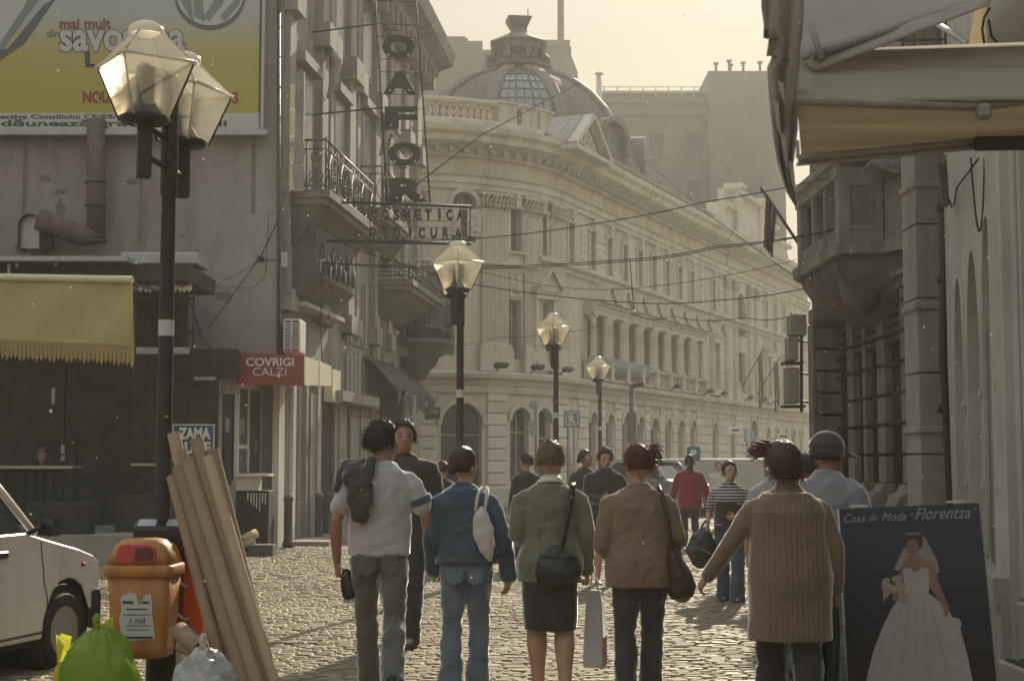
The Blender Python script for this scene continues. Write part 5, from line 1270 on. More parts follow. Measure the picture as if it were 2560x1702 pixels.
mb = MB(); mb.obox((3.72, 10.2, .15), (3, 0, 0), (0, .4, 0), (0, 0, .17)); mb.build('door_step', M['concrete'], nb, bevel=.012)
MB().tube([NP.P(NP.uv(2440, 392)[0], NP.uv(2440, 392)[1], .3), NP.P(NP.uv(2386, 508)[0], NP.uv(2386, 508)[1], .1)], .05, 7).build('raking_strut', M['rust'], nb)
p0, p1, p2 = [at(u, v, 12.2) for u, v in ((2427, 395), (2442, 578), (2461, 395))]
wl = MB(); wl.tube([p0.lerp(p2, t_) + V((0, 0, -.62 * (1 - (2 * t_ - 1) ** 2))) for t_ in np.linspace(0, 1, 17)], .008, 5); tag(wl.build('cable', M['wire']), 'slack black loop of cable hanging in front of the blind arches', 'cable')
wl = MB(); wl.tube([at(2374, 500, 13.5), at(2380, 520, 13.5), at(2386, 508, 13.5), at(2392, 470, 13.4), at(2450, 392, 12.8)], .009, 5); tag(wl.build('cable', M['wire']), 'black cable curling at the foot of the rusty raking strut', 'cable')

# ---------------------------------------------------------------- old fabric awning overhead
M['awn'] = mat('awning_canvas', (0.36, 0.33, 0.285), .85, (0.41, 0.375, 0.325), 2.0, stretch=(.4, 1, 3), bump=.2, bscale=18, transl=.22)
M['awn2'] = mat('awning_canvas_yellowed', (0.52, 0.475, 0.375), .85, (0.43, 0.395, 0.315), 3.5, stretch=(.3, 1, 7), bump=.3, bscale=12, transl=.40)
M['awn_dark'] = mat('awning_valance_cloth', (0.26, 0.23, 0.19), .9, (0.37, 0.33, 0.275), 5.0, stretch=(1, 1, .3), bump=.4, bscale=14)
M['awn_bar'] = mat('awning_tube_paint', (0.20, 0.18, 0.15), .5, (0.27, .25, .21), 6.0)
awg = thing('fabric_awning', 'sagging tan canvas awning with torn valance hanging overhead at upper right', 'awning', at(2300, 300, 5.2))
def cloth(name, tl, tr, br, bl, Yt, Yb, m, ripple=.012, nx=26, ny=14, sag=0.0):
    rows = []
    for i in range(ny + 1):
        fv = i / ny; row = []
        for j in range(nx + 1):
            fu = j / nx
            u = (tl[0] * (1 - fu) + tr[0] * fu) * (1 - fv) + (bl[0] * (1 - fu) + br[0] * fu) * fv
            v = (tl[1] * (1 - fu) + tr[1] * fu) * (1 - fv) + (bl[1] * (1 - fu) + br[1] * fu) * fv + sag * 4 * fu * (1 - fu)
            Y = Yt + (Yb - Yt) * fv + ripple * (math.sin(fv * 17 + fu * 2.5) * (1 - .6 * fu) + .6 * math.sin(fv * 31 + fu * 5))
            row.append(at(u, v, Y))
        rows.append(row)
    mb = MB(); mb.grid(rows); return mb.build(name, m, awg, solid=.004), rows
cloth('canvas_top', (1900, -160), (2760, -220), (2700, -75), (2005, 150), 6.0, 5.3, M['awn'], .01)
cloth('canvas_fold', (2005, 150), (2470, -10), (2470, 14), (2040, 178), 5.3, 5.25, M['awn'], .004, 16, 3)
M['awn3'] = mat('awning_canvas_streaked', (0.38, 0.345, 0.265), .85, (0.31, 0.28, 0.21), 4.5, stretch=(.25, 1, 9), bump=.3, bscale=12, transl=.3)
cloth('canvas_middle', (2000, 128), (4000, 53), (4000, 247), (1993, 252), 5.5, 4.95, M['awn3'], .012, 48)
cloth('canvas_lower', (1992, 252), (4000, 277), (4000, 290), (2003, 388), 4.97, 5.25, M['awn2'], .014, 48)
cloth('canvas_hem', (2003, 385), (2460, 347), (2462, 372), (1990, 415), 5.24, 5.2, M['awn'], .004, 16, 3)
for pts, r_ in (((( 2030, 140, 5.26), (2230, 75, 5.3), (2470, -18, 5.5), (4060, -600, 5.9)), .016), (((1990, 250, 4.93), (2250, 261, 4.95), (2440, 266, 4.97), (2600, 246, 5.0), (4060, 240, 5.05)), .017), (((1996, 396, 5.19), (2200, 378, 5.2), (2460, 352, 5.2)), .014)):
    MB().tube([at(*p) for p in pts], r_, 9).build('awning_tube', M['awn_bar'], awg)
MB().tube([at(2440, 360, 5.15), at(2800, 352, 5.2), at(4060, 322, 5.2)], .026, 10).build('roller_tube', M['black'], awg)
mb = MB(); mb.obox(at(2448, 296, 4.93), (.048, 0, 0), (0, .05, 0), (0, 0, .055)); mb.build('tube_joint', M['awn_bar'], awg, bevel=.012)
MB().tube([at(2028, 60, 5.3), at(2040, 105, 5.25), at(2056, 150, 5.2)], .012, 7).build('hinge_arm', M['awn_bar'], awg)
# torn valance on the outer edge
rt = random.Random(11)
lft = [(1904, -160), (1905, 20), (1911, 62), (1909, 96), (1924, 90), (1917, 140), (1932, 137), (1919, 170), (1922, 205), (1927, 270), (1932, 330), (1944, 400), (1955, 440), (1968, 480), (1989, 514)]
rgt = [(2010, -160), (2008, 20), (2006, 62), (2003, 96), (2000, 110), (1998, 140), (1997, 160), (1996, 180), (1995, 205), (1993, 260), (1993, 320), (1984, 395), (1980, 425), (1984, 470), (1991, 512)]
rows = []
for (a, b) in zip(lft, rgt):
    rows.append([at(a[0] + (b[0] - a[0]) * j / 10, a[1] + (b[1] - a[1]) * j / 10, 5.0 + .25 * (a[1] + 160) / 700 * 0 + .035 * math.sin(j * 1.25 + a[1] * .012) + .04 * j / 10) for j in range(11)])
mb = MB(); mb.grid(rows); mb.build('valance', M['awn_dark'], awg, solid=.006)
for u, v, L_ in ((1932, 250, 90), (1950, 330, 95), (1969, 400, 80), (1944, 200, 60)):
    MB().add([at(u, v, 4.97), at(u + 14, v + 8, 4.96), at(u + 20, v + L_, 4.95), at(u + 9, v + L_ * .7, 4.97)], [(0, 1, 2, 3)]).build('torn_strip', M['awn_dark'], awg, solid=.003)
MB().add([at(1990, 395, 5.0), at(2000, 398, 5.0), at(1998, 352, 5.0), at(1990, 350, 5.0)], [(0, 1, 2, 3)]).build('torn_strip', M['awn2'], awg, solid=.003)
# upper floor bits seen past the awning
uw = thing('upper_window', 'grey framed upper window half hidden behind the overhead awning', 'window', at(2270, 110, 18.8))
def q3(name, u0, u1, v0, v1, Y, m, par, d=.06): p, q = at(u0, v1, Y), at(u1, v0, Y); return MB().obox(p, (q.x - p.x, 0, 0), (0, d, 0), (0, 0, q.z - p.z)).build(name, m, par)
q3('window_wall', 2130, 2357, -80, 160, 18.9, M['grey_pier'], uw, .2)
for u0, u1, m in ((2150, 2180, 'wood'), (2215, 2248, 'galv'), (2262, 2282, 'glass_pale'), (2290, 2304, 'wood'), (2312, 2340, 'glass_pale')): q3('shutter', u0, u1, -40, 140, 18.8, M[m], uw)
q3('window_sill', 2240, 2415, 97, 101, 18.0, M['iron'], uw, .05); 
MB().tube([at(2330, 50, 14.0), at(2420, 112, 13.0)], .03, 7).build('stay', M['galv'], uw); MB().tube([at(2363, -40, 15), at(2364, 125, 15)], .015, 6).build('rod', M['iron'], uw)
lc = MB(); lc.add([at(2445, -20, 9.0), at(2472, -20, 9.0), at(2474, 122, 9.0), at(2420, 124, 9.1)], [(0, 1, 2, 3)]); tag(lc.build('cloth_drape', mat('drape_cloth', (0.68, 0.6, 0.45), .8, transl=.5), solid=.01), 'sunlit cream cloth hanging in the gap above the overhead awning', 'cloth')
for pts, lb2 in ((((2475, 20), (2460, 45), (2455, 75), (2462, 118)), 'thin black cable curling beside the sunlit cream cloth'), (((2472, 50), (2478, 90), (2500, 118)), 'short black cable drooping right of the sunlit cream cloth')):
    MBt = MB(); MBt.tube([at(u, v, 8.6) for u, v in pts], .008, 5); tag(MBt.build('cable', M['wire']), lb2, 'cable')
mb = MB(); mb.sphere(at(2530, 60, 8.8), (.16, .1, .22), 12, 8); mb.obox(at(2490, 130, 8.9), (.5, 0, 0), (0, .2, 0), (0, 0, .5)); 
ob_ = mb.build('bundled_cloth', M['awn']); tag(ob_, 'bundled tan canvas wrapped at the top corner by the awning', 'cloth')
# ================================================================ street lamps
def lamp_glass():
    m = bpy.data.materials.new('frosted_lamp_plastic'); m.use_nodes = True; t = m.node_tree; t.nodes.clear(); N = t.nodes.new; L = t.links.new
    out = N('ShaderNodeOutputMaterial'); tp = N('ShaderNodeBsdfTransparent'); tr = N('ShaderNodeBsdfTranslucent'); rf_ = N('ShaderNodeBsdfRefraction'); gl = N('ShaderNodeBsdfGlossy')
    tp.inputs['Color'].default_value = (.97, .95, .9, 1); tr.inputs['Color'].default_value = (.95, .90, .78, 1); rf_.inputs['Color'].default_value = (1, .95, .84, 1); rf_.inputs['Roughness'].default_value = .62; rf_.inputs['IOR'].default_value = 1.33; gl.inputs['Roughness'].default_value = .25
    a, b, c = N('ShaderNodeMixShader'), N('ShaderNodeMixShader'), N('ShaderNodeMixShader'); a.inputs[0].default_value = .70; b.inputs[0].default_value = .38; c.inputs[0].default_value = .05
    L(tr.outputs[0], a.inputs[1]); L(rf_.outputs[0], a.inputs[2]); L(a.outputs[0], b.inputs[1]); L(tp.outputs[0], b.inputs[2]); L(b.outputs[0], c.inputs[1]); L(gl.outputs[0], c.inputs[2]); L(c.outputs[0], out.inputs['Surface'])
    return m
M['lamp_glass'] = lamp_glass()
M['lamp_edge'] = mat('lamp_edge_plastic', (0.88, 0.84, 0.72), 0.2, transl=0.5)
M['insul'] = mat('lamp_reflector', (0.16, 0.15, 0.13), 0.4, (0.22, .2, .18), 10.0)
lamp = thing('street_lamp', 'tall double lantern lamp post beside the orange bins', 'street lamp', (-2.158, 9.2, 0), 'double lantern lamp posts along the street')
LO = V(lamp.location)
mb = MB(); mb.lathe([(.085, 0), (.085, .9), (.07, 1.0), (.052, 1.06), (.047, 2.6), (.045, 3.2), (.055, 3.22), (.055, 3.95), (.03, 4.0)], LO, 14); mb.build('pole', M['iron'], lamp)
for k, z in enumerate((2.32,)):
    mb = MB(); mb.lathe([(.0495, z), (.0495, z + .1)], LO, 14, caps=False); mb.build('paper_band', M['poster_white'], lamp)
def lantern(off, rz):
    B = LO + V((off[0], off[1], 3.60)); d0 = V((off[0], off[1], 0)).normalized()
    # bracket arms and ballast box
    mb = MB()
    for z, s_ in ((-.02, .6), (-.2, 1.0)): mb.tube([LO + V((0, 0, 3.6 + z - .02)), LO.lerp(V((B.x, B.y, 0)), .55) + V((0, 0, 3.59 + z)), V((B.x, B.y, 3.60 + z))], [.022, .02, .018], 7)
    mb.build('bracket_arm', M['iron'], lamp)
    mb = MB(); mb.box(B + V((0, 0, -.17)), (.085, .085, .34), R(20)); mb.build('ballast_box', M['iron'], lamp, bevel=.008)
    mb = MB(); mb.lathe([(.05, -.02), (.14, .0), (.16, .03), (.11, .055), (.08, .1), (.045, .15)], B, 16); mb.build('base_cup', M['iron'], lamp)
    pr_ = []
    for k in range(10): pr_ += [(.044, .15 + k * .021), (.062, .155 + k * .021), (.044, .163 + k * .021)]
    mb = MB(); mb.lathe(pr_ + [(.03, .37)], B, 14); mb.build('reflector', M['insul'], lamp)
    def sq(r, z): return [B + V((r * math.cos(rz + k * math.pi / 2), r * math.sin(rz + k * math.pi / 2), z)) for k in range(4)]
    lo, md, hi, tp = sq(.165, .02), sq(.315, .36), sq(.10, .555), sq(.085, .585)
    for k in range(4):
        j = (k + 1) % 4
        MB().add([lo[k], lo[j], md[j], md[k]], [(0, 1, 2, 3)]).build('glass_pane', M['lamp_glass'], lamp)
        MB().add([md[k] + V((0, 0, .012)), md[j] + V((0, 0, .012)), hi[j], hi[k]], [(0, 1, 2, 3)]).build('roof_pane', M['lamp_glass'], lamp)
        MB().tube([lo[k], md[k]], .007, 6).build('edge_bar', M['iron'] if k % 2 else M['lamp_edge'], lamp)
        MB().tube([md[k], hi[k]], .006, 6).build('edge_bar', M['lamp_edge'], lamp)
        MB().tube([md[k] + V((0, 0, .006)), md[j] + V((0, 0, .006))], .011, 7).build('rim_bar', M['lamp_edge'], lamp)
        MB().sphere(md[k], .018, 8, 6).build('corner_knob', M['lamp_edge'], lamp)
    mb = MB(); mb.lathe([(.105, .55), (.112, .57), (.10, .60), (.06, .625), (.0, .632)], B, 12, caps=False); mb.build('cap', M['lamp_edge'], lamp)
lantern((-.085, -.30), R(90 - 10)); lantern((.0, .38), R(90 + 24))
for (u, Y, rz, lab) in ((1150, 18.3, 12, 'double lantern lamp post with white paper band standing before the arched bank door'), (1390, 27.2, 5, 'bright double lantern lamp post before the bank, third from the bins'), (1500, 38.5, 4, 'farthest bright double lantern lamp post, before the columned bank front')):
    c = copy_tree(lamp, V(((u - CU) / F * Y, Y, 0))); c.rotation_euler = (0, 0, R(rz)); c['label'] = lab
# slim camera post by the bank
p = at(1580, 1200, 43); cp = thing('camera_post', 'slim dark post with small camera arm before the bank columns', 'post', (p.x, 43, 0))
zt = at(1580, 962, 43).z; MB().tube([V((p.x, 43, 0)), V((p.x, 43, 1.2)), V((p.x, 43, zt))], [.09, .075, .06], 10).build('post', M['dark_stone_flat'], cp)
mb = MB(); mb.obox((p.x, 42.9, zt - .1), (.35, 0, .05), (0, .12, 0), (0, 0, .12)); mb.build('camera', M['iron'], cp); mb = MB(); mb.obox((p.x - .12, 42.85, zt - 1.7), (.24, 0, 0), (0, .24, 0), (0, 0, .9)); mb.build('post_box', M['dark_stone_flat'], cp)

# ================================================================ litter bins round the lamp post
M['orange'] = mat('bin_orange', (0.42, 0.17, 0.035), .5, (0.46, 0.20, 0.05), 3.0, stain=((.20, .095, .045), 5.0, .8), bump=.12, bscale=30)
M['orange2'] = mat('bin_bright_orange', (0.62, 0.16, 0.03), .4, transl=.35); M['bin_red'] = mat('bin_red', (0.38, 0.035, 0.025), .4)
def rrect(c, hx, hy, z, r, n=5, rz=0):
    pts = []
    for sx, sy, a0 in ((1, 1, 0), (-1, 1, 90), (-1, -1, 180), (1, -1, 270)):
        for k in range(n):
            a = R(a0 + 90 * k / (n - 1)); q = V((sx * (hx - r) + r * math.cos(a), sy * (hy - r) + r * math.sin(a), 0))
            q.rotate(Matrix.Rotation(rz, 3, 'Z')); pts.append(V((c[0], c[1], z)) + q)
    return pts
def bin_(x, y, rz, lab, m, mouth):
    t = thing('litter_bin', lab, 'bin', (x, y, 0.36), 'orange bins on the lamp post'); c = (x, y); sg = 1 if mouth else -1
    mb = MB(); mb.loft([rrect(c, .12, .10, .385, .04, rz=rz), rrect(c, .155, .13, .395, .05, rz=rz), rrect(c, .163, .137, .45, .05, rz=rz), rrect(c, .178, .15, .70, .05, rz=rz), rrect(c, .190, .158, .875, .05, rz=rz)]); mb.build('bin_body', m, t)
    mb = MB(); mb.loft([rrect(c, .196, .165, .865, .05, rz=rz), rrect(c, .207, .175, .872, .05, rz=rz), rrect(c, .207, .175, .925, .05, rz=rz), rrect(c, .196, .165, .935, .05, rz=rz)]); mb.build('rim', m, t)
    mb = MB(); mb.loft([rrect(c, .194, .16, .935, .05, rz=rz), rrect(c, .182, .15, 1.0, .06, rz=rz), rrect(c, .16, .13, 1.05, .07, rz=rz), rrect(c, .12, .1, 1.078, .06, rz=rz), rrect(c, .07, .06, 1.087, .04, rz=rz)]); mb.build('lid', m, t)
    q = Matrix.Rotation(rz, 3, 'Z')
    def fp(xx, z, o): return V((c[0], c[1], z)) + q @ V((xx, -o, 0))
    pts = [(-.13, .945), (.105, .945), (.11, 1.0), (.10, 1.04), (.07, 1.055), (-.10, 1.055), (-.122, 1.035)]
    mb = MB(); mb.prism([fp(x_, z_, .155 - (z_ - .945) * .2 + .015) for x_, z_ in pts], q @ V((0, .05, 0))); mb.build('mouth_frame', M['bin_red'], t, bevel=.006)
    mb = MB(); mb.prism([fp(x_ * .86 + .03, z_ * .9 + .1 - .002, .155 - (z_ - .945) * .2 + .0165) for x_, z_ in [(-.06, .955), (.075, .955), (.078, 1.02), (.055, 1.04), (-.05, 1.04)]], q @ V((0, .02, 0))); mb.build('mouth', mat('bin_mouth', (0.10, 0.015, 0.012), .6), t)
    if mouth:
        rt_ = random.Random(2); q0_ = .03; L_ = [(-.115, .74), (-.10, .765), (-.085, .76), (-.07, .785), (-.05, .77), (-.035, .775), (-.02, .72), (-.012, .70), (.0, .73), (.02, .765), (.045, .77), (.052, .72), (.055, .64), (.065, .56), (.07, .505), (-.02, .50), (-.105, .497), (-.112, .55), (-.12, .62), (-.108, .68)]
        def o_at(z): return .137 + (z - .45) * .0525 + .003
        mb = MB(); L_ = [(x_ * 1.12 + q0_, z_) for x_, z_ in L_]; mb = MB(); mb.prism([fp(x_, z_, o_at(z_)) for x_, z_ in L_], q @ V((0, .004, 0))); mb.build('torn_poster', M['poster_white'], t)
        for x0, x1, z0, z1 in ((-.105, -.045, .712, .728), (.0, .04, .712, .726), (-.085, .03, .676, .684), (-.1, .045, .645, .65), (-.08, .04, .558, .562), (-.085, .05, .582, .586), (-.11, .06, .508, .522)):
            mb = MB(); mb.prism([fp(x_ * 1.1 + q0_, z_, o_at(z_) + .002) for x_, z_ in ((x0, z0), (x1, z0), (x1, z1), (x0, z1))], q @ V((0, .002, 0))); mb.build('print_line', M['ink'], t)
        O_ = fp(-.04, .598, o_at(.6) + .003); text('r.mll', O_, q @ V((.09, 0, 0)), V((0, 0, .036)), M['ink'], t, depth=.001)
    return t
bin_(-2.195, 8.93, R(-2), 'weathered orange litter bin with torn white poster and red mouth', M['orange'], True)
bin_(-2.10, 9.47, R(178), 'bright orange litter bin behind the lamp post and cardboard tubes', M['orange2'], False)
hd = thing('bin_bracket', 'black bin mount wrapped round the lamp post with sloped ashtray top', 'bracket', (-2.15, 9.2, 0))
mb = MB(); mb.loft([[V((x, y, z)) for x, y in ((-2.31, ya), (-1.97, ya), (-1.97, yb), (-2.31, yb))] for z, ya, yb in ((1.0, 9.08, 9.34), (1.14, 9.08, 9.34), (1.185, 9.16, 9.3))], True, False); mb.build('hood', M['black_gloss'], hd, bevel=.012)
for x in (-2.285, -2.11): MB().obox((x, 9.088, 1.145), (.11, 0, 0), (0, .065, .036), (0, -.004, .008)).build('ashtray_plate', M['galv'], hd)
mb = MB(); mb.obox((-2.2, 9.1, .02), (.16, 0, 0), (0, .2, 0), (0, 0, .98)); mb.build('mount_post', M['black_gloss'], hd, bevel=.01)
for z in (.5, .62, .82): MB().tube([V((-2.04, 9.1, z)), V((-2.0, 9.15, z - .04)), V((-2.0, 9.3, z - .04))], .01, 6).build('clip', M['galv'], hd)

# ================================================================ cardboard tubes leaning on the bins
M['card'] = mat('cardboard', (0.35, 0.26, 0.165), .85, (0.40, 0.30, 0.20), 5.0, stretch=(1, 1, .2), stain=((.25, .18, .11), 4.0, .5), rand=.34)
M['card_in'] = mat('tube_hollow_dark', (0.12, 0.085, 0.055), .9)
TB = [((434, 1083), 597, 8.80, .045), ((491, 1096), 652, 8.85, .046), ((530, 1124), 706, 8.82, .045), ((452, 1128), 625, 8.70, .044), ((468, 1152), 676, 8.60, .047), ((432, 1190), 594, 8.68, .046), ((502, 1158), 690, 8.71, .046), ((519, 1142), 716, 8.70, .043), ((478, 1140), 630, 8.92, .043), ((446, 1168), 645, 8.58, .044)]
TL = ['tallest cardboard tube, sticking out at the left top of the leaning bundle', 'cardboard tube with broad pale end rising in the middle of the bundle', 'cardboard tube at the right top of the leaning bundle', 'cardboard tube tucked behind the tallest one in the bundle', 'cardboard tube crossing the front of the bundle from left to right', 'lowest cardboard tube along the left flank of the bundle', 'cardboard tube inside the right half of the bundle', 'cardboard tube on the outer right flank of the bundle', 'cardboard tube hidden deep at the back of the bundle', 'front cardboard tube next to the left flank of the bundle']
for i_, (((tu, tv), bu, Yb, r_), lb3) in enumerate(zip(TB, TL)):
    r_ *= .90; top = at(tu, tv, 9.03 + (Yb - 8.7) * .25); g_ = at(bu, 1150 + 1.55 * F / Yb, Yb); g_.z = .02
    t = thing('cardboard_tube', lb3, 'cardboard tube', g_, 'cardboard tubes leaning beside the orange bins')
    d_ = (top - g_).normalized(); md_ = g_.lerp(top, .55) + V((0, 0, -.012))
    mb = MB(); mb.tube([g_, g_.lerp(md_, .5), md_, top], [r_, r_, r_ * .98, r_], 12, caps=False)
    x_, y_ = mb.frame_ax(d_); k0 = len(mb.v)
    mb.tube([top, top - d_ * .12], [r_ * .8, r_ * .8], 12, caps=False); mb.tube([top - d_ * .0005, top + d_ * .0005], [r_, r_ * .8], 12, caps=False); mb.build('tube_wall', M['card'], t)
    MB().tube([top - d_ * .1, top - d_ * .09], r_ * .8, 12).build('dark_end_cap', M['card_in'], t)  # dark disc in the hollow end: inner shade put into its colour
for a_, b_, r_, lb3 in (((447, 1575, 8.72), (500, 1622, 8.58), .05, 'short cut cardboard tube lying against the bin post'), ((452, 1610, 8.85), (520, 1640, 8.75), .045, 'short cut cardboard tube under the leaning bundle')):
    p, q = at(*a_), at(*b_); t = thing('cardboard_tube', lb3, 'cardboard tube', p, 'cut tube ends beside the bins'); mb = MB(); mb.tube([p, q], r_, 12, caps=False); mb.build('tube_wall', M['card'], t, solid=.008)

# ================================================================ rubbish bags
def bagmesh(c, rx, ry, rz, seed, knot=True, amp=.085):
    c = V(c); mb = MB(); n, m = 56, 36; rows = []
    for i in range(m + 1):
        th = -math.pi / 2 + math.pi * i / m; row = []
        for j in range(n + 1):
            a = 2 * math.pi * (j % n) / n; d = V((math.cos(th) * math.cos(a), math.cos(th) * math.sin(a), math.sin(th)))
            up = max(0, (d.z - .25) / .75)
            k = 1 + amp * mnoise.noise(d * 2.1 + V((seed, 0, 0))) * 1.6 + amp * .55 * (1 - abs(mnoise.noise(d * 4.2 + V((0, seed, 0)))) * 2.5)
            k -= up * .045 * (1 + math.cos(a * 9 + 2 * math.sin(a * 3 + seed))) * (1 - .3 * up)
            z = d.z * rz * k
            if d.z < -.6: z = max(z, -rz * .82)
            fl_ = max(.05, math.cos(th)) ** -.22 if abs(math.cos(th)) > 1e-3 else 1.0
            row.append(c + V((d.x * rx * k * fl_, d.y * ry * k * fl_, z + (up ** 6) * .03)))
        rows.append(row)
    mb.grid(rows)
    if knot:
        t_ = c + V((0, 0, rz * .93)); mb.tube([t_, t_ + V((.004, 0, .03)), t_ + V((-.008, 0, .06)), t_ + V((-.014, .0, .11)), t_ + V((-.004, .0, .14))], [.03, .016, .014, .024, .012], 8)
        mb.tube([t_ + V((0, 0, .03)), t_ + V((.03, -.01, .05)), t_ + V((.045, -.01, .02))], [.014, .02, .008], 6)
    return mb
M['bag_green'] = mat('green_bag_film', (0.30, 0.45, 0.05), .18, (0.36, 0.50, 0.09), 4.0, transl=.6, bump=.5, bscale=14)
M['bag_yellow'] = mat('yellow_bag_film', (0.62, 0.60, 0.05), .3, transl=.55, bump=.4, bscale=12)
M['bag_white'] = mat('clear_bag_film', (0.36, 0.36, 0.36), .2, (0.62, 0.60, 0.57), 9.0, transl=.4, bump=.8, bscale=16, contrast=(.42, .58))
p = at(240, 1833, 8.4); o_ = bagmesh((p.x, 8.4, .265), .225, .2, .31, 3.1).build('rubbish_bag', M['bag_green']); tag(o_, 'knotted green see-through rubbish bag below the orange bin', 'rubbish bag')
p = at(212, 1825, 8.72); mb = bagmesh((p.x, 8.75, .22), .19, .17, .27, 8.3, False)
for pts in (((150, 1600), (152, 1582), (180, 1590), (160, 1650)), ((225, 1570), (262, 1555), (285, 1535), (284, 1590))): mb.add([at(u, v, 8.62) for u, v in pts], [(0, 1, 2, 3)])
mb.add([at(140, 1585, 8.6), at(178, 1600, 8.55), at(168, 1640, 8.5), at(146, 1690, 8.55)], [(0, 1, 2, 3)])
tag(mb.build('rubbish_bag', M['bag_yellow']), 'bright yellow rubbish bag squeezed behind the green bag', 'rubbish bag')
p = at(508, 1849, 8.15); o_ = bagmesh((p.x, 8.15, .215), .195, .17, .275, 5.7, True, .10).build('rubbish_bag', M['bag_white']); tag(o_, 'crumpled greyish clear rubbish bag at the foot of the cardboard tubes', 'rubbish bag')

# ================================================================ fashion house board
TLp, TRp, BLp = at(2098, 1273, 9.05), at(2447, 1257, 8.85), at(2126, 1788, 8.87); BRp = TRp + (BLp - TLp) + V((.028, 0, 0))
bd = thing('sandwich_board', 'dark board advert with a bride and the words Casa de Moda Florentza', 'advertising board', ((BLp.x + BRp.x) / 2, 8.9, 0))
dr_, du_ = (TRp - TLp), (TLp - BLp); nb_ = dr_.cross(du_).normalized()
if nb_.y > 0: nb_ = -nb_
pm_ = bpy.data.materials.new('board_print'); pm_.use_nodes = True; t = pm_.node_tree; b_ = t.nodes['Principled BSDF']; b_.inputs['Roughness'].default_value = .5; b_.inputs['Specular IOR Level'].default_value = .2
tc_ = t.nodes.new('ShaderNodeTexCoord'); mpg = t.nodes.new('ShaderNodeSeparateXYZ'); rmp = t.nodes.new('ShaderNodeValToRGB'); t.links.new(tc_.outputs['Generated'], mpg.inputs[0]); t.links.new(mpg.outputs['Z'], rmp.inputs[0]); t.links.new(rmp.outputs[0], b_.inputs['Base Color'])
rmp.color_ramp.elements[0].position = .25; rmp.color_ramp.elements[0].color = (.026, .022, .023, 1); rmp.color_ramp.elements[1].position = .85; rmp.color_ramp.elements[1].color = (.048, .05, .07, 1)
MB().prism([TLp, TRp, BRp, BLp], -nb_ * .018).build('board_panel', pm_, bd)
mb = MB(); mb.prism([p + V((0, .02, 0)) for p in (TLp, TRp)] + [V((BRp.x, 9.45, .02)), V((BLp.x, 9.6, .02))], nb_ * -.015); mb.build('board_back', M['black'], bd)
for p, q in ((TLp, BLp), (TRp, BRp)): MB().tube([p + V((0, .012, 0)), V((q.x, q.y + .012, .01))], .012, 6).build('board_edge', M['galv'], bd)
for u in (2128, 2370): MB().obox(at(u, 1268 - (u - 2128) * .045, 8.93), (.1, 0, .004), (0, .03, 0), (0, 0, .012)).build('hinge_plate', M['white'], bd)
def bpt(x, y, lift=.001):
    u, v = 2060 + x * .3062, 1222 + y * .3062; d = ray(u, v); e = V((0, 0, EYE)); k = (TLp + nb_ * lift - e).dot(nb_) / d.dot(nb_); return e + d * k
M['pr_white'] = mat('print_dress_white', (0.30, 0.275, 0.26), .35, (0.36, .33, .31), 3.0); M['pr_veil'] = mat('print_veil', (0.22, 0.19, 0.18), .35, (0.26, .23, .22), 6.0); M['pr_skin'] = mat('print_skin', (0.22, 0.125, 0.095), .35, (.18, .10, .078), 8.0)
M['pr_hair'] = mat('print_hair', (0.025, 0.02, 0.018), .35); M['pr_fold'] = mat('print_fold', (0.275, 0.25, 0.235), .35, (.32, .295, .28), 3.0); M['pr_flower'] = mat('print_flower', (0.36, 0.30, 0.22), .35, (0.24, .19, .14), 14.0); M['pr_lip'] = mat('print_lip', (0.16, .05, .045), .35)
def pr(name, pts, m, lift): return MB().prism([bpt(x, y, lift) for x, y in pts], nb_ * -.0004).build(name, M[m], bd)
def ell(cx, cy, rx, ry, n=20, a0=0): return [(cx + rx * math.cos(a0 + 2 * math.pi * k / n), cy + ry * math.sin(a0 + 2 * math.pi * k / n)) for k in range(n)]
pr('print_veil', [(800, 380), (830, 400), (880, 500), (925, 580), (945, 680), (900, 690), (880, 620), (790, 560), (760, 540), (700, 560), (650, 640), (600, 670), (570, 655), (600, 590), (640, 500), (700, 420)], 'pr_veil', .002)
pr('print_dress', [(640, 650), (690, 640), (745, 680), (800, 640), (860, 650), (862, 760), (855, 850), (900, 880), (1010, 980), (1110, 1130), (1170, 1350), (1230, 1640), (1240, 1800), (330, 1800), (345, 1560), (400, 1330), (480, 1120), (560, 960), (650, 860), (650, 760)], 'pr_white', .003)
for pts in ([(700, 870), (715, 870), (620, 1800), (560, 1800)], [(800, 870), (815, 870), (900, 1800), (850, 1800)], [(850, 880), (862, 885), (1080, 1700), (1040, 1800)], [(655, 900), (668, 895), (470, 1600), (430, 1700)], [(750, 880), (760, 880), (745, 1800), (720, 1800)]): pr('print_fold', pts, 'pr_fold', .0034)
pr('print_shoulders', [(690, 545), (770, 545), (790, 570), (880, 600), (915, 640), (935, 760), (985, 880), (1010, 940), (970, 960), (900, 850), (858, 800), (858, 648), (800, 642), (745, 678), (690, 640), (640, 650), (650, 590)], 'pr_skin', .0038)
pr('print_arm', [(640, 640), (600, 700), (560, 850), (560, 900), (640, 985), (660, 975), (640, 900), (620, 840), (640, 760)], 'pr_skin', .0028)
pr('print_hand', [(960, 900), (1000, 930), (1025, 975), (1000, 1050), (980, 1020)], 'pr_skin', .004)
pr('print_hair', ell(728, 420, 78, 100), 'pr_hair', .0042); pr('print_neck', [(690, 500), (760, 500), (775, 570), (690, 570)], 'pr_skin', .0041)
pr('print_face', ell(718, 470, 56, 76), 'pr_skin', .0046); pr('print_hair', [(662, 470), (668, 400), (720, 380), (790, 400), (800, 480), (775, 440), (735, 405), (690, 415)], 'pr_hair', .005)
for x in (692, 738): pr('print_eye', ell(x, 455, 13, 5, 10), 'pr_hair', .005)
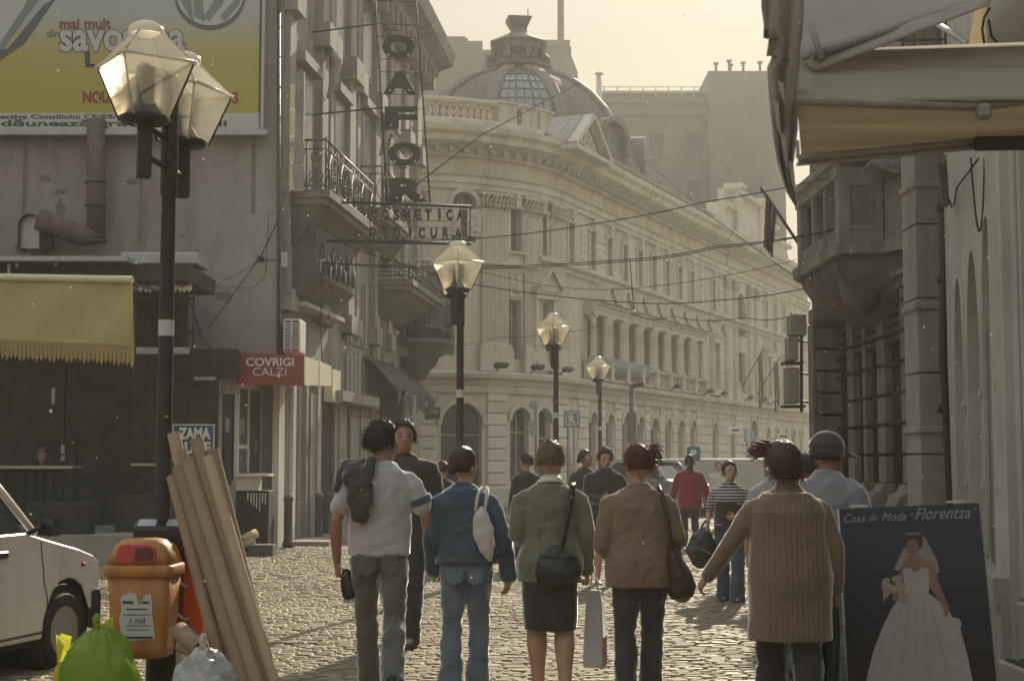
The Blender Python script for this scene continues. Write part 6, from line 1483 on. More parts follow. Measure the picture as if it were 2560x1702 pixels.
pr('print_mouth', ell(716, 515, 16, 6, 10), 'pr_lip', .005)
for k in range(7): pr('print_tiara', ell(680 + k * 17, 368 - (k % 2) * 10, 8, 7, 8), 'pr_white', .0055)
rb_ = random.Random(6)
for k in range(16): pr('print_flower', ell(570 + rb_.uniform(-75, 90), 770 + rb_.uniform(-50, 65), rb_.uniform(20, 38), rb_.uniform(16, 30), 9), 'pr_flower', .0043 + k * .00005)
for pts in ([(480, 800), (560, 830), (500, 900), (485, 940)], [(600, 820), (690, 860), (660, 950), (610, 900)]): pr('print_ribbon', pts, 'pr_veil', .0052)
pr('print_muff', ell(1065, 1100, 58, 52), 'pr_white', .0045); pr('print_muff', ell(1020, 1065, 40, 34), 'pr_white', .0046)
M['pr_text'] = mat('print_text_silver', (0.30, 0.29, 0.30), .35)
for s_, x0, x1, y0, y1, yb in (('Casa', 165, 335, 205, 275, 0), ('de', 365, 435, 205, 262, 0), ('Moda', 475, 672, 192, 262, 0), ('"', 706, 730, 195, 215, 0), ('Florentza', 745, 1195, 155, 250, 0), ('"', 1222, 1250, 148, 165, 0)):
    sl_ = -.03 * (x1 - x0); O_ = bpt(x0, y1 + 0, .003); text(s_, O_, bpt(x1, y1 + sl_, .003) - O_, bpt(x0, y0, .003) - O_, M['pr_text'], bd, shear=.32, depth=.0006)

# ================================================================ cars
def car(name_lab, front, th, paint, group=None, seam=.30, over=.52, dims=(3.6, 1.62, 1.46)):
    L_, W2, H_ = dims[0], dims[1] / 2, dims[2]
    f_ = V((math.cos(th), math.sin(th), 0)); l_ = V((-math.sin(th), math.cos(th), 0)); o_ = V(front)
    t = thing('parked_car', name_lab, 'car', o_ - f_ * L_ / 2, group)
    def C(x, y, z): return o_ + f_ * x + l_ * y + V((0, 0, z * (1.075 if z > .5 else 1)))         # x: 0 at the nose, negative backwards
    wf, wr, rw = -over - .02, -over - 2.3, .33
    def arch(xc): return [(xc + rw * math.cos(a), .29 + rw * 1.02 * math.sin(a)) for a in np.linspace(0, math.pi, 11)]
    hood = [(-.02, .72), (-.10, .765), (-.3, .82), (-.6, .88), (-.82, .925), (-seam - over - .25, .96)]
    low = [(-.02, .38)] + [(wf + rw, .26)] + arch(wf)[1:-1] + [(wf - rw, .26), (wr + rw, .26)] + arch(wr)[1:-1] + [(wr - rw, .28), (-L_, .4)]
    top = [(-L_, .9)] + [(-L_ + .7, .95)] + hood[::-1]
    poly = low + top
    for s_ in (-1, 1):
        # side panel: lower part and the shoulder that turns in towards the bonnet
        mb = MB(); mb.prism([C(x, s_ * (W2 - .03 - .05 * max(0, z - .62)), z) for x, z in poly], l_ * (s_ * .03)); mb.build('side_panel', paint, t, bevel=.012)
    mb = MB(); rings = []
    for x, z in [(-.01, .60)] + hood + [(-seam - over - .3, .955)]:
        w_ = W2 - .055 - (.10 if x > -.05 else .04 * max(0, 1 + x * 2))
        rings.append([C(x, y * w_, z + .028 * (1 - (abs(y)) ** 3) - .02) for y in np.linspace(-1, 1, 13)])
    mb.grid(rings); mb.build('bonnet', paint, t, solid=.012)
    mb = MB(); mb.prism([C(0.0, y, z) for y, z in ((-W2 + .08, .4), (W2 - .08, .4), (W2 - .12, .72), (-W2 + .12, .72))], f_ * -.05); mb.build('grille_panel', M['black_gloss'], t)
    for s_ in (-1, 1): MB().obox(C(.004, s_ * (W2 - .28) - .14, .5), l_ * .28, f_ * .02, V((0, 0, .17))).build('headlight', M['glass_pale'], t)
    # cabin: pillars and glass
    b0 = -seam - over - .10; pr2 = [(b0, .945), (b0 - .50, H_ - .03), (b0 - 1.0, H_), (b0 - 1.75, H_ - .02), (b0 - 2.25, .95)]
    inn = lambda z: W2 - .05 - .30 * max(0, z - .93)
    mb = MB(); mb.loft([[C(x, y * inn(z), z + (.015 * (1 - y * y) if z > 1.2 else 0)) for y in np.linspace(-1, 1, 7)] for x, z in pr2[1:4]], False, True, False); mb.build('roof', paint, t, solid=.015)
    for s_ in (-1, 1):
        for (xa, za), (xb, zb) in ((pr2[0], pr2[1]), (pr2[4], pr2[3]), ((b0 - 1.15, .945), (b0 - 1.12, H_ - .02))):
            MB().tube([C(xa, s_ * inn(za), za), C((xa + xb) / 2, s_ * inn((za + zb) / 2), (za + zb) / 2 + .01), C(xb, s_ * inn(zb), zb)], .028, 6).build('pillar', paint, t)
        mb = MB(); mb.prism([C(x, s_ * (inn(z) - .012), z) for x, z in ((b0 - .1, .95), (b0 - .5, H_ - .08), (b0 - 1.08, H_ - .06), (b0 - 1.11, .95))], l_ * (-s_ * .006)); mb.build('side_window', M['car_glass'], t)
        mb = MB(); mb.prism([C(x, s_ * (inn(z) - .012), z) for x, z in ((b0 - 1.18, .95), (b0 - 1.15, H_ - .06), (b0 - 1.72, H_ - .07), (b0 - 2.15, .97))], l_ * (-s_ * .006)); mb.build('side_window', M['car_glass'], t)
        mb = MB(); mb.tube([C(b0 - .05, s_ * (W2 - .035), .945), C(b0 - 2.2, s_ * (W2 - .035), .945)], .014, 6); mb.build('window_trim', M['black_gloss'], t)
        for xs, zs in ((-seam - over, (.24, .9)), (-seam - over - 1.05, (.3, .93))):
            mb = MB(); mb.tube([C(xs - .12 * (z - .24) * (1 if z > .6 else 0) , s_ * (W2 + .001 - .05 * max(0, z - .62)), z) for z in np.linspace(zs[0], zs[1], 8)], .005, 4); mb.build('door_seam', M['black'], t)
        mb = MB(); mb.box(C(-seam - over - .55, s_ * (W2 - .008), .83), (.14, .03, .055), th); mb.build('door_handle', M['black_gloss'], t, bevel=.012)
        mb = MB(); mb.tube([C(-seam - over - .02, s_ * (W2 + .004), .31), C(wr + rw, s_ * (W2 + .004), .29)], .008, 4); mb.build('sill_line', M['black'], t)
        mb = MB(); mb.sphere(C(-over + .16, s_ * (W2 + .0), .71), (.022, .022, .018), 8, 6); mb.build('side_indicator', M['bin_red'], t)
        mb = MB(); m0 = C(b0 - .12, s_ * (W2 + .09), 1.0); mb.loft([[m0 + l_ * s_ * .0 + q for q in (V((-.03, 0, -.06)), V((.05, 0, -.07)), V((.06, 0, .05)), V((-.02, 0, .065)))], [m0 + l_ * (s_ * .10) + q for q in (V((-.02, 0, -.06)), V((.04, 0, -.06)), V((.05, 0, .05)), V((-.01, 0, .055)))]]); mb.tube([C(b0 - .1, s_ * (W2 - .05), .95), m0], .02, 6); mb.build('mirror', M['black_gloss'], t)
        for xc in (wf, wr):
            wc = C(xc, s_ * (W2 - .10), .285); wh = MB()
            prof_ = [(.18, -.07), (.262, -.08), (.278, -.055), (.285, 0), (.278, .055), (.262, .08), (.18, .07)]; rings = []
            for r_, h in prof_: rings.append([wc + f_ * (r_ * math.cos(a)) + V((0, 0, r_ * math.sin(a))) + l_ * (s_ * h) for a in np.linspace(0, 2 * math.pi, 25)[:-1]])
            wh.loft(rings, False, True); wo2 = wh.build('wheel', M['tyre'], t)
            rm_ = MB(); rings = [[wc + f_ * (r_ * math.cos(a)) + V((0, 0, r_ * math.sin(a))) + l_ * (s_ * h) for a in np.linspace(0, 2 * math.pi, 25)[:-1]] for r_, h in ((.185, .06), (.18, .075), (.165, .06), (.12, .035), (.115, .05), (.06, .06), (.05, .072), (.005, .075))]
            rm_.loft(rings, True, True); ro = rm_.build('rim', M['rim'], wo2)
            for k in range(10):
                a = k * math.pi / 5; pc = wc + f_ * (.142 * math.cos(a)) + V((0, 0, .142 * math.sin(a))) + l_ * (s_ * .044); MB().tube([pc, pc + l_ * (s_ * .012)], .017, 7).build('rim_hole', M['black'], wo2)
            wl_ = MB(); wl_.tube([C(xc, s_ * (W2 - .05), .29), C(xc, s_ * (W2 - .4), .29)], .34, 18); wl_.build('wheel_housing', M['black'], t)
    mb = MB(); mb.prism([C(x, y, .0) + V((0, 0, z)) for x, y, z in ((b0, -W2 + .1, .96), (b0, W2 - .1, .96), (b0 - .5, W2 - .2, H_ - .05), (b0 - .5, -W2 + .2, H_ - .05))], f_ * -.006); mb.build('windscreen', M['car_glass'], t)
    # wrap-round bumper
    for s_ in (1,):
        pth = [C(-over + rw + .04 - .05, -W2 - .015, .47), C(-.12, -W2 - .02, .48), C(.05, -W2 + .08, .48), C(.09, 0, .48), C(.05, W2 - .08, .48), C(-.12, W2 + .02, .48), C(-over + rw - .01, W2 + .015, .47)]
        mb = MB(); rings = []
        for i, p in enumerate(pth):
            dd = (pth[min(i + 1, 6)] - pth[max(i - 1, 0)]).normalized(); nn = V((dd.y, -dd.x, 0)); 
            rings.append([p + nn * a - V((0, 0, 0)) + V((0, 0, z)) for a, z in ((-.05, -.2), (.03, -.22), (.045, .0), (.04, .06), (-.05, .07))])
        mb.loft(rings, True, False); mb.build('bumper', M['black_gloss'], t, bevel=.01)
        mb = MB(); mb.loft([[p + V((0, 0, .074)), p + V((0, 0, .084)), p + V((0, 0, .084)) + (p - C(-1, 0, .48)).normalized() * .04, p + V((0, 0, .074)) + (p - C(-1, 0, .48)).normalized() * .04] for p in pth], True, False); mb.build('bumper_strip', M['galv'], t)
    mb = MB(); mb.obox(C(-L_ + .1, -W2 + .1, .2), f_ * (L_ - .2), l_ * (2 * W2 - .2), V((0, 0, .2))); mb.build('floor_pan', M['black'], t)
    return t
M['car_glass'] = mat('car_window', (0.05, 0.055, 0.05), .06, spec=.7); M['tyre'] = mat('tyre_rubber', (0.02, 0.019, 0.018), .8, (.035, .033, .03), 12.0); M['rim'] = mat('steel_rim', (0.34, 0.33, 0.31), .45, (.42, .41, .38), 6.0, metal=.5)
M['car_white'] = mat('white_car_paint', (0.70, 0.675, 0.61), .25, (0.64, 0.61, 0.54), 2.0, coat=.5, stain=((.40, .36, .29), 1.6, .5)); M['car_silver'] = mat('silver_car_paint', (0.36, 0.37, 0.37), .25, coat=.6, metal=.4)
th = R(74); wc_ = at(172, 1660, 11.2); fr_ = V((math.cos(th), math.sin(th), 0)); nose = V((wc_.x, wc_.y, 0)) + fr_ * .44 + V((-math.sin(th), math.cos(th), 0)) * (.81 - .10) + V((-.10, .0, 0))
car('white old saloon car parked at the kerb, black bumper and mirror', nose, th, M['car_white'], None, .30, .42)
q = at(1640, 1240, 39.5); car('silver hatchback parked before the bank behind the people', V((q.x + 1.6, 41.0, 0)), R(-38), M['car_silver'])
q0, q1 = at(1665, 1157, 43), at(1885, 1252, 43)
vn = thing('delivery_van', 'pale grey van parked before the bank, seen between the heads', 'van', ((q0.x + q1.x) / 2, 44, 0))
zt = 1.60
mb = MB(); mb.prism([V((q0.x, 43, z)) + V((dx, 0, 0)) for dx, z in ((0, .35), (4.4, .35), (4.4, .95), (3.9, 1.0), (3.35, zt - .03), (3.0, zt), (.05, zt), (0, zt - .1))], (0, 1.7, 0)); mb.build('van_body', mat('van_paint', (0.42, .41, .38), .35, (.46, .45, .41), 1.0, coat=.3), vn, bevel=.04, seg=2)
mb = MB(); mb.prism([V((q0.x + dx, 42.99, z)) for dx, z in ((2.85, 1.05), (3.75, 1.05), (3.33, zt - .1), (2.85, zt - .1))], (0, .01, 0)); mb.build('van_window', M['car_glass'], vn)
for dx in (.6, 3.8): MB().tube([V((q0.x + dx, 42.97, .3)), V((q0.x + dx, 43.2, .3))], .3, 16).build('wheel', M['tyre'], vn)
MB().obox((q0.x + 4.3, 42.95, .35), (.18, 0, 0), (0, 1.8, 0), (0, 0, .2)).build('bumper', M['black_gloss'], vn)
for z in (.6, 1.2): MB().obox((q0.x + .1, 42.985, z), (1.1, 0, 0), (0, .012, 0), (0, 0, .02)).build('panel_rib', MATS['van_paint'], vn)

# ================================================================ signs
M['blue'] = mat('sign_blue_enamel', (0.06, 0.14, 0.24), .4); M['blue_pale'] = mat('sign_pale_blue', (0.20, 0.27, 0.32), .5)
def post_sign(nm, lab, u0, u1, v0, v1, Y, up, glyph, m, pw=.05):
    p, q = at(u0, v1, Y), at(u1, v0, Y); t = thing(nm, lab, 'sign', ((p.x + q.x) / 2, Y, 0)); w_, h = q.x - p.x, q.z - p.z
    px = at(up, v1, Y).x; MB().tube([V((px, Y + .05, 0)), V((px, Y + .05, q.z))], pw, 8).build('post', M['galv'], t)
    MB().obox((p.x, Y, p.z), (w_, 0, 0), (0, .03, 0), (0, 0, h)).build('sign_plate', m, t, bevel=.01)
    glyph(t, p + V((0, -.004, 0)), w_, h); return t
def gP(t, p, w_, h): text('P', p + V((w_ * .28, 0, h * .2)), V((w_ * .44, 0, 0)), V((0, 0, h * .6)), M['white'], t, bold=.05)
def gR(t, p, w_, h):
    for a, b, s_ in ((.0, .06, 1), (.14, .06, 1)):
        pass
    e = .1
    for x0, z0, sx, sz in ((e, e, 1 - 2 * e, .07), (e, 1 - e - .07, 1 - 2 * e, .07), (e, e, .07, 1 - 2 * e), (1 - e - .07, e, .07, 1 - 2 * e)): MB().obox(p + V((x0 * w_, 0, z0 * h)), (sx * w_, 0, 0), (0, -.006, 0), (0, 0, sz * h)).build('sign_line', M['white'], t)
    text('R', p + V((w_ * .3, -.002, h * .25)), V((w_ * .4, 0, 0)), V((0, 0, h * .5)), M['white'], t, bold=.05)
    for k in range(4): MB().obox(p + V((w_ * .24, 0, h * (.3 + k * .12))), (w_ * .08, 0, 0), (0, -.006, 0), (0, 0, h * .05)).build('sign_line', M['white'], t)
post_sign('parking_sign', 'small blue parking sign with white P on a thin post', 1718, 1751, 1116, 1152, 39, 1735, gP, M['blue'], .03)
post_sign('bank_sign', 'square pale blue emblem sign on a grey post between two lamp posts', 1410, 1450, 1026, 1068, 33.5, 1424, gR, M['blue_pale'], .06)
post_sign('bank_sign', 'pale blue square emblem sign near the far bank entrance', 1860, 1884, 1075, 1104, 50, 1872, gR, M['blue_pale'], .08)
def gN(t, p, w_, h): MB().obox(p + V((w_ * .2, 0, h * .35)), (w_ * .6, 0, 0), (0, -.006, 0), (0, 0, h * .3)).build('sign_line', M['blue'], t)
post_sign('direction_sign', 'small white direction plate beside the far emblem sign', 1822, 1854, 1066, 1084, 48, 1838, gN, M['white'], .03)
post_sign('direction_sign', 'white street plate at the far right end of the bank', 1942, 1972, 1082, 1098, 52, 1957, gN, M['white'], .03)
p, q = at(1062, 1050, 44.5), at(1100, 1016, 44.5); pq = thing('wall_plaque', 'dark lettered plaque hanging beside the arched bank door', 'plaque', p)
MB().obox(p, (q.x - p.x, 0, 0), (0, .05, 0), (0, 0, q.z - p.z)).build('plaque', M['lantern_dark'], pq); w_, h = q.x - p.x, q.z - p.z
for x0, z0, sx, sz in ((.04, .05, .92, .04), (.04, .9, .92, .04)): MB().obox(p + V((x0 * w_, -.006, z0 * h)), (sx * w_, 0, 0), (0, .006, 0), (0, 0, sz * h)).build('plaque_line', M['bank'], pq)
text('UNITED', p + V((w_ * .1, -.004, h * .45)), V((w_ * .8, 0, 0)), V((0, 0, h * .3)), M['bank'], pq, bold=.03)
MB().tube([p + V((w_ * .5, .1, h)), BP(qa(14), 3.6)], .02, 5).build('plaque_arm', M['iron'], pq)
# blue banner on the bank
bnr = thing('bank_banner', 'long faded blue banner stretched along the bank balustrade above its arches', 'banner', BP(5, 3.9, .5))
mb = MB(); rows = [[BP(2.13 + 6.5 * j / 20, z, .47 + .012 * math.sin(j * .9)) for j in range(21)] for z in (4.72, 5.02, 5.32)]; mb.grid(rows); mb.build('banner_cloth', mat('banner_blue', (0.17, 0.195, 0.20), .7, (0.2, .225, .23), 2.0), bnr, solid=.01)
# traffic light-like bracket lamps by the bank door
tl = thing('signal_cluster', 'small grey cluster of signal lamps on a pole left of the third lamp post', 'signal', at(1340, 1150, 42))
for v in (1012, 1062, 1080): MB().tube([at(1333, v, 42), at(1333, v, 41.8)], .13, 12).build('signal_lamp', M['galv'], tl)
MB().tube([at(1342, 1010, 42.05), at(1342, 1260, 42.05)], .05, 8).build('pole', M['galv'], tl)
# floodlights on the bank ledge
for q, lb3 in ((qa(31), 'black floodlight on the bank ledge left of the carved panels'), (qa(44), 'black floodlight on the curved part of the bank ledge'), (qa(58), 'black floodlight on the bank ledge over the fourth arch'), (BAY[4] + .9, 'black floodlight under the middle of the bank balustrade'), (BAY[7] + .4, 'black floodlight under the end of the bank balustrade'), (18.6, 'black floodlight on the ledge by the bank quoins'), (23.4, 'black floodlight on the ledge left of the bank flags'), (26.2, 'black floodlight on the ledge right of the bank flags'), (28.6, 'black floodlight on the far end of the bank ledge')):
    p, d, n = bframe(q); c = p + n * .75 + V((0, 0, 4.62)); t = thing('floodlight', lb3, 'floodlight', c, 'floodlights along the bank ledge')
    m3 = Matrix.Rotation(R(25), 3, d); mb = MB(); mb.box(c, (.5, .22, .12), 0, Matrix((d, n, V((0, 0, 1)))).transposed() @ Matrix.Rotation(R(28), 3, 'X')); mb.build('lamp_housing', M['iron'], t, bevel=.02)
    MB().tube([c, p + n * .4 + V((0, 0, 4.45))], .03, 5).build('bracket', M['iron'], t)
# ================================================================ flags
def flag(lab, base, tip, cols, drop, w_, sway=.04):
    t = thing('flag', lab, 'flag', base); MB().tube([base, tip], .03, 6).build('flag_pole', M['iron'], t)
    n = len(cols); d = (base - tip); 
    for k, m in enumerate(cols):
        rows = []
        for i in range(9):
            fv = i / 8; rows.append([tip + d * (.10 + .22 * (k + j / 4) / n) * (1 - .25 * fv) + V((sway * math.sin(j * 1.4 + k * 2 + fv * 3), .06 * math.cos(j * 1.7 + fv * 4 + k), -drop * fv)) for j in range(5)])
        MB().grid(rows).build('flag_stripe', m, t, solid=.006)
M['fl_r'] = mat('flag_red', (0.13, 0.035, 0.04), .8, transl=.3); M['fl_g'] = mat('flag_pale_green', (0.34, 0.46, 0.38), .8, transl=.4); M['fl_b'] = mat('flag_blue', (0.06, 0.065, 0.085), .8, transl=.3); M['fl_d'] = mat('flag_dark', (0.09, 0.085, 0.085), .85, transl=.2)
flag('drooping red, blue and pale green flag on a slanted pole from the dark house', at(2022, 648, 26.8), at(1902, 468, 26.0), [M['fl_r'], M['fl_b'], M['fl_g']], .95, .5)
flag('dark drooping flag on the left pole over the far bank portal', BP(23.6, 5.2, .3), BP(23.9, 7.1, 1.3), [M['fl_d'], M['fl_r']], 2.6, .5)
flag('dark drooping flag on the right pole over the far bank portal', BP(26.4, 4.9, .3), BP(26.9, 6.8, 1.4), [M['fl_d'], M['fl_b']], 2.4, .5)
# hanging box sign at the corner of the dark house
bx2 = thing('hanging_sign', 'dark stacked lantern-like sign boxes fixed to the corner of the sooty house', 'sign', at(1990, 1020, 27.3))
for u0, u1, v0, v1 in ((1976, 2016, 786, 838), (1972, 1996, 842, 900), (1969, 1998, 918, 1008)):
    p, q = at(u0, v1, 27.3), at(u1, v0, 27.3); MB().obox(p, (q.x - p.x, 0, 0), (0, .4, 0), (0, 0, q.z - p.z)).build('sign_box', M['grey_pier'], bx2, bevel=.015)
for v, u1 in ((903, 2010), (1012, 2014)): p, q = at(1963, v + 6, 27.25), at(u1, v, 27.25); MB().obox(p, (q.x - p.x, 0, 0), (0, .5, 0), (0, 0, q.z - p.z)).build('sign_foot', M['black'], bx2)
MB().tube([at(2004, 800, 27.5), at(2004, 1030, 27.5)], .03, 6).build('sign_pole', M['iron'], bx2)
for v in (850, 930, 1000): MB().tube([at(1995, v, 27.4), at(2030, v + 8, 27.4)], .02, 5).build('sign_arm', M['iron'], bx2)
# ================================================================ overhead cables
def cable(lab, pts, r_=.012, sag=0.0, n=20):
    P_ = [at(*p) for p in pts]; out_ = []
    for i in range(len(P_) - 1):
        for k in range(n): t_ = k / n; out_.append(P_[i].lerp(P_[i + 1], t_) + V((0, 0, -sag * 4 * t_ * (1 - t_))))
    out_.append(P_[-1]); return tag(MB().tube(out_, r_ * .7, 6).build('cable', M['wire']), lab, 'cable')
cable('straight black cable rising from the lettered sign towards the bank dome', [(985, 505, 28.3), (1200, 340, 40), (1452, 207, 55)], .022)
cable('dark cable from the lettered sign across the bank to the dark house', [(800, 600, 28.4), (1180, 597, 27.5), (1480, 560, 27), (1760, 505, 26.6), (2105, 437, 22.2)], .014, .03)
def twin(dz, lab): cable(lab, [(705, 645, 27.5), (1090, 667 + dz, 27.5), (1575, 648 + dz, 27), (1790, 615 + dz, 26.4), (2105, 570 + dz * .3, 22.2)], .013, .04)
twin(0, 'upper strand of the paired cables crossing the street over the lamps'); twin(5, 'lower strand of the paired cables crossing the street over the lamps')
cable('short drop wire hanging from the paired cables to a small clamp', [(1575, 646, 27), (1580, 720, 27), (1586, 782, 27)], .012)
o_ = MB(); o_.sphere(at(1584, 783, 27), .06, 8, 6); tag(o_.build('cable_clamp', M['galv']), 'small bright clamp at the bottom of the drop wire', 'clamp')
cable('sagging cable from the old shop front to the corner of the dark house', [(860, 612, 28), (1190, 712, 27.6), (1575, 756, 27.2), (1800, 750, 26.9), (2028, 717, 26.6)], .014, .04)
cable('thin upper cable sagging over the bank second floor', [(1180, 672, 30), (1420, 720, 30), (1640, 715, 29), (1990, 650, 27)], .009, .05)
cable('bright thin cable low over the pediments of the bank', [(1590, 788, 29), (1680, 790, 29), (1860, 793, 28), (1990, 785, 27.3)], .011, .08)
cable('faint low cable from the oriel bay to the third lamp', [(1090, 865, 36), (1250, 842, 36), (1500, 815, 36)], .009, .08)
cable('thin diagonal stay cable from the grey block down to the dark house', [(1610, 400, 60), (1760, 530, 45), (2005, 705, 27.5)], .014)
cable('thin stray wire slanting down the plaster wall', [(645, 650, 26.7), (520, 822, 26.75)], .011); cable('thin stray wire from the anchor to the small stall canopy', [(645, 650, 26.7), (560, 700, 26.3), (486, 742, 25)], .009, .04)
cable('black wire from the anchor up to the corner drainpipe', [(648, 650, 26.7), (672, 600, 26.7), (697, 545, 26.7)], .014); cable('black wire from the anchor to the junction box', [(650, 650, 26.7), (702, 652, 26.7)], .014)
cable('thin rectangular wire loop on the plaster near the corner', [(697, 530, 26.8), (672, 532, 26.8), (664, 690, 26.8), (632, 720, 26.8), (500, 716, 26.8)], .007)
cable('bundle of thin wires drooping down the first pale pilaster', [(805, 603, 27.6), (798, 650, 27.6), (806, 720, 27.6), (800, 800, 27.6), (805, 905, 27.6)], .012); cable('second thin wire drooping down the first pale pilaster', [(818, 603, 27.6), (815, 660, 27.6), (830, 740, 27.7), (820, 800, 27.7)], .009)
# pavement of the bank
mb = MB(); sweep(mb, qa(-20), 40, [(.2, -.03), (2.6, -.03), (2.6, .10), (2.56, .12), (.2, .12)]); tag(mb.build('pavement', M['concrete']), kind='structure')
mb = MB(); mb.prism([FL.P(0, -.03, 0), FL.P(0, -.03, .95), FL.P(FL.L, -.03, .95), FL.P(FL.L, -.03, 0)], (0, 0, .12)); tag(mb.build('pavement', M['concrete']), kind='structure')
# ================================================================ drifting seed fluff in the air
mb = MB(); rf = random.Random(77)
for k in range(190):
    Y = rf.uniform(3.5, 16); u = rf.uniform(0, 2560); v = rf.uniform(0, 1500); r_ = rf.choice((.0022, .003, .003, .004, .005)) * (Y / 8) * rf.uniform(.8, 1.3)
    c = at(u, v, Y)
    if c.z > .1: mb.sphere(c, (r_ * rf.uniform(.8, 1.3), r_, r_ * rf.uniform(.8, 1.3)), 5, 4)
tag(mb.build('drifting_fluff', mat('seed_fluff', (0.9, 0.88, 0.8), .9, transl=.5)), kind='stuff')
# ================================================================ people
X3 = V((1, 0, 0))
def limb(mb, pts, rad, n=14, cap=True):
    pts = [V(p) for p in pts]; rad = [r if isinstance(r, tuple) else (r, r) for r in rad]
    if cap:
        d0 = (pts[0] - pts[1]).normalized(); d1 = (pts[-1] - pts[-2]).normalized()
        m0, m1 = min(rad[0]), min(rad[-1])
        P = [pts[0] + d0 * m0 * .9, pts[0] + d0 * m0 * .55] + pts + [pts[-1] + d1 * m1 * .55, pts[-1] + d1 * m1 * .9]
        Q = [tuple(x * .3 for x in rad[0]), tuple(x * .8 for x in rad[0])] + rad + [tuple(x * .8 for x in rad[-1]), tuple(x * .3 for x in rad[-1])]
    else: P, Q = pts, rad
    rings = []; side = None
    for i, p in enumerate(P):
        t = P[min(i + 1, len(P) - 1)] - P[max(i - 1, 0)]; t.normalize()
        ref = side if side is not None else (X3 if abs(t.x) < .85 else V((0, 1, 0)))
        side = (ref - t * ref.dot(t)).normalized(); fw = t.cross(side)
        rings.append([p + side * (Q[i][0] * math.cos(a)) + fw * (Q[i][1] * math.sin(a)) for a in np.linspace(0, 2 * math.pi, n + 1)[:-1]])
    return mb.loft(rings)
def trunk(mb, rows, n=28, ex=2.3):
    """rows of (z, cx, cy, rx, ry)"""
    rings = []
    for z, cx, cy, rx, ry in rows:
        rg_ = []
        for a in np.linspace(0, 2 * math.pi, n + 1)[:-1]:
            c, s_ = math.cos(a), math.sin(a)
            rg_.append(V((cx + rx * math.copysign(abs(c) ** (2 / ex), c), cy + ry * math.copysign(abs(s_) ** (2 / ex), s_), z)))
        rings.append(rg_)
    return mb.loft(rings)
def remesh(mb, vox, smooth=4, fold=0.0, fs=(9, 9, 4), seed=0.0, ridge=0.0, zfree=None):
    me = mb.mesh('tmp'); o = bpy.data.objects.new('tmp', me)
    m = o.modifiers.new('r', 'REMESH'); m.mode = 'VOXEL'; m.voxel_size = vox; m.use_smooth_shade = True
    if smooth: s_ = o.modifiers.new('s', 'SMOOTH'); s_.factor = .5; s_.iterations = smooth
    out_ = evaluated(o); bpy.data.objects.remove(o); bpy.data.meshes.remove(me)
    n = len(out_.vertices); co = np.zeros(n * 3); out_.vertices.foreach_get('co', co); co = co.reshape(-1, 3)
    if fold or ridge:
        no = np.zeros(n * 3); out_.vertices.foreach_get('normal', no); no = no.reshape(-1, 3)
        d = np.empty(n); nf = mnoise.noise
        for i in range(n):
            x, y, z = co[i]; a = nf((x * fs[0] + seed, y * fs[1], z * fs[2])); b = nf((x * fs[0] * 2.3 + z * 5, y * fs[1] * 2.3 + seed, z * fs[2] * 1.8))
            d[i] = fold * (a + .5 * b) + ridge * (.4 - abs(nf((x * 7 + z * 4 + seed, y * 7, z * 11 - x * 6))) * 1.4)
        co = co + no * d[:, None]
    return co, out_
def hand(mb, w_, d, pn, k, curl=.5, side=1, spread=.10, thumb=.9):
    """palm, four bent fingers and a thumb; d: towards the fingertips, pn: palm normal"""
    d = V(d).normalized(); pn = V(pn); pn = (pn - d * pn.dot(d)).normalized(); s_ = d.cross(pn) * side
    kn = w_ + d * .088 * k
    rings = []
    for f_, a, b in ((-.012, .024, .018), (.012, .029, .017), (.045, .039, .0165), (.078, .041, .0145), (.094, .036, .011)):
        c = w_ + d * f_ * k; rings.append([c + s_ * (a * k * math.cos(q)) + pn * (b * k * math.sin(q)) for q in np.linspace(0, 2 * math.pi, 13)[:-1]])
    mb.loft(rings)
    for i, (L_, r_) in enumerate(((.072, .0092), (.082, .0095), (.076, .009), (.06, .008))):
        off = (1.5 - i) * .0195; b = kn + s_ * off * k - d * .012 * k; dirv = (d + s_ * off * spread * 40 * .02).normalized(); P = [b]; ang = 0
        for sg, f_ in ((.46, .75), (.30, 1.0), (.24, .8)):
            ang += curl * f_ * (1 + .12 * i); q = dirv * math.cos(ang) + pn * math.sin(ang); P.append(P[-1] + q * L_ * sg * k)
        limb(mb, P, [r_ * k, r_ * .98 * k, r_ * .9 * k, r_ * .72 * k], 8)
    b = w_ + d * .03 * k + s_ * .028 * k; t1 = (d * .7 + s_ * .75 + pn * .35).normalized(); t2 = (d * .95 + s_ * .25 + pn * .5 * thumb).normalized()
    limb(mb, [b, b + t1 * .04 * k, b + t1 * .04 * k + t2 * .032 * k, b + t1 * .04 * k + t2 * .056 * k], [.0145 * k, .012 * k, .0105 * k, .008 * k], 8)

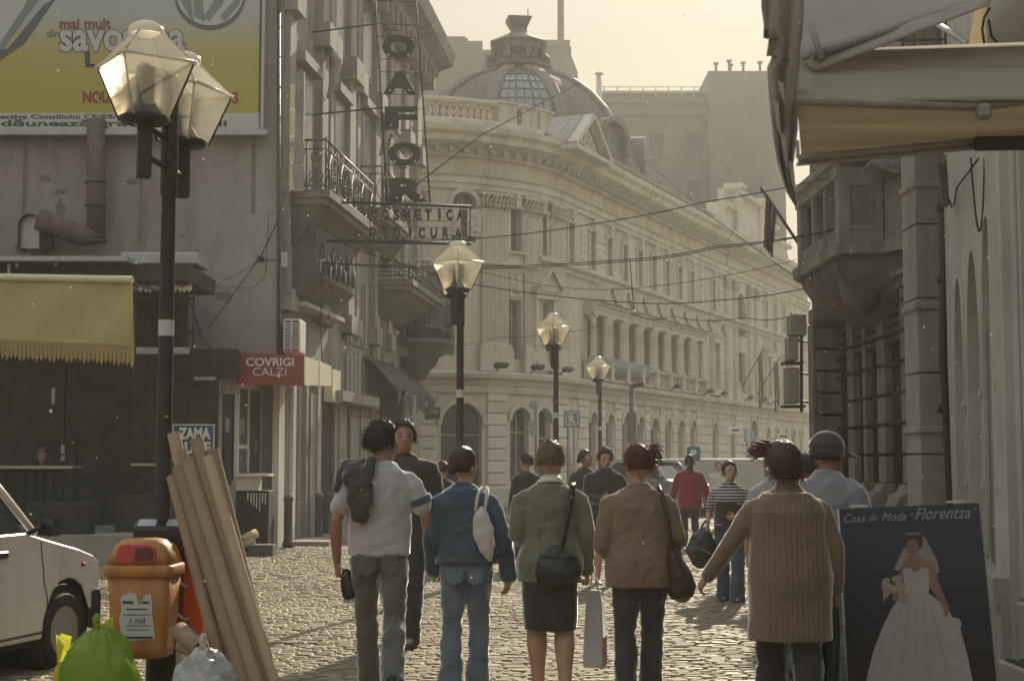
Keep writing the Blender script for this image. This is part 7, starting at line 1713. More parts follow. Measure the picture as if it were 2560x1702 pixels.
def wavemat(name, c1, c2, freq, rough=.85, axis='X', bump=0.0, sharp=(.4, .6), sheen=.9, distort=1.2, noise_mix=True, transl=0.0):
    m = bpy.data.materials.new(name); m.use_nodes = True; t = m.node_tree; b = t.nodes['Principled BSDF']; b.inputs['Roughness'].default_value = rough
    fz = t.nodes.new('ShaderNodeBsdfSheen'); fz.distribution = 'ASHIKHMIN'; fz.inputs['Roughness'].default_value = .28; fz.inputs['Color'].default_value = (min(1, .95 * sheen),) * 3 + (1,)
    ash = t.nodes.new('ShaderNodeAddShader'); t.links.new(b.outputs[0], ash.inputs[0]); t.links.new(fz.outputs[0], ash.inputs[1]); t.links.new(ash.outputs[0], t.nodes['Material Output'].inputs['Surface'])
    tc = t.nodes.new('ShaderNodeTexCoord'); wv = t.nodes.new('ShaderNodeTexWave'); wv.bands_direction = axis; wv.inputs['Scale'].default_value = freq; wv.inputs['Distortion'].default_value = distort; wv.inputs['Detail'].default_value = 2
    t.links.new(tc.outputs['Object'], wv.inputs['Vector']); rp = t.nodes.new('ShaderNodeValToRGB'); rp.color_ramp.elements[0].position = sharp[0]; rp.color_ramp.elements[1].position = sharp[1]
    rp.color_ramp.elements[0].color = rgb(c1); rp.color_ramp.elements[1].color = rgb(c2); t.links.new(wv.outputs['Fac'], rp.inputs[0])
    nz = t.nodes.new('ShaderNodeTexNoise'); nz.inputs['Scale'].default_value = 5; nz.inputs['Detail'].default_value = 6; t.links.new(tc.outputs['Object'], nz.inputs['Vector'])
    hs = t.nodes.new('ShaderNodeHueSaturation'); mr = t.nodes.new('ShaderNodeMapRange'); mr.inputs['To Min'].default_value = .72; mr.inputs['To Max'].default_value = 1.25; t.links.new(nz.outputs['Fac'], mr.inputs['Value']); t.links.new(mr.outputs[0], hs.inputs['Value']); t.links.new(rp.outputs[0], hs.inputs['Color']); t.links.new(hs.outputs[0], b.inputs['Base Color'])
    if bump:
        bp = t.nodes.new('ShaderNodeBump'); bp.inputs['Strength'].default_value = bump; bp.inputs['Distance'].default_value = .006; t.links.new(wv.outputs['Fac'], bp.inputs['Height']); t.links.new(bp.outputs[0], b.inputs['Normal'])
    return m
def fab(name, c, k=1.35, scale=6.0, sheen=.9, bump=.25, bscale=180, transl=0.0): return mat(name, c, .85, tuple(min(1, x * k) for x in c), scale, bump=bump, bscale=bscale, sheen=sheen, transl=transl)
def skinmat(name, c): return mat(name, c, .55, tuple(x * 1.12 for x in c), 12.0)
SK1 = skinmat('skin_tan', (0.30, 0.165, 0.115)); SK2 = skinmat('skin_fair', (0.42, 0.26, 0.19))
def hairmat(name, c): return mat(name, c, .5, tuple(x * 1.5 for x in c), 30.0, stretch=(1, 1, .2), spec=.4)
def strandmat(name, c): return mat(name, c, .5, transl=.45)
HR = {'dark': (hairmat('hair_dark', (.018, .013, .010)), strandmat('strand_dark', (.06, .04, .028))), 'brown': (hairmat('hair_brown', (.032, .018, .012)), strandmat('strand_brown', (.16, .075, .04))),
      'red': (hairmat('hair_auburn', (.042, .013, .010)), strandmat('strand_auburn', (.32, .075, .04))), 'blonde': (hairmat('hair_ash', (.085, .06, .035)), strandmat('strand_ash', (.42, .32, .16)))}
M['feature'] = mat('face_feature', (.03, .018, .014), .5); M['lip'] = mat('lip', (.22, .085, .07), .5); M['shoe'] = mat('shoe_leather', (.022, .018, .016), .4); M['eyewhite'] = mat('eye_white', (.5, .48, .45), .3)

def person(label, u, Y, H, yaw=0.0, head=0.0, nod=0.0, sex='f', skin=None, hair='dark', style='short', top=None, legs=None, skirt=None, arms=None, stride=(.22, -.26), width=1.0, vox=.009, far=False, hand_curl=(.6, .6), shoes=True, lean=0.0, feet=None, group=None, bare_legs=False, face=None, hsize=1.10, legk=1.0, tilt=0.0, roll=0.0):
    k = H / 1.75; bx_, by_ = (u - CU) / F * Y, Y
    t = thing('person', label, 'person', (bx_, by_, 0), group)
    yq = Matrix.Rotation(R(yaw), 3, 'Z')
    def W(co): # local baseline metres -> world
        return co
    rg_ = random.Random(int(u * 7 + Y * 13)); seed = rg_.uniform(0, 50); fem = sex == 'f'
    sh = (.172 if fem else .196) * width; hipx = .09
    def finish(name, co, me, m, parent=t):
        co = co.copy()
        if lean: co[:, 1] += lean * np.clip(co[:, 2] - .95, 0, 2)
        if tilt: co[:, 0] += tilt * (np.clip(co[:, 2], 0, .95) * .35 - np.clip(co[:, 2] - .95, 0, 2) * .45)
        a = (np.array(yq) @ (co * k).T).T
        me.vertices.foreach_set('co', np.ascontiguousarray(a).ravel()); me.update(); me.materials.clear(); me.name = name
        o = link(name, me, m, parent); return o
    def simple(name, mb, m, parent=t, solid=0.0):
        me = mb.mesh(name); n = len(me.vertices); co = np.zeros(n * 3); me.vertices.foreach_get('co', co); o = finish(name, co.reshape(-1, 3), me, m, parent)
        if solid: s_ = o.modifiers.new('solid', 'SOLIDIFY'); s_.thickness = solid; s_.offset = 0
        return o
    # ---- skeleton
    A = arms or {}
    def arm(sd):
        d = A.get('L' if sd < 0 else 'R', {})
        s0 = V((sd * (sh - .006), -.005, 1.385 if fem else 1.398)); el = V(d.get('e', (sd * (sh + .06), -.03, 1.13))); wr = V(d.get('w', (sd * (sh + .065), .05, .885)))
        return s0, el, wr, V(d.get('d', (0, .12, -1))), V(d.get('n', (-sd, .1, 0)))
    LA, RA_ = arm(-1), arm(1)
    if feet is None:
        def leg(sd, st):
            ank = V((sd * hipx * 1.0, st, .085 + (.09 if st < -.1 else 0))); kn = V((sd * hipx * 1.05, st * .42 + (.05 if st > 0 else .06), .49)); return V((sd * hipx, 0, .90)), kn, ank
        LL, RL = leg(-1, stride[0]), leg(1, stride[1])
    else: LL, RL = feet
    # ---- body
    mb = MB()
    if fem: rows = [(.84, 0, 0, .15, .10), (.92, 0, -.01, .172, .118), (1.0, 0, -.008, .16, .11), (1.1, 0, .002, .132, .094), (1.2, 0, .008, .142, .104), (1.3, 0, .012, .155, .112), (1.37, 0, 0, .156, .092), (1.415, 0, -.008, .138, .076), (1.45, 0, -.012, .098, .062), (1.485, 0, -.012, .06, .052)]
    else: rows = [(.84, 0, 0, .14, .10), (.92, 0, -.005, .16, .112), (1.02, 0, 0, .155, .108), (1.12, 0, .004, .152, .105), (1.25, 0, .008, .172, .116), (1.35, 0, .006, .186, .112), (1.395, 0, -.004, .176, .094), (1.44, 0, -.01, .138, .074), (1.475, 0, -.012, .09, .062), (1.505, 0, -.01, .064, .056)]
    rows = [(z, cx, cy, rx * width, ry * (1 + (width - 1) * .8)) for z, cx, cy, rx, ry in rows]
    trunk(mb, [(z, cx, cy, rx * .93, ry * .93) for z, cx, cy, rx, ry in rows])
    limb(mb, [(0, -.012, 1.44), (0, .004, 1.52), (0, .012, 1.58)], [.062, .054, .056] if not fem else [.054, .046, .048])
    hq = Matrix.Rotation(R(head), 3, 'Z') @ Matrix.Rotation(R(-nod), 3, 'X') @ Matrix.Rotation(R(roll), 3, 'Y'); HC = V((0, .018, 1.628))
    HS = hsize
    def hp_(x, y, z): return HC + hq @ V((x, y, z)) * HS
    def ellip(c, r, n=18, m=12):
        b0 = len(mb.v); mb.sphere((0, 0, 0), r, n, m)
        for i in range(b0, len(mb.v)): mb.v[i] = tuple(HC + hq @ (V(mb.v[i]) + V(c)) * HS)
    ellip((0, -.008, .015), (.074, .094, .098)); ellip((0, .028, -.045), (.058, .062, .066)); ellip((0, .05, -.085), (.034, .032, .026))
    ellip((0, .075, -.005), (.05, .02, .04)); limb(mb, [hp_(0, .085, .02), hp_(0, .105, -.022), hp_(0, .094, -.035)], [(.009, .009), (.013, .013), (.011, .008)], 8)
    ellip((0, .083, -.062), (.024, .014, .014))
    for sd in (-1, 1): ellip((sd * .077, -.006, -.012), (.011, .019, .031), 10, 8)
    for s0, el, wr, hd_, hn in (LA, RA_):
        limb(mb, [s0 + V((0, 0, -.01)), s0.lerp(el, .35), el, el.lerp(wr, .3), wr], [.044, .046, .039, .041, .027] if not fem else [.037, .039, .034, .035, .023])
    for h0, kn, an in (LL, RL):
        cf = h0.lerp(kn, .15); bk = kn.lerp(an, .3) + V((0, -.02, 0))
        limb(mb, [cf, h0.lerp(kn, .55), kn, bk, kn.lerp(an, .7), an], [.085, .07 * legk, .053 * legk, .056 * legk, .04 * legk, .033 * legk] if fem else [.083, .072, .054, .057, .043, .036])
        f0 = an + V((0, -.03, -.035)); limb(mb, [f0, an + V((0, .05, -.03)), an + V((0, .16, -.058))], [(.032, .032), (.036, .03), (.036, .018)], 10)
    co, me = remesh(mb, vox, 3)
    body = finish('body', co, me, skin)
    # hands join the same mesh
    hb = MB()
    for sd, (s0, el, wr, hd_, hn), cu_ in ((-1, LA, hand_curl[0]), (1, RA_, hand_curl[1])): hand(hb, wr, hd_, hn, 1.0 if not fem else .92, cu_, 1 if sd > 0 else -1)
    a = np.array(hb.v)
    if lean: a[:, 1] += lean * np.clip(a[:, 2] - .95, 0, 2)
    if tilt: a[:, 0] += tilt * (np.clip(a[:, 2], 0, .95) * .35 - np.clip(a[:, 2] - .95, 0, 2) * .45)
    a = (np.array(yq) @ (a * k).T).T; n0 = len(body.data.vertices); bmv = np.zeros(n0 * 3); body.data.vertices.foreach_get('co', bmv)
    ov = bmv.reshape(-1, 3); of = [tuple(p.vertices) for p in body.data.polygons]
    m2 = bpy.data.meshes.new('body'); m2.from_pydata(np.vstack([ov, a]).tolist(), [], of + [tuple(i + n0 for i in f) for f in hb.f]); m2.polygons.foreach_set('use_smooth', [True] * len(m2.polygons)); m2.update()
    old = body.data; body.data = m2; bpy.data.meshes.remove(old); m2.materials.append(skin)
    # ---- garments
    def shell(rows_, inf, zlo, zhi, flare=0.0, boxy=0.0):
        out_ = []; R_ = sorted(rows_)
        def interp(z):
            if z <= R_[0][0]: return R_[0][1:]
            for p, q in zip(R_, R_[1:]):
                if z <= q[0]: f_ = (z - p[0]) / (q[0] - p[0]); return tuple(p[i] + (q[i] - p[i]) * f_ for i in range(1, 5))
            return R_[-1][1:]
        mx = max(r_[3] for r_ in R_ if r_[0] < 1.4); my = max(r_[4] for r_ in R_ if r_[0] < 1.4)
        for z in np.linspace(zlo, zhi, 16):
            cx, cy, rx, ry = interp(z); f_ = max(0, (1.2 - z) / .5)
            if z < 1.36: rx += (mx - rx) * boxy; ry += (my - ry) * boxy
            out_.append((z, cx, cy, rx + inf + flare * f_, ry + inf + flare * f_ * .8))
        return out_
    def legfab(mb, inf, flare, bottom=0.03, top_=.97):
        trunk(mb, [(z, cx, cy, rx + inf * .6, ry + inf * .6) for z, cx, cy, rx, ry in shell(rows, 0, .83, top_)])
        for h0, kn, an in (LL, RL):
            cf = h0.lerp(kn, .08); rr = [.096, .081, .064, .066, .056 + flare * .5, .05 + flare, .052 + flare] if fem else [.096, .084, .067, .07, .062 + flare * .5, .06 + flare, .062 + flare]
            e_ = an + (an - kn).normalized() * .035
            limb(mb, [cf, h0.lerp(kn, .55), kn, kn.lerp(an, .28) + V((0, -.012, 0)), kn.lerp(an, .65), kn.lerp(an, .92), e_], [x + inf for x in rr])
    def seam(co, ln, m):
        # a stitched line that follows the back of the garment: ln = [(x, z), ...]
        P_ = []
        for (x0, z0), (x1, z1) in zip(ln, ln[1:]):
            n_ = max(2, int(math.hypot(x1 - x0, z1 - z0) / .03))
            for i in range(n_ + 1):
                x, z = x0 + (x1 - x0) * i / n_, z0 + (z1 - z0) * i / n_
                near = co[(np.abs(co[:, 0] - x) < .014) & (np.abs(co[:, 2] - z) < .014)]
                if len(near): P_.append(V((x, float(near[:, 1].min()) - .0005, z)))
        if len(P_) > 2:
            mb = MB(); mb.tube(P_, .0022, 4); simple('seam', mb, m)
    if legs:
        mb = MB(); legfab(mb, legs.get('inf', .008), legs.get('flare', 0)); co, me = remesh(mb, vox * 1.15, 3, .009, (8, 8, 7), seed, .013)
        finish('trousers', co, me, legs['m'])
        if 'pockets' in legs:
            for sd in (-1, 1):
                mb = MB(); c = V((sd * .075, -.128 - legs.get('inf', .008), .86)); mb.prism([c + V((x_, abs(x_) * .25, z_)) for x_, z_ in ((-.055, .06), (.055, .06), (.055, -.05), (0, -.08), (-.055, -.05))], (0, -.006, 0)); simple('pocket', mb, legs['m'])
            mb = MB(); mb.tube([V((.002, -.118 - .012, z)) for z in (.98, .92, .85)], .004, 5); simple('seam', mb, M['feature'])
    if skirt:
        mb = MB(); zt, zb = skirt['z']; trunk(mb, [(z, 0, -.005, skirt.get('rx', .19) * f_, skirt.get('ry', .14) * f_) for z, f_ in ((zb, .93), (zb + .12, .98), ((zt + zb) / 2, 1.0), (zt - .1, .98), (zt, .9))])
        co, me = remesh(mb, vox * 1.2, 3, .006, (9, 9, 2), seed, .004); finish('skirt', co, me, skirt['m'])
    if top:
        inf = top.get('inf', .014); hem = top.get('hem', .88); sl_ = top.get('sleeve', 1.0)
        mb = MB(); trunk(mb, shell(rows, inf, hem, 1.462, top.get('flare', .015), top.get('boxy', 0)))
        wq = max(1.0, width)
        if fem: trunk(mb, [(1.36, 0, -.004, .165 * wq, .088), (1.415, 0, -.008, .152 * wq, .088), (1.452, 0, -.012, .118 * wq, .076), (1.485, 0, -.012, .08 * wq, .066), (1.505, 0, -.012, .066, .06)])
        else: trunk(mb, [(1.37, 0, -.004, .19 * wq, .10), (1.44, 0, -.01, .155 * wq, .088), (1.478, 0, -.012, .108 * wq, .076), (1.51, 0, -.01, .078, .068)])
        for sd, (s0, el, wr, hd_, hn) in ((-1, LA), (1, RA_)):
            r_ = .058 if not fem else .048; r_ += top.get('sl_inf', inf)
            chain = [s0 + V((-sd * .03, 0, -.004)), s0 + V((sd * .006, 0, -.03)), s0.lerp(el, .35), s0.lerp(el, .75), el, el.lerp(wr, .3), el.lerp(wr, .65), wr.lerp(el, .03)]
            rad = [r_ * .85, r_ * .98, r_ * .92, r_ * .84, r_ * .8, r_ * .8, r_ * .74, r_ * .68 * top.get('cuff', 1.0)]
            if sl_ < 1: nsg = 3; chain = chain[:3] + [s0.lerp(el, sl_ * 2)]; rad = rad[:3] + [r_ * .98]
            limb(mb, chain, rad)
        if top.get('collar'): limb(mb, [(0, -.014, 1.45), (0, -.004, top['collar'])], [.086 if not fem else .072 * wq, .076 if not fem else .062], 18, False)
        co, me = remesh(mb, vox * 1.15, 3, top.get('fold', .012), top.get('fs', (7, 7, 3.2)), seed, top.get('ridge', .012))
        topob = finish('top', co, me, top['m'])
        for ln in top.get('seams', ()): seam(co, ln, top.get('seam_m', M['feature']))
        if top.get('hemband'):
            z = hem + .012; rr_ = shell(rows, inf + .006, hem, hem + .04, top.get('flare', .015), top.get('boxy', 0)); mb = MB(); trunk(mb, rr_[:1] + rr_[-1:]); simple('hem_band', mb, top['m'])
        if top.get('back_seam'):
            mb = MB(); mb.tube([V((0.0, -.118 - inf - .006 if z < 1.2 else -.10 - inf, z)) for z in np.linspace(hem + .02, 1.3, 8)], .003, 4); simple('seam', mb, M['feature'])
        if top.get('bands'):
            for sd, (s0, el, wr, hd_, hn) in ((1, RA_),):
                for f_ in top['bands']:
                    c = s0.lerp(el, f_); d_ = (el - s0).normalized(); r_ = (.064 + top.get('sl_inf', inf)) * 1.0 + .004; mb = MB(); limb(mb, [c - d_ * .011, c + d_ * .011], [r_, r_], 18, False); simple('sleeve_band', mb, top['band_m'])
        if top.get('shirt_collar'):
            mb = MB(); ring = lambda z, r1, r2, dy: [V((r1 * math.cos(a), -.006 + dy + r2 * math.sin(a), z + .018 * math.sin(a) * -1)) for a in np.linspace(R(-215), R(35), 17)]
            mb.grid([ring(1.455, .075, .07, 0), ring(1.515, .064, .06, .004), ring(1.52, .068, .064, .004), ring(1.47, .088, .082, -.004)]); simple('collar', mb, top['shirt_collar'], solid=.004)
    # ---- shoes
    if shoes:
        for h0, kn, an in (LL, RL):
            mb = MB(); d_ = V((0, 1, 0)); pitch = -.55 if an.z > .12 else 0.0; q = Matrix.Rotation(pitch, 3, 'X')
            def f_(y, z): return an + q @ V((0, y, z))
            limb(mb, [f_(-.055, -.045), f_(.0, -.035), f_(.07, -.048), f_(.15, -.06), f_(.185, -.066)], [(.036, .038), (.04, .042), (.043, .034), (.043, .022), (.034, .017)], 12)
            so_ = simple('shoe', mb, M['shoe']); mb = MB(); mb.prism([f_(y, -.084) + V((x_, 0, 0)) for x_, y in ((-.03, -.08), (.03, -.08), (.04, .05), (.045, .13), (.025, .205), (-.025, .205), (-.045, .13), (-.04, .05))], q @ V((0, 0, .014))); simple('sole', mb, MATS.get('sole') or mat('sole', (.05, .045, .04), .8), so_)
    # ---- hair
    hm_, sm_ = HR[hair]
    def hshell(low=-.5, amp=.008, puff=1.0, face_lim=.32, fr=13.0):
        mb = MB(); n, m = 44, 30; rowsh = []
        for i in range(m + 1):
            th = -math.pi / 2 + math.pi * i / m; row = []
            for j in range(n):
                a = 2 * math.pi * j / n; d = V((math.cos(th) * math.cos(a), math.cos(th) * math.sin(a), math.sin(th)))
                f_ = min(1, max(0, (d.y - face_lim + max(0, d.z - .25) * -.9) / .18)); g_ = min(1, max(0, (low - d.z) / .15)); mk = max(f_, g_)
                r_ = 1 + amp * 9 * mnoise.noise(d * 4.5 + V((seed, 0, 0))) + amp * 4 * mnoise.noise(d * fr + V((0, seed, 0)))
                r_ = r_ * (1 - mk) + .80 * mk
                row.append(hp_(d.x * .087 * puff * r_, -.012 + d.y * .107 * puff * r_, .018 + d.z * .117 * puff * r_))
            rowsh.append(row)
        mb.loft(rowsh); return mb
    def strands(n_, L_, lift=.35, down=.6, low=-.4, puff=1.0, r0=.0011, wild=.3, zmin=None):
        mb = MB(); c_ = 0
        while c_ < n_:
            d = V((rg_.gauss(0, 1), rg_.gauss(0, 1), rg_.gauss(0, 1))).normalized()
            if d.z < low or (d.y > .3 and d.z < .5) or (zmin is not None and d.z < zmin): continue
            c_ += 1; p = V((d.x * .086 * puff, -.012 + d.y * .106 * puff, .018 + d.z * .116 * puff)); tg = V((-d.x * d.z, -d.y * d.z - .2, -(1 - d.z * d.z))) ; tg = tg.normalized() if tg.length > .1 else V((0, -1, 0))
            v = (tg * down + d * lift + V((rg_.gauss(0, wild), rg_.gauss(0, wild), rg_.gauss(0, wild)))).normalized(); l_ = L_ * rg_.uniform(.5, 1.2); P = [p]
            for s_ in range(3): P.append(P[-1] + v * l_ / 3); v = (v + V((rg_.gauss(0, wild * .5), rg_.gauss(0, wild * .5), -.22))).normalized()
            mb.tube([hp_(*q) for q in P], [r0, r0, r0 * .8, r0 * .3], 3, False)
        return mb
    if style != 'cap' and style != 'none':
        prm = dict(short=(-.35, .012, 1.0), curly=(-.42, .018, 1.05), bob=(-.86, .006, 1.06), tied=(-.5, .004, .97), claw=(-.45, .010, 1.0), long=(-.6, .005, 1.0))[style]
        simple('hair', hshell(prm[0], prm[1], prm[2], fr=22 if style == 'curly' else 13), hm_)
        nn = 40 if far else 1
        cfg = dict(short=(420, .055, .35, .7, .35), curly=(620, .04, .7, .3, .8), bob=(420, .06, .18, .9, .25), tied=(260, .05, .22, .8, .3), claw=(360, .06, .4, .6, .4), long=(200, .06, .2, .8, .25))[style]
        simple('hair_strands', strands(max(30, cfg[0] // (4 if far else 1)), cfg[1], cfg[2], cfg[3], low=prm[0], puff=prm[2], wild=cfg[4], r0=.0016 if not far else .0022), sm_)
    ext = dict(hp=hp_, simple=simple, hm=hm_, sm=sm_, rg=rg_, LA=LA, RA=RA_, rows=rows, k=k, yq=yq, body=body, finish=finish, seed=seed, t=t, pos=V((bx_, by_, 0)))
    if style == 'tied':
        mb = MB(); mb.sphere(hp_(0, -.115, -.03), (.034, .034, .036), 12, 8); simple('hair_knot', mb, hm_)
    if style == 'claw':
        mb = MB()
        for i in range(18):
            a = rg_.uniform(-.9, .9); p0 = V((.03 + .02 * math.sin(a), -.105, .03 + .02 * rg_.gauss(0, 1))); v = V((math.sin(a) * .5 + .55, -.25 + rg_.gauss(0, .15), .85 * math.cos(a))).normalized(); P = [p0]; l_ = rg_.uniform(.05, .085)
            for s_ in range(5): P.append(P[-1] + v * l_ / 4); v = (v + V((.2, -.05, -.5))).normalized()
            mb.tube([hp_(*q) for q in P], [.011, .012, .010, .007, .004, .001], 6)
        simple('hair_twist', mb, hm_)
        mb = MB()
        for i in range(60):
            p0 = V((.05 + rg_.gauss(0, .02), -.10, .09 + rg_.gauss(0, .015))); v = V((.6 + rg_.gauss(0, .3), -.2, .7 + rg_.gauss(0, .3))).normalized(); P = [p0]; l_ = rg_.uniform(.04, .09)
            for s_ in range(4): P.append(P[-1] + v * l_ / 4); v = (v + V((.25, 0, -.4 + rg_.gauss(0, .2)))).normalized()
            mb.tube([hp_(*q) for q in P], .0013, 3, False)
        simple('stray_hair', mb, sm_); mb = MB()
        mb.tube([hp_(.055 + .03 * math.cos(a), -.125, .02 + .05 * math.sin(a)) for a in np.linspace(-1.2, 1.2, 9)], .006, 6); simple('hair_claw', mb, M['galv'])
    if style == 'long':
        mb = MB(); limb(mb, [hp_(0, -.085, .04), hp_(0, -.115, -.10), hp_(.01, -.135, -.28), hp_(.015, -.14, -.42)], [(.05, .035), (.055, .035), (.05, .03), (.03, .018)], 12); simple('hair_length', mb, hm_)
    # ---- face
    if face:
        for sd in (-1, 1):
            mb = MB(); mb.sphere((0, 0, 0), (.013, .006, .0065), 8, 6); mb.v = [tuple(hp_(*(V(p) + V((sd * .031, .0885, .012))))) for p in mb.v]; simple('eye', mb, M['feature'])
            mb = MB(); mb.tube([hp_(sd * .015, .094, .03), hp_(sd * .032, .094, .035), hp_(sd * .048, .086, .028)], [.003, .004, .002], 5); simple('eyebrow', mb, M['feature'])
        mb = MB(); mb.sphere((0, 0, 0), (.022, .006, .008), 8, 6); mb.v = [tuple(hp_(*(V(p) + V((0, .0955, -.06))))) for p in mb.v]; simple('mouth', mb, M['lip'])
    return t, ext
def bagthing(name, lab, cat, build, pos=None):
    """something carried: own top-level thing; build(parent)"""
    t = thing(name, lab, cat, pos); build(t); return t
def local(ext, p):     # person-local baseline metres to world
    return ext['pos'] + ext['yq'] @ (V(p) * ext['k'])

# -------- fabrics
T_WHITE = fab('tshirt_white', (.40, .395, .40), 1.1); T_NAVY = fab('band_navy', (.06, .09, .14)); J_GREY = fab('jeans_grey', (.10, .098, .085), 1.5, 7); DENIM = fab('denim_dark', (.045, .07, .095), 1.5, 9); JEANS = fab('jeans_blue', (.105, .14, .175), 1.55, 6)
TWEED = wavemat('tweed', (.125, .13, .088), (.20, .198, .145), 26, .9, 'X', .3, (.3, .7), .9, 3.0); BLACKF = fab('black_wool', (.034, .029, .028), 1.4); TAN = fab('tan_corduroy', (.185, .132, .088), 1.25, 5, .4); TROUS = fab('dark_trousers', (.042, .036, .036), 1.7, 3)
KNIT = wavemat('ribbed_knit', (.172, .124, .084), (.200, .145, .099), 10.5, .9, 'X', .45, (.2, .8), .9, .9); STRIPE = wavemat('striped_shirt', (.27, .285, .295), (.16, .185, .205), 24, .8, 'X', .1, (.45, .6), .9, .3); PALE = fab('pale_trousers', (.21, .215, .215), 1.2, 4)
REDC = fab('red_coat', (.19, .022, .026), 1.3, 4); HOOP = wavemat('hooped_top', (.04, .03, .045), (.46, .43, .44), 9.5, .85, 'Z', 0, (.48, .56), .2, .2); GREYT = fab('grey_shirt', (.27, .28, .29), 1.15); LSTR = wavemat('pale_striped_top', (.36, .36, .35), (.24, .25, .26), 14, .8, 'Z', .1, (.45, .55), .2, .3)

# -------- 1 man in white T-shirt
k_ = 9.9
t1, e1 = person('man in white T-shirt and grey jeans seen from behind, dark jacket over his shoulder', 958, 9.9, 1.785, 2, -52, 4, 'm', SK1, 'dark', 'curly', top=dict(m=T_WHITE, hem=.905, inf=.02, sleeve=.34, boxy=.5, bands=(.50, .57), band_m=T_NAVY, sl_inf=.013, flare=.0),
    legs=dict(m=J_GREY, inf=.006, flare=.012, pockets=1), arms=dict(L=dict(e=(-.28, -.06, 1.13), w=(-.275, .03, .86), d=(.05, .1, -1), n=(.9, .4, .1)), R=dict(e=(.30, .02, 1.14), w=(.34, .16, .93), d=(.1, .3, -1))), stride=(.20, -.34), hand_curl=(.9, .5), width=1.04, tilt=-.06, roll=-4)
def jacket(t):
    mb = MB(); P = lambda x, y, z: local(e1, (x, y, z))
    limb(mb, [P(-.13, .13, 1.26), P(-.15, .06, 1.46), P(-.16, -.03, 1.50), P(-.15, -.12, 1.42), P(-.14, -.165, 1.28), P(-.135, -.17, 1.16)], [(.08, .03), (.1, .035), (.115, .035), (.11, .04), (.085, .04), (.055, .035)])
    limb(mb, [P(-.06, -.09, 1.52), P(-.1, -.14, 1.40), P(-.09, -.165, 1.25), P(-.12, -.17, 1.14)], [.03, .05, .045, .03]); limb(mb, [P(-.2, .0, 1.47), P(-.27, -.05, 1.42), P(-.29, -.06, 1.33)], [.05, .045, .03])
    co, me = remesh(mb, .011, 2, .014, (9, 9, 9), 4, .022)
    me.vertices.foreach_set('co', (co - np.array(ORG[t.name])).ravel()); me.materials.clear(); link('folded_cloth', me, fab('dark_jacket_cloth', (.045, .04, .036), 1.6), t)
bagthing('jacket', 'dark crumpled jacket slung over the T-shirt man\'s shoulder', 'jacket', jacket, local(e1, (-.15, -.05, 1.2)))
def pouch(t):
    w = e1['LA'][2]; P = lambda x, y, z: local(e1, (w.x + x, w.y + y, w.z + z)); mb = MB(); limb(mb, [P(.04, .02, -.06), P(.05, .01, -.14), P(.06, .0, -.22)], [(.03, .02), (.05, .03), (.042, .028)]); mb.build('pouch_body', M['black_gloss'], t)
    MB().tube([P(-.02, .03, -.10), P(.0, .04, -.04), P(.04, .02, -.06)], .006, 6).build('wrist_strap', M['black_gloss'], t)
    for k in range(5): MB().tube([P(.035 + k * .012, 0, -.235), P(.035 + k * .013, 0, -.262)], .004, 4).build('tassel', M['black_gloss'], t)
bagthing('pouch', 'small black pouch hanging from the T-shirt man\'s hand', 'pouch', pouch, local(e1, (-.24, 0, .6)))
# -------- 2 man in dark jacket facing the camera
t2, e2 = person('man in long black jacket facing us beside the white T-shirt man', 1012, 12.6, 1.87, 172, 14, 0, 'm', SK1, 'dark', 'short', top=dict(m=BLACKF, hem=.68, inf=.03, boxy=.6, collar=1.5), legs=dict(m=BLACKF, inf=.012), stride=(.1, -.12), vox=.012, face=True)
# -------- 3 woman in denim jacket
t3, e3 = person('woman in dark denim jacket and blue flared jeans with white shoulder bag, from behind', 1160, 10.0, 1.625, -2, -38, 2, 'f', SK2, 'brown', 'tied', top=dict(m=DENIM, hem=.93, inf=.028, boxy=.35, collar=1.505, hemband=1, cuff=1.25, seams=([(-.15, 1.36), (0, 1.33), (.15, 1.36)], [(-.09, 1.33), (-.055, .97)], [(.09, 1.33), (.055, .97)], [(-.17, .975), (.17, .975)]), seam_m=fab('denim_seam', (.028, .042, .058))), legs=dict(m=JEANS, inf=.010, flare=.03, pockets=1),
    arms=dict(L=dict(e=(-.25, -.06, 1.12), w=(-.245, .06, .88), d=(.1, .2, -1)), R=dict(e=(.27, -.05, 1.13), w=(.30, .0, .83), d=(-.05, .1, -1), n=(-.8, .5, 0))), stride=(-.06, .14), hand_curl=(1.0, .35), width=1.1, tilt=.07, roll=5)
def hobo(t):
    P = lambda x, y, z: local(e3, (x, y, z)); mb = MB()
    limb(mb, [P(.14, -.155, 1.33), P(.135, -.165, 1.27), P(.15, -.175, 1.16), P(.175, -.175, 1.04), P(.2, -.165, .97)], [(.015, .02), (.055, .03), (.072, .04), (.052, .035), (.02, .02)]); co, me = remesh(mb, .009, 2, .006, (12, 12, 12), 1, .006)
    me.vertices.foreach_set('co', (co - np.array(ORG[t.name])).ravel()); me.materials.clear(); link('bag_body', me, fab('bag_white', (.50, .47, .44), 1.15), t)
    for x0, x1 in ((.10, .135), (.165, .17)): MB().tube([P(x0 - .005, -.15, 1.30), P(x0 + .01, -.135, 1.42), P(x1, -.05, 1.475), P(x1, .04, 1.46), P(x1 - .01, .12, 1.35)], .011, 6).build('strap', MATS['bag_white'], t)
bagthing('shoulder_bag', 'white slouchy shoulder bag on the denim jacket woman\'s back', 'bag', hobo, local(e3, (.15, -.16, .95)))
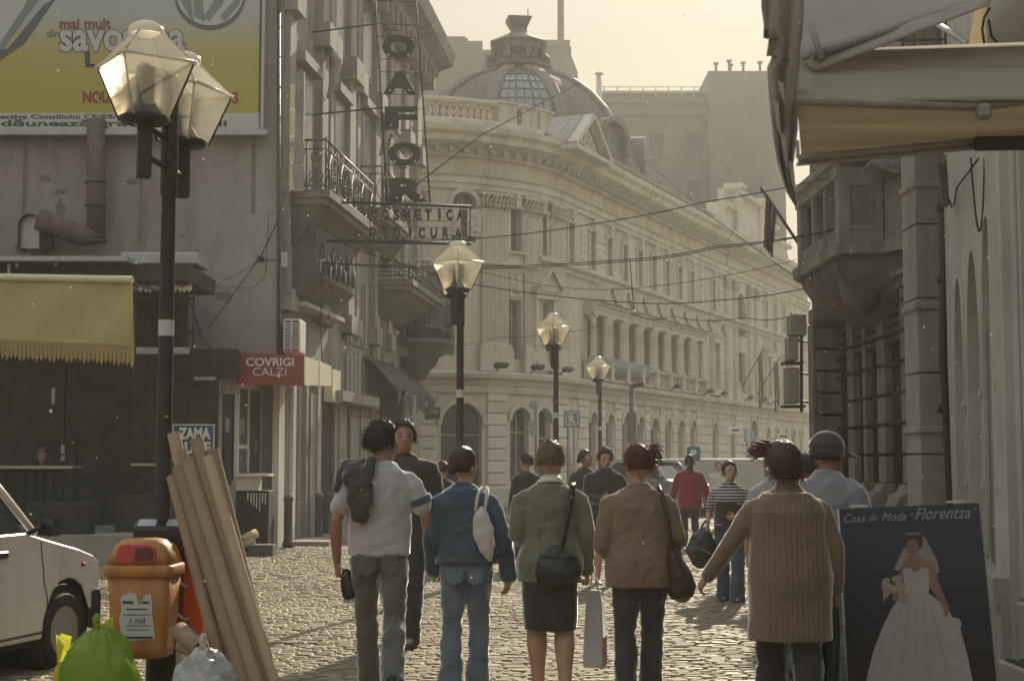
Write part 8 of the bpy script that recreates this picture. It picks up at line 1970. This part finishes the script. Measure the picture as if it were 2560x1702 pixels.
# -------- 4 woman in tweed
t4, e4 = person('woman in green tweed blazer and black knee skirt with black shoulder bag, from behind', 1378, 9.8, 1.66, 0, -14, 0, 'f', SK2, 'blonde', 'short', top=dict(m=TWEED, hem=.80, inf=.024, boxy=.15, shirt_collar=M['white'], flare=.03, seams=([(0, 1.44), (0, .84)], [(-.12, 1.30), (-.07, 1.1), (-.09, .84)], [(.12, 1.30), (.07, 1.1), (.09, .84)]), seam_m=fab('tweed_seam', (.075, .078, .052))), skirt=dict(m=BLACKF, z=(.98, .47), rx=.195, ry=.145),
    arms=dict(L=dict(e=(-.235, -.03, 1.12), w=(-.12, .20, 1.05), d=(1, .4, 0), n=(0, -.3, -1)), R=dict(e=(.255, -.02, 1.12), w=(.265, .06, .86), d=(0, .1, -1), n=(-1, .2, 0))), stride=(.06, -.10), hand_curl=(.6, 1.2), width=1.12, legk=1.28, tilt=-.05, roll=-3)
def blackbag(t):
    P = lambda x, y, z: local(e4, (x, y, z)); mb = MB(); limb(mb, [P(.02, -.185, 1.03), P(.03, -.19, .96), P(.04, -.195, .88), P(.05, -.19, .82)], [(.06, .03), (.13, .05), (.155, .055), (.14, .04)])
    co, me = remesh(mb, .010, 3, .008, (9, 9, 9), 2, .008); me.vertices.foreach_set('co', (co - np.array(ORG[t.name])).ravel()); me.materials.clear(); link('bag_body', me, mat('bag_leather_black', (.022, .024, .022), .35, (.035, .037, .035), 6.0, bump=.2), t)
    mb = MB(); mb.loft([[P(x + dx, y, z) for dx, y2 in ((-.018, 0), (.018, 0)) for y in (y0 + y2, y0 + y2 - .008)] for x, y0, z in ((.06, -.19, 1.02), (.09, -.175, 1.16), (.125, -.16, 1.33), (.145, -.10, 1.46), (.15, .0, 1.48), (.14, .12, 1.40))], True, True); mb.build('strap', MATS['bag_leather_black'], t)
    MB().tube([P(-.09, -.225, .99), P(.04, -.25, .985), P(.16, -.225, .985)], .005, 5).build('zip', M['rail'], t)
bagthing('shoulder_bag', 'large black leather shoulder bag across the tweed blazer', 'bag', blackbag, local(e4, (.04, -.19, .82)))
def shopping(t):
    w = local(e4, e4['RA'][2]) + V((.03, .0, -.09)); h = .50; mb = MB()
    a0 = V((w.x - .055, w.y, w.z)); rings = [[V((w.x + x, w.y + y, w.z - .03 - h * f_)) for x, y in ((-.055 * s_ - .02 * f_, -.02 * q), (.05 * s_, -.035 * q), (.075 * s_, .05 * q), (-.03 * s_, .06 * q))] for f_, s_, q in ((0, .75, .6), (.15, .95, 1.1), (.6, 1.08, 1.3), (.95, 1.1, 1.3), (1, 1.02, 1.2))]
    mb.loft(rings, True, False); mb.build('bag_body', fab('shopping_white', (.48, .47, .47), 1.1), t, bevel=.006)
    mb = MB(); mb.loft([[r_[1] + V((.002, -.004, 0)), r_[2] + V((.004, 0, 0)), r_[2] + V((.006, .003, 0)), r_[1] + V((.006, -.005, 0))] for r_ in rings[2:]], True, False); mb.build('red_gusset', M['bin_red'], t)
    for dx in (-.03, .025): MB().tube([V((w.x + dx, w.y, w.z - .03)), V((w.x + dx * .5, w.y, w.z + .06)), V((w.x + dx * .2, w.y + .02, w.z + .10))], .006, 5).build('handle', MATS['shopping_white'], t)
bagthing('shopping_bag', 'tall white shopping bag with red side hanging from the tweed woman\'s hand', 'bag', shopping, local(e4, (.28, .05, .2)))
# -------- 5 woman in tan jacket
t5, e5 = person('woman in tan jacket and dark flared trousers with reddish clipped-up hair, from behind', 1592, 9.6, 1.63, 0, 26, 8, 'f', SK2, 'red', 'claw', top=dict(m=TAN, hem=.80, inf=.03, boxy=.7, collar=1.49, flare=.03, cuff=1.2, seams=([(0, 1.42), (0, .83)], [(-.2, .835), (.2, .835)]), seam_m=fab('tan_seam', (.11, .078, .052))), legs=dict(m=TROUS, inf=.012, flare=.02),
    arms=dict(L=dict(e=(-.265, -.03, 1.08), w=(-.14, .16, .98), d=(1, .5, 0), n=(0, 0, -1)), R=dict(e=(.255, .0, 1.14), w=(.24, .16, .98), d=(-.3, 1, 0))), stride=(-.08, .12), width=1.12, tilt=.05, roll=4)
def redbag(t):
    P = lambda x, y, z: local(e5, (x, y, z)); mb = MB(); limb(mb, [P(.215, -.05, 1.08), P(.235, -.05, 1.0), P(.27, -.05, .88), P(.29, -.05, .79)], [(.03, .09), (.055, .12), (.085, .14), (.095, .13)])
    co, me = remesh(mb, .010, 3, .006, (8, 8, 8), 6, .006); me.vertices.foreach_set('co', (co - np.array(ORG[t.name])).ravel()); me.materials.clear(); link('bag_body', me, mat('bag_leather_oxblood', (.05, .022, .02), .4, (.075, .035, .03), 6.0, bump=.2), t)
    mb = MB(); mb.tube([P(.225, -.14, 1.06), P(.20, -.13, 1.24), P(.165, -.09, 1.43), P(.15, -.01, 1.485), P(.155, .08, 1.42), P(.2, .10, 1.2), P(.22, .05, 1.06)], .012, 6); mb.build('strap', MATS['bag_leather_oxblood'], t)
bagthing('shoulder_bag', 'oxblood leather shoulder bag beside the tan jacket', 'bag', redbag, local(e5, (.26, -.05, .75)))
# -------- 6 woman in ribbed sweater
t6, e6 = person('woman in long brown ribbed sweater swinging one arm out, closest to us', 1962, 8.45, 1.635, 0, 4, 0, 'f', SK1, 'brown', 'bob', top=dict(m=KNIT, hem=.585, inf=.042, boxy=.8, collar=1.56, flare=.01, ridge=.004, fold=.008, sl_inf=.02), legs=dict(m=BLACKF, inf=.03, flare=.02),
    arms=dict(L=dict(e=(-.335, .02, 1.17), w=(-.485, .14, .945), d=(-.45, .35, -.75), n=(.6, .3, -.5)), R=dict(e=(.275, -.03, 1.13), w=(.285, .03, .86), d=(0, .1, -1), n=(-1, .1, 0))), stride=(.16, -.18), hand_curl=(.5, 1.2), width=1.2, tilt=.05, roll=-3)
def umbrella(t):
    w = local(e6, e6['RA'][2]) + V((-.0, .02, -.09)); mb = MB(); rings = []
    for f_, r_ in ((0, .012), (.08, .014), (.12, .03), (.3, .042), (.6, .045), (.85, .03), (.95, .012)): rings.append([V((w.x - .05 * f_ + r_ * (1 + .25 * math.cos(6 * a)) * math.cos(a), w.y + r_ * (1 + .25 * math.cos(6 * a)) * math.sin(a), w.z + .1 - .86 * f_)) for a in np.linspace(0, 2 * math.pi, 25)[:-1]])
    mb.loft(rings); mb.build('furled_canopy', M['black_gloss'], t); MB().tube([V((w.x, w.y, w.z + .1)), V((w.x, w.y, w.z + .16))], .012, 8).build('handle', M['black'], t); MB().tube([V((w.x - .048, w.y, w.z - .71)), V((w.x - .05, w.y, w.z - .78))], .005, 6).build('tip', M['galv'], t)
bagthing('umbrella', 'black furled umbrella held by the woman in the brown ribbed sweater', 'umbrella', umbrella, local(e6, (.27, .03, .05)))
# -------- 7 man with cap
t7, e7 = person('man in blue striped shirt and dark cap half hidden behind the brown sweater', 2066, 9.35, 1.715, -34, -34, 4, 'm', SK1, 'dark', 'cap', top=dict(m=STRIPE, hem=.80, inf=.028, boxy=.8, collar=1.51), legs=dict(m=PALE, inf=.02, flare=.015), arms=dict(R=dict(e=(.27, -.02, 1.12), w=(.26, .05, .88))), stride=(.1, -.1), width=.92)
def cap_(t):
    hp = e7['hp']; mb = MB(); rows = []
    for i in range(9):
        th = -.05 + (math.pi / 2 + .05) * i / 8; rows.append([hp(.094 * math.cos(th) * math.cos(a), -.012 + .113 * math.cos(th) * math.sin(a), .025 + .105 * math.sin(th)) for a in np.linspace(0, 2 * math.pi, 29)[:-1]])
    mb.loft(rows); mb.loft([[hp(.092 * math.cos(a), -.012 + .11 * math.sin(a), z) for a in np.linspace(0, 2 * math.pi, 29)[:-1]] for z in (-.02, .03)])
    b = ORG[t.name]; mb.v = [tuple(local(e7, p)) for p in mb.v]; mb.build('cap_crown', fab('cap_cloth', (.055, .048, .045), 1.3), t)
    mb = MB(); mb.grid([[hp(.085 * math.cos(a) * (1 - .25 * f_), .07 + f_ * .115 * math.sin(a) + .03 * math.sin(a), .022 - .03 * f_ - .012 * math.cos(a) ** 2) for a in np.linspace(.1, math.pi - .1, 13)] for f_ in (0, .4, .8, 1)]); mb.v = [tuple(local(e7, p)) for p in mb.v]; mb.build('visor', MATS['cap_cloth'], t, solid=.006)
    mb = MB(); mb.sphere(hp(0, -.012, .13), .009, 8, 6); mb.v = [tuple(local(e7, p)) for p in mb.v]; mb.build('cap_button', MATS['cap_cloth'], t)
bagthing('cap', 'dark peaked cap on the striped shirt man\'s head', 'cap', cap_, local(e7, (0, 0, 1.65)))
mb = MB(); e7['simple']('hair', (lambda: (mb.loft([[e7['hp'](.083 * math.cos(a), -.014 + .1 * math.sin(a), z) for a in np.linspace(R(150), R(390), 19)] for z in (-.045, -.02, .02)], False, True, False), mb)[1])(), HR['dark'][0], t7, .006)
# -------- 8 woman in red coat
person('woman in red coat with long dark hair walking away near the bank', 1722, 27.0, 1.63, 0, 0, 0, 'f', SK2, 'red', 'long', top=dict(m=REDC, hem=.72, inf=.05, boxy=.8, collar=1.5, sl_inf=.035), legs=dict(m=BLACKF, inf=.012), arms=dict(L=dict(e=(-.31, -.02, 1.14), w=(-.33, .1, .95)), R=dict(e=(.32, -.02, 1.12), w=(.36, .06, .86))), stride=(.12, -.16), vox=.017, far=True, width=1.12)
# -------- 9 woman in hooped top
t9, e9 = person('woman in hooped T-shirt under black pinafore carrying a big black bag, facing us', 1822, 16.4, 1.53, 168, 24, 0, 'f', SK2, 'brown', 'tied', top=dict(m=HOOP, hem=.95, inf=.02, sleeve=.36), legs=dict(m=DENIM, inf=.022, flare=.03), skirt=dict(m=BLACKF, z=(1.33, .78), rx=.195, ry=.155), arms=dict(L=dict(e=(-.24, .04, 1.12), w=(-.09, .19, 1.06), d=(1, .2, 0), n=(0, -1, .1)), R=dict(e=(.27, .0, 1.11), w=(.27, .08, .98), d=(.3, .4, -1))), stride=(.08, -.1), vox=.012, face=True, width=1.1)
def bigbag(t):
    P = lambda x, y, z: local(e9, (x, y, z)); mb = MB(); limb(mb, [P(.30, .06, .90), P(.33, .06, .80), P(.37, .06, .64), P(.36, .06, .52)], [(.05, .08), (.13, .10), (.17, .12), (.13, .09)]); co, me = remesh(mb, .013, 3, .01, (7, 7, 7), 3, .01)
    me.vertices.foreach_set('co', (co - np.array(ORG[t.name])).ravel()); me.materials.clear(); link('bag_body', me, MATS['bag_leather_black'], t); MB().tube([P(.26, .1, .84), P(.27, .1, .96), P(.30, .1, 1.02), P(.36, .08, .92), P(.42, .06, .78)], .013, 6).build('handle', MATS['bag_leather_black'], t)
    MB().tube([P(.22, .175, .60), P(.33, .185, .66), P(.45, .175, .57)], .006, 5).build('piping', M['galv'], t)
bagthing('handbag', 'big black handbag carried by the woman in the hooped top', 'bag', bigbag, local(e9, (.34, .06, .45)))
# -------- 10 - 16 further people
person('woman with short reddish hair in black jacket, hands clasped, facing us', 1512, 18.6, 1.69, 182, 8, 16, 'f', SK2, 'red', 'short', top=dict(m=BLACKF, hem=.82, inf=.032, boxy=.5, collar=1.5), skirt=dict(m=BLACKF, z=(.95, .60), rx=.20, ry=.15), arms=dict(L=dict(e=(-.25, .03, 1.13), w=(-.05, .22, 1.10), d=(.8, .2, .3), n=(0, -1, 0)), R=dict(e=(.25, .03, 1.13), w=(.06, .22, 1.08), d=(-.8, .2, .3), n=(0, -1, 0))), stride=(.08, -.08), vox=.013, face=True, width=1.15)
person('woman with tied dark hair, dark jacket open over pale grey shirt, facing the bank', 1462, 22.0, 1.69, 205, 30, 0, 'f', SK1, 'dark', 'tied', top=dict(m=fab('open_jacket', (.04, .035, .04)), hem=.85, inf=.03, boxy=.4), legs=dict(m=DENIM, inf=.01), stride=(.08, -.1), vox=.015, face=True, far=True, width=1.05)
person('person in black coat partly hidden behind the tweed blazer', 1316, 21.5, 1.63, 20, 35, 0, 'f', SK2, 'dark', 'short', top=dict(m=BLACKF, hem=.6, inf=.035, boxy=.5, collar=1.5), legs=dict(m=BLACKF, inf=.01), stride=(.08, -.1), vox=.016, far=True)
t13, e13 = person('woman in pale striped top whose auburn ponytail flies out behind the brown-sweatered woman', 1944, 10.9, 1.675, -12, -30, 6, 'f', SK2, 'red', 'tied', top=dict(m=LSTR, hem=.85, inf=.02, boxy=.5, sleeve=.35), legs=dict(m=DENIM, inf=.012), stride=(.1, -.1), vox=.012, width=1.05)
mb = MB(); rg_ = random.Random(8); hp = e13['hp']
for i in range(64):
    p0 = V((-.03 + rg_.gauss(0, .02), -.09, .075 + rg_.gauss(0, .015))); v = V((-1, -.35 + rg_.gauss(0, .12), -.08 + rg_.gauss(0, .18))).normalized(); P = [p0]; l_ = rg_.uniform(.11, .17)
    for s_ in range(5): P.append(P[-1] + v * l_ / 5); v = (v + V((rg_.gauss(.05, .22), rg_.gauss(0, .15), rg_.gauss(-.10, .26)))).normalized()
    mb.tube([hp(*q) for q in P], [.010, .012, .012, .010, .006, .001] if i < 30 else [.0016] * 6, 4, False)
e13['simple']('ponytail', mb, mat('ponytail_hair', (.09, .03, .02), .5, (.16, .05, .03), 30.0, transl=.3))
person('small far woman with reddish hair beyond the denim jacket woman', 1108, 20.5, 1.52, 10, -20, 0, 'f', SK2, 'red', 'short', top=dict(m=BLACKF, hem=.7, inf=.03), legs=dict(m=BLACKF, inf=.01), stride=(.08, -.1), vox=.016, far=True)
person('far pale figure in white shirt standing in the sunlight by the van', 1795, 33.0, 1.52, 150, 10, 0, 'f', SK2, 'blonde', 'short', top=dict(m=fab('white_shirt', (.6, .58, .55), 1.1), hem=.8, inf=.03), legs=dict(m=PALE, inf=.01), stride=(.06, -.08), vox=.02, far=True)
person('dark-haired person in dark coat just beyond the capped man', 2012, 13.2, 1.58, 0, -10, 0, 'f', SK1, 'dark', 'short', top=dict(m=BLACKF, hem=.7, inf=.03, collar=1.5), legs=dict(m=BLACKF, inf=.01), stride=(.08, -.1), vox=.014, far=True)
person('stall keeper in pale headscarf and dark coat behind the black kiosk counter', 112, 24.4, 1.72, 180, 20, 6, 'f', SK1, 'blonde', 'bob', top=dict(m=fab('stall_coat', (.06, .055, .045)), hem=.7, inf=.04, boxy=.6), legs=dict(m=BLACKF, inf=.01), stride=(.03, -.03), vox=.015, far=True, face=True)
# ================================================================ the dusty air
mb = MB(); mb.obox((-70, -6, -1.2), (140, 0, 0), (0, 150, 0), (0, 0, 36.2))
hz = bpy.data.materials.new('dusty_air'); hz.use_nodes = True
t = hz.node_tree; t.nodes.clear()
pv = t.nodes.new('ShaderNodeVolumePrincipled'); pv.inputs['Color'].default_value = rgb(HAZE_COLOR); pv.inputs['Density'].default_value = HAZE_DENSITY
pv.inputs['Anisotropy'].default_value = 0.55
o = t.nodes.new('ShaderNodeOutputMaterial'); t.links.new(pv.outputs[0], o.inputs['Volume'])
tag(mb.build('haze', hz), kind='stuff')
bpy.data.scenes.remove(TMP)
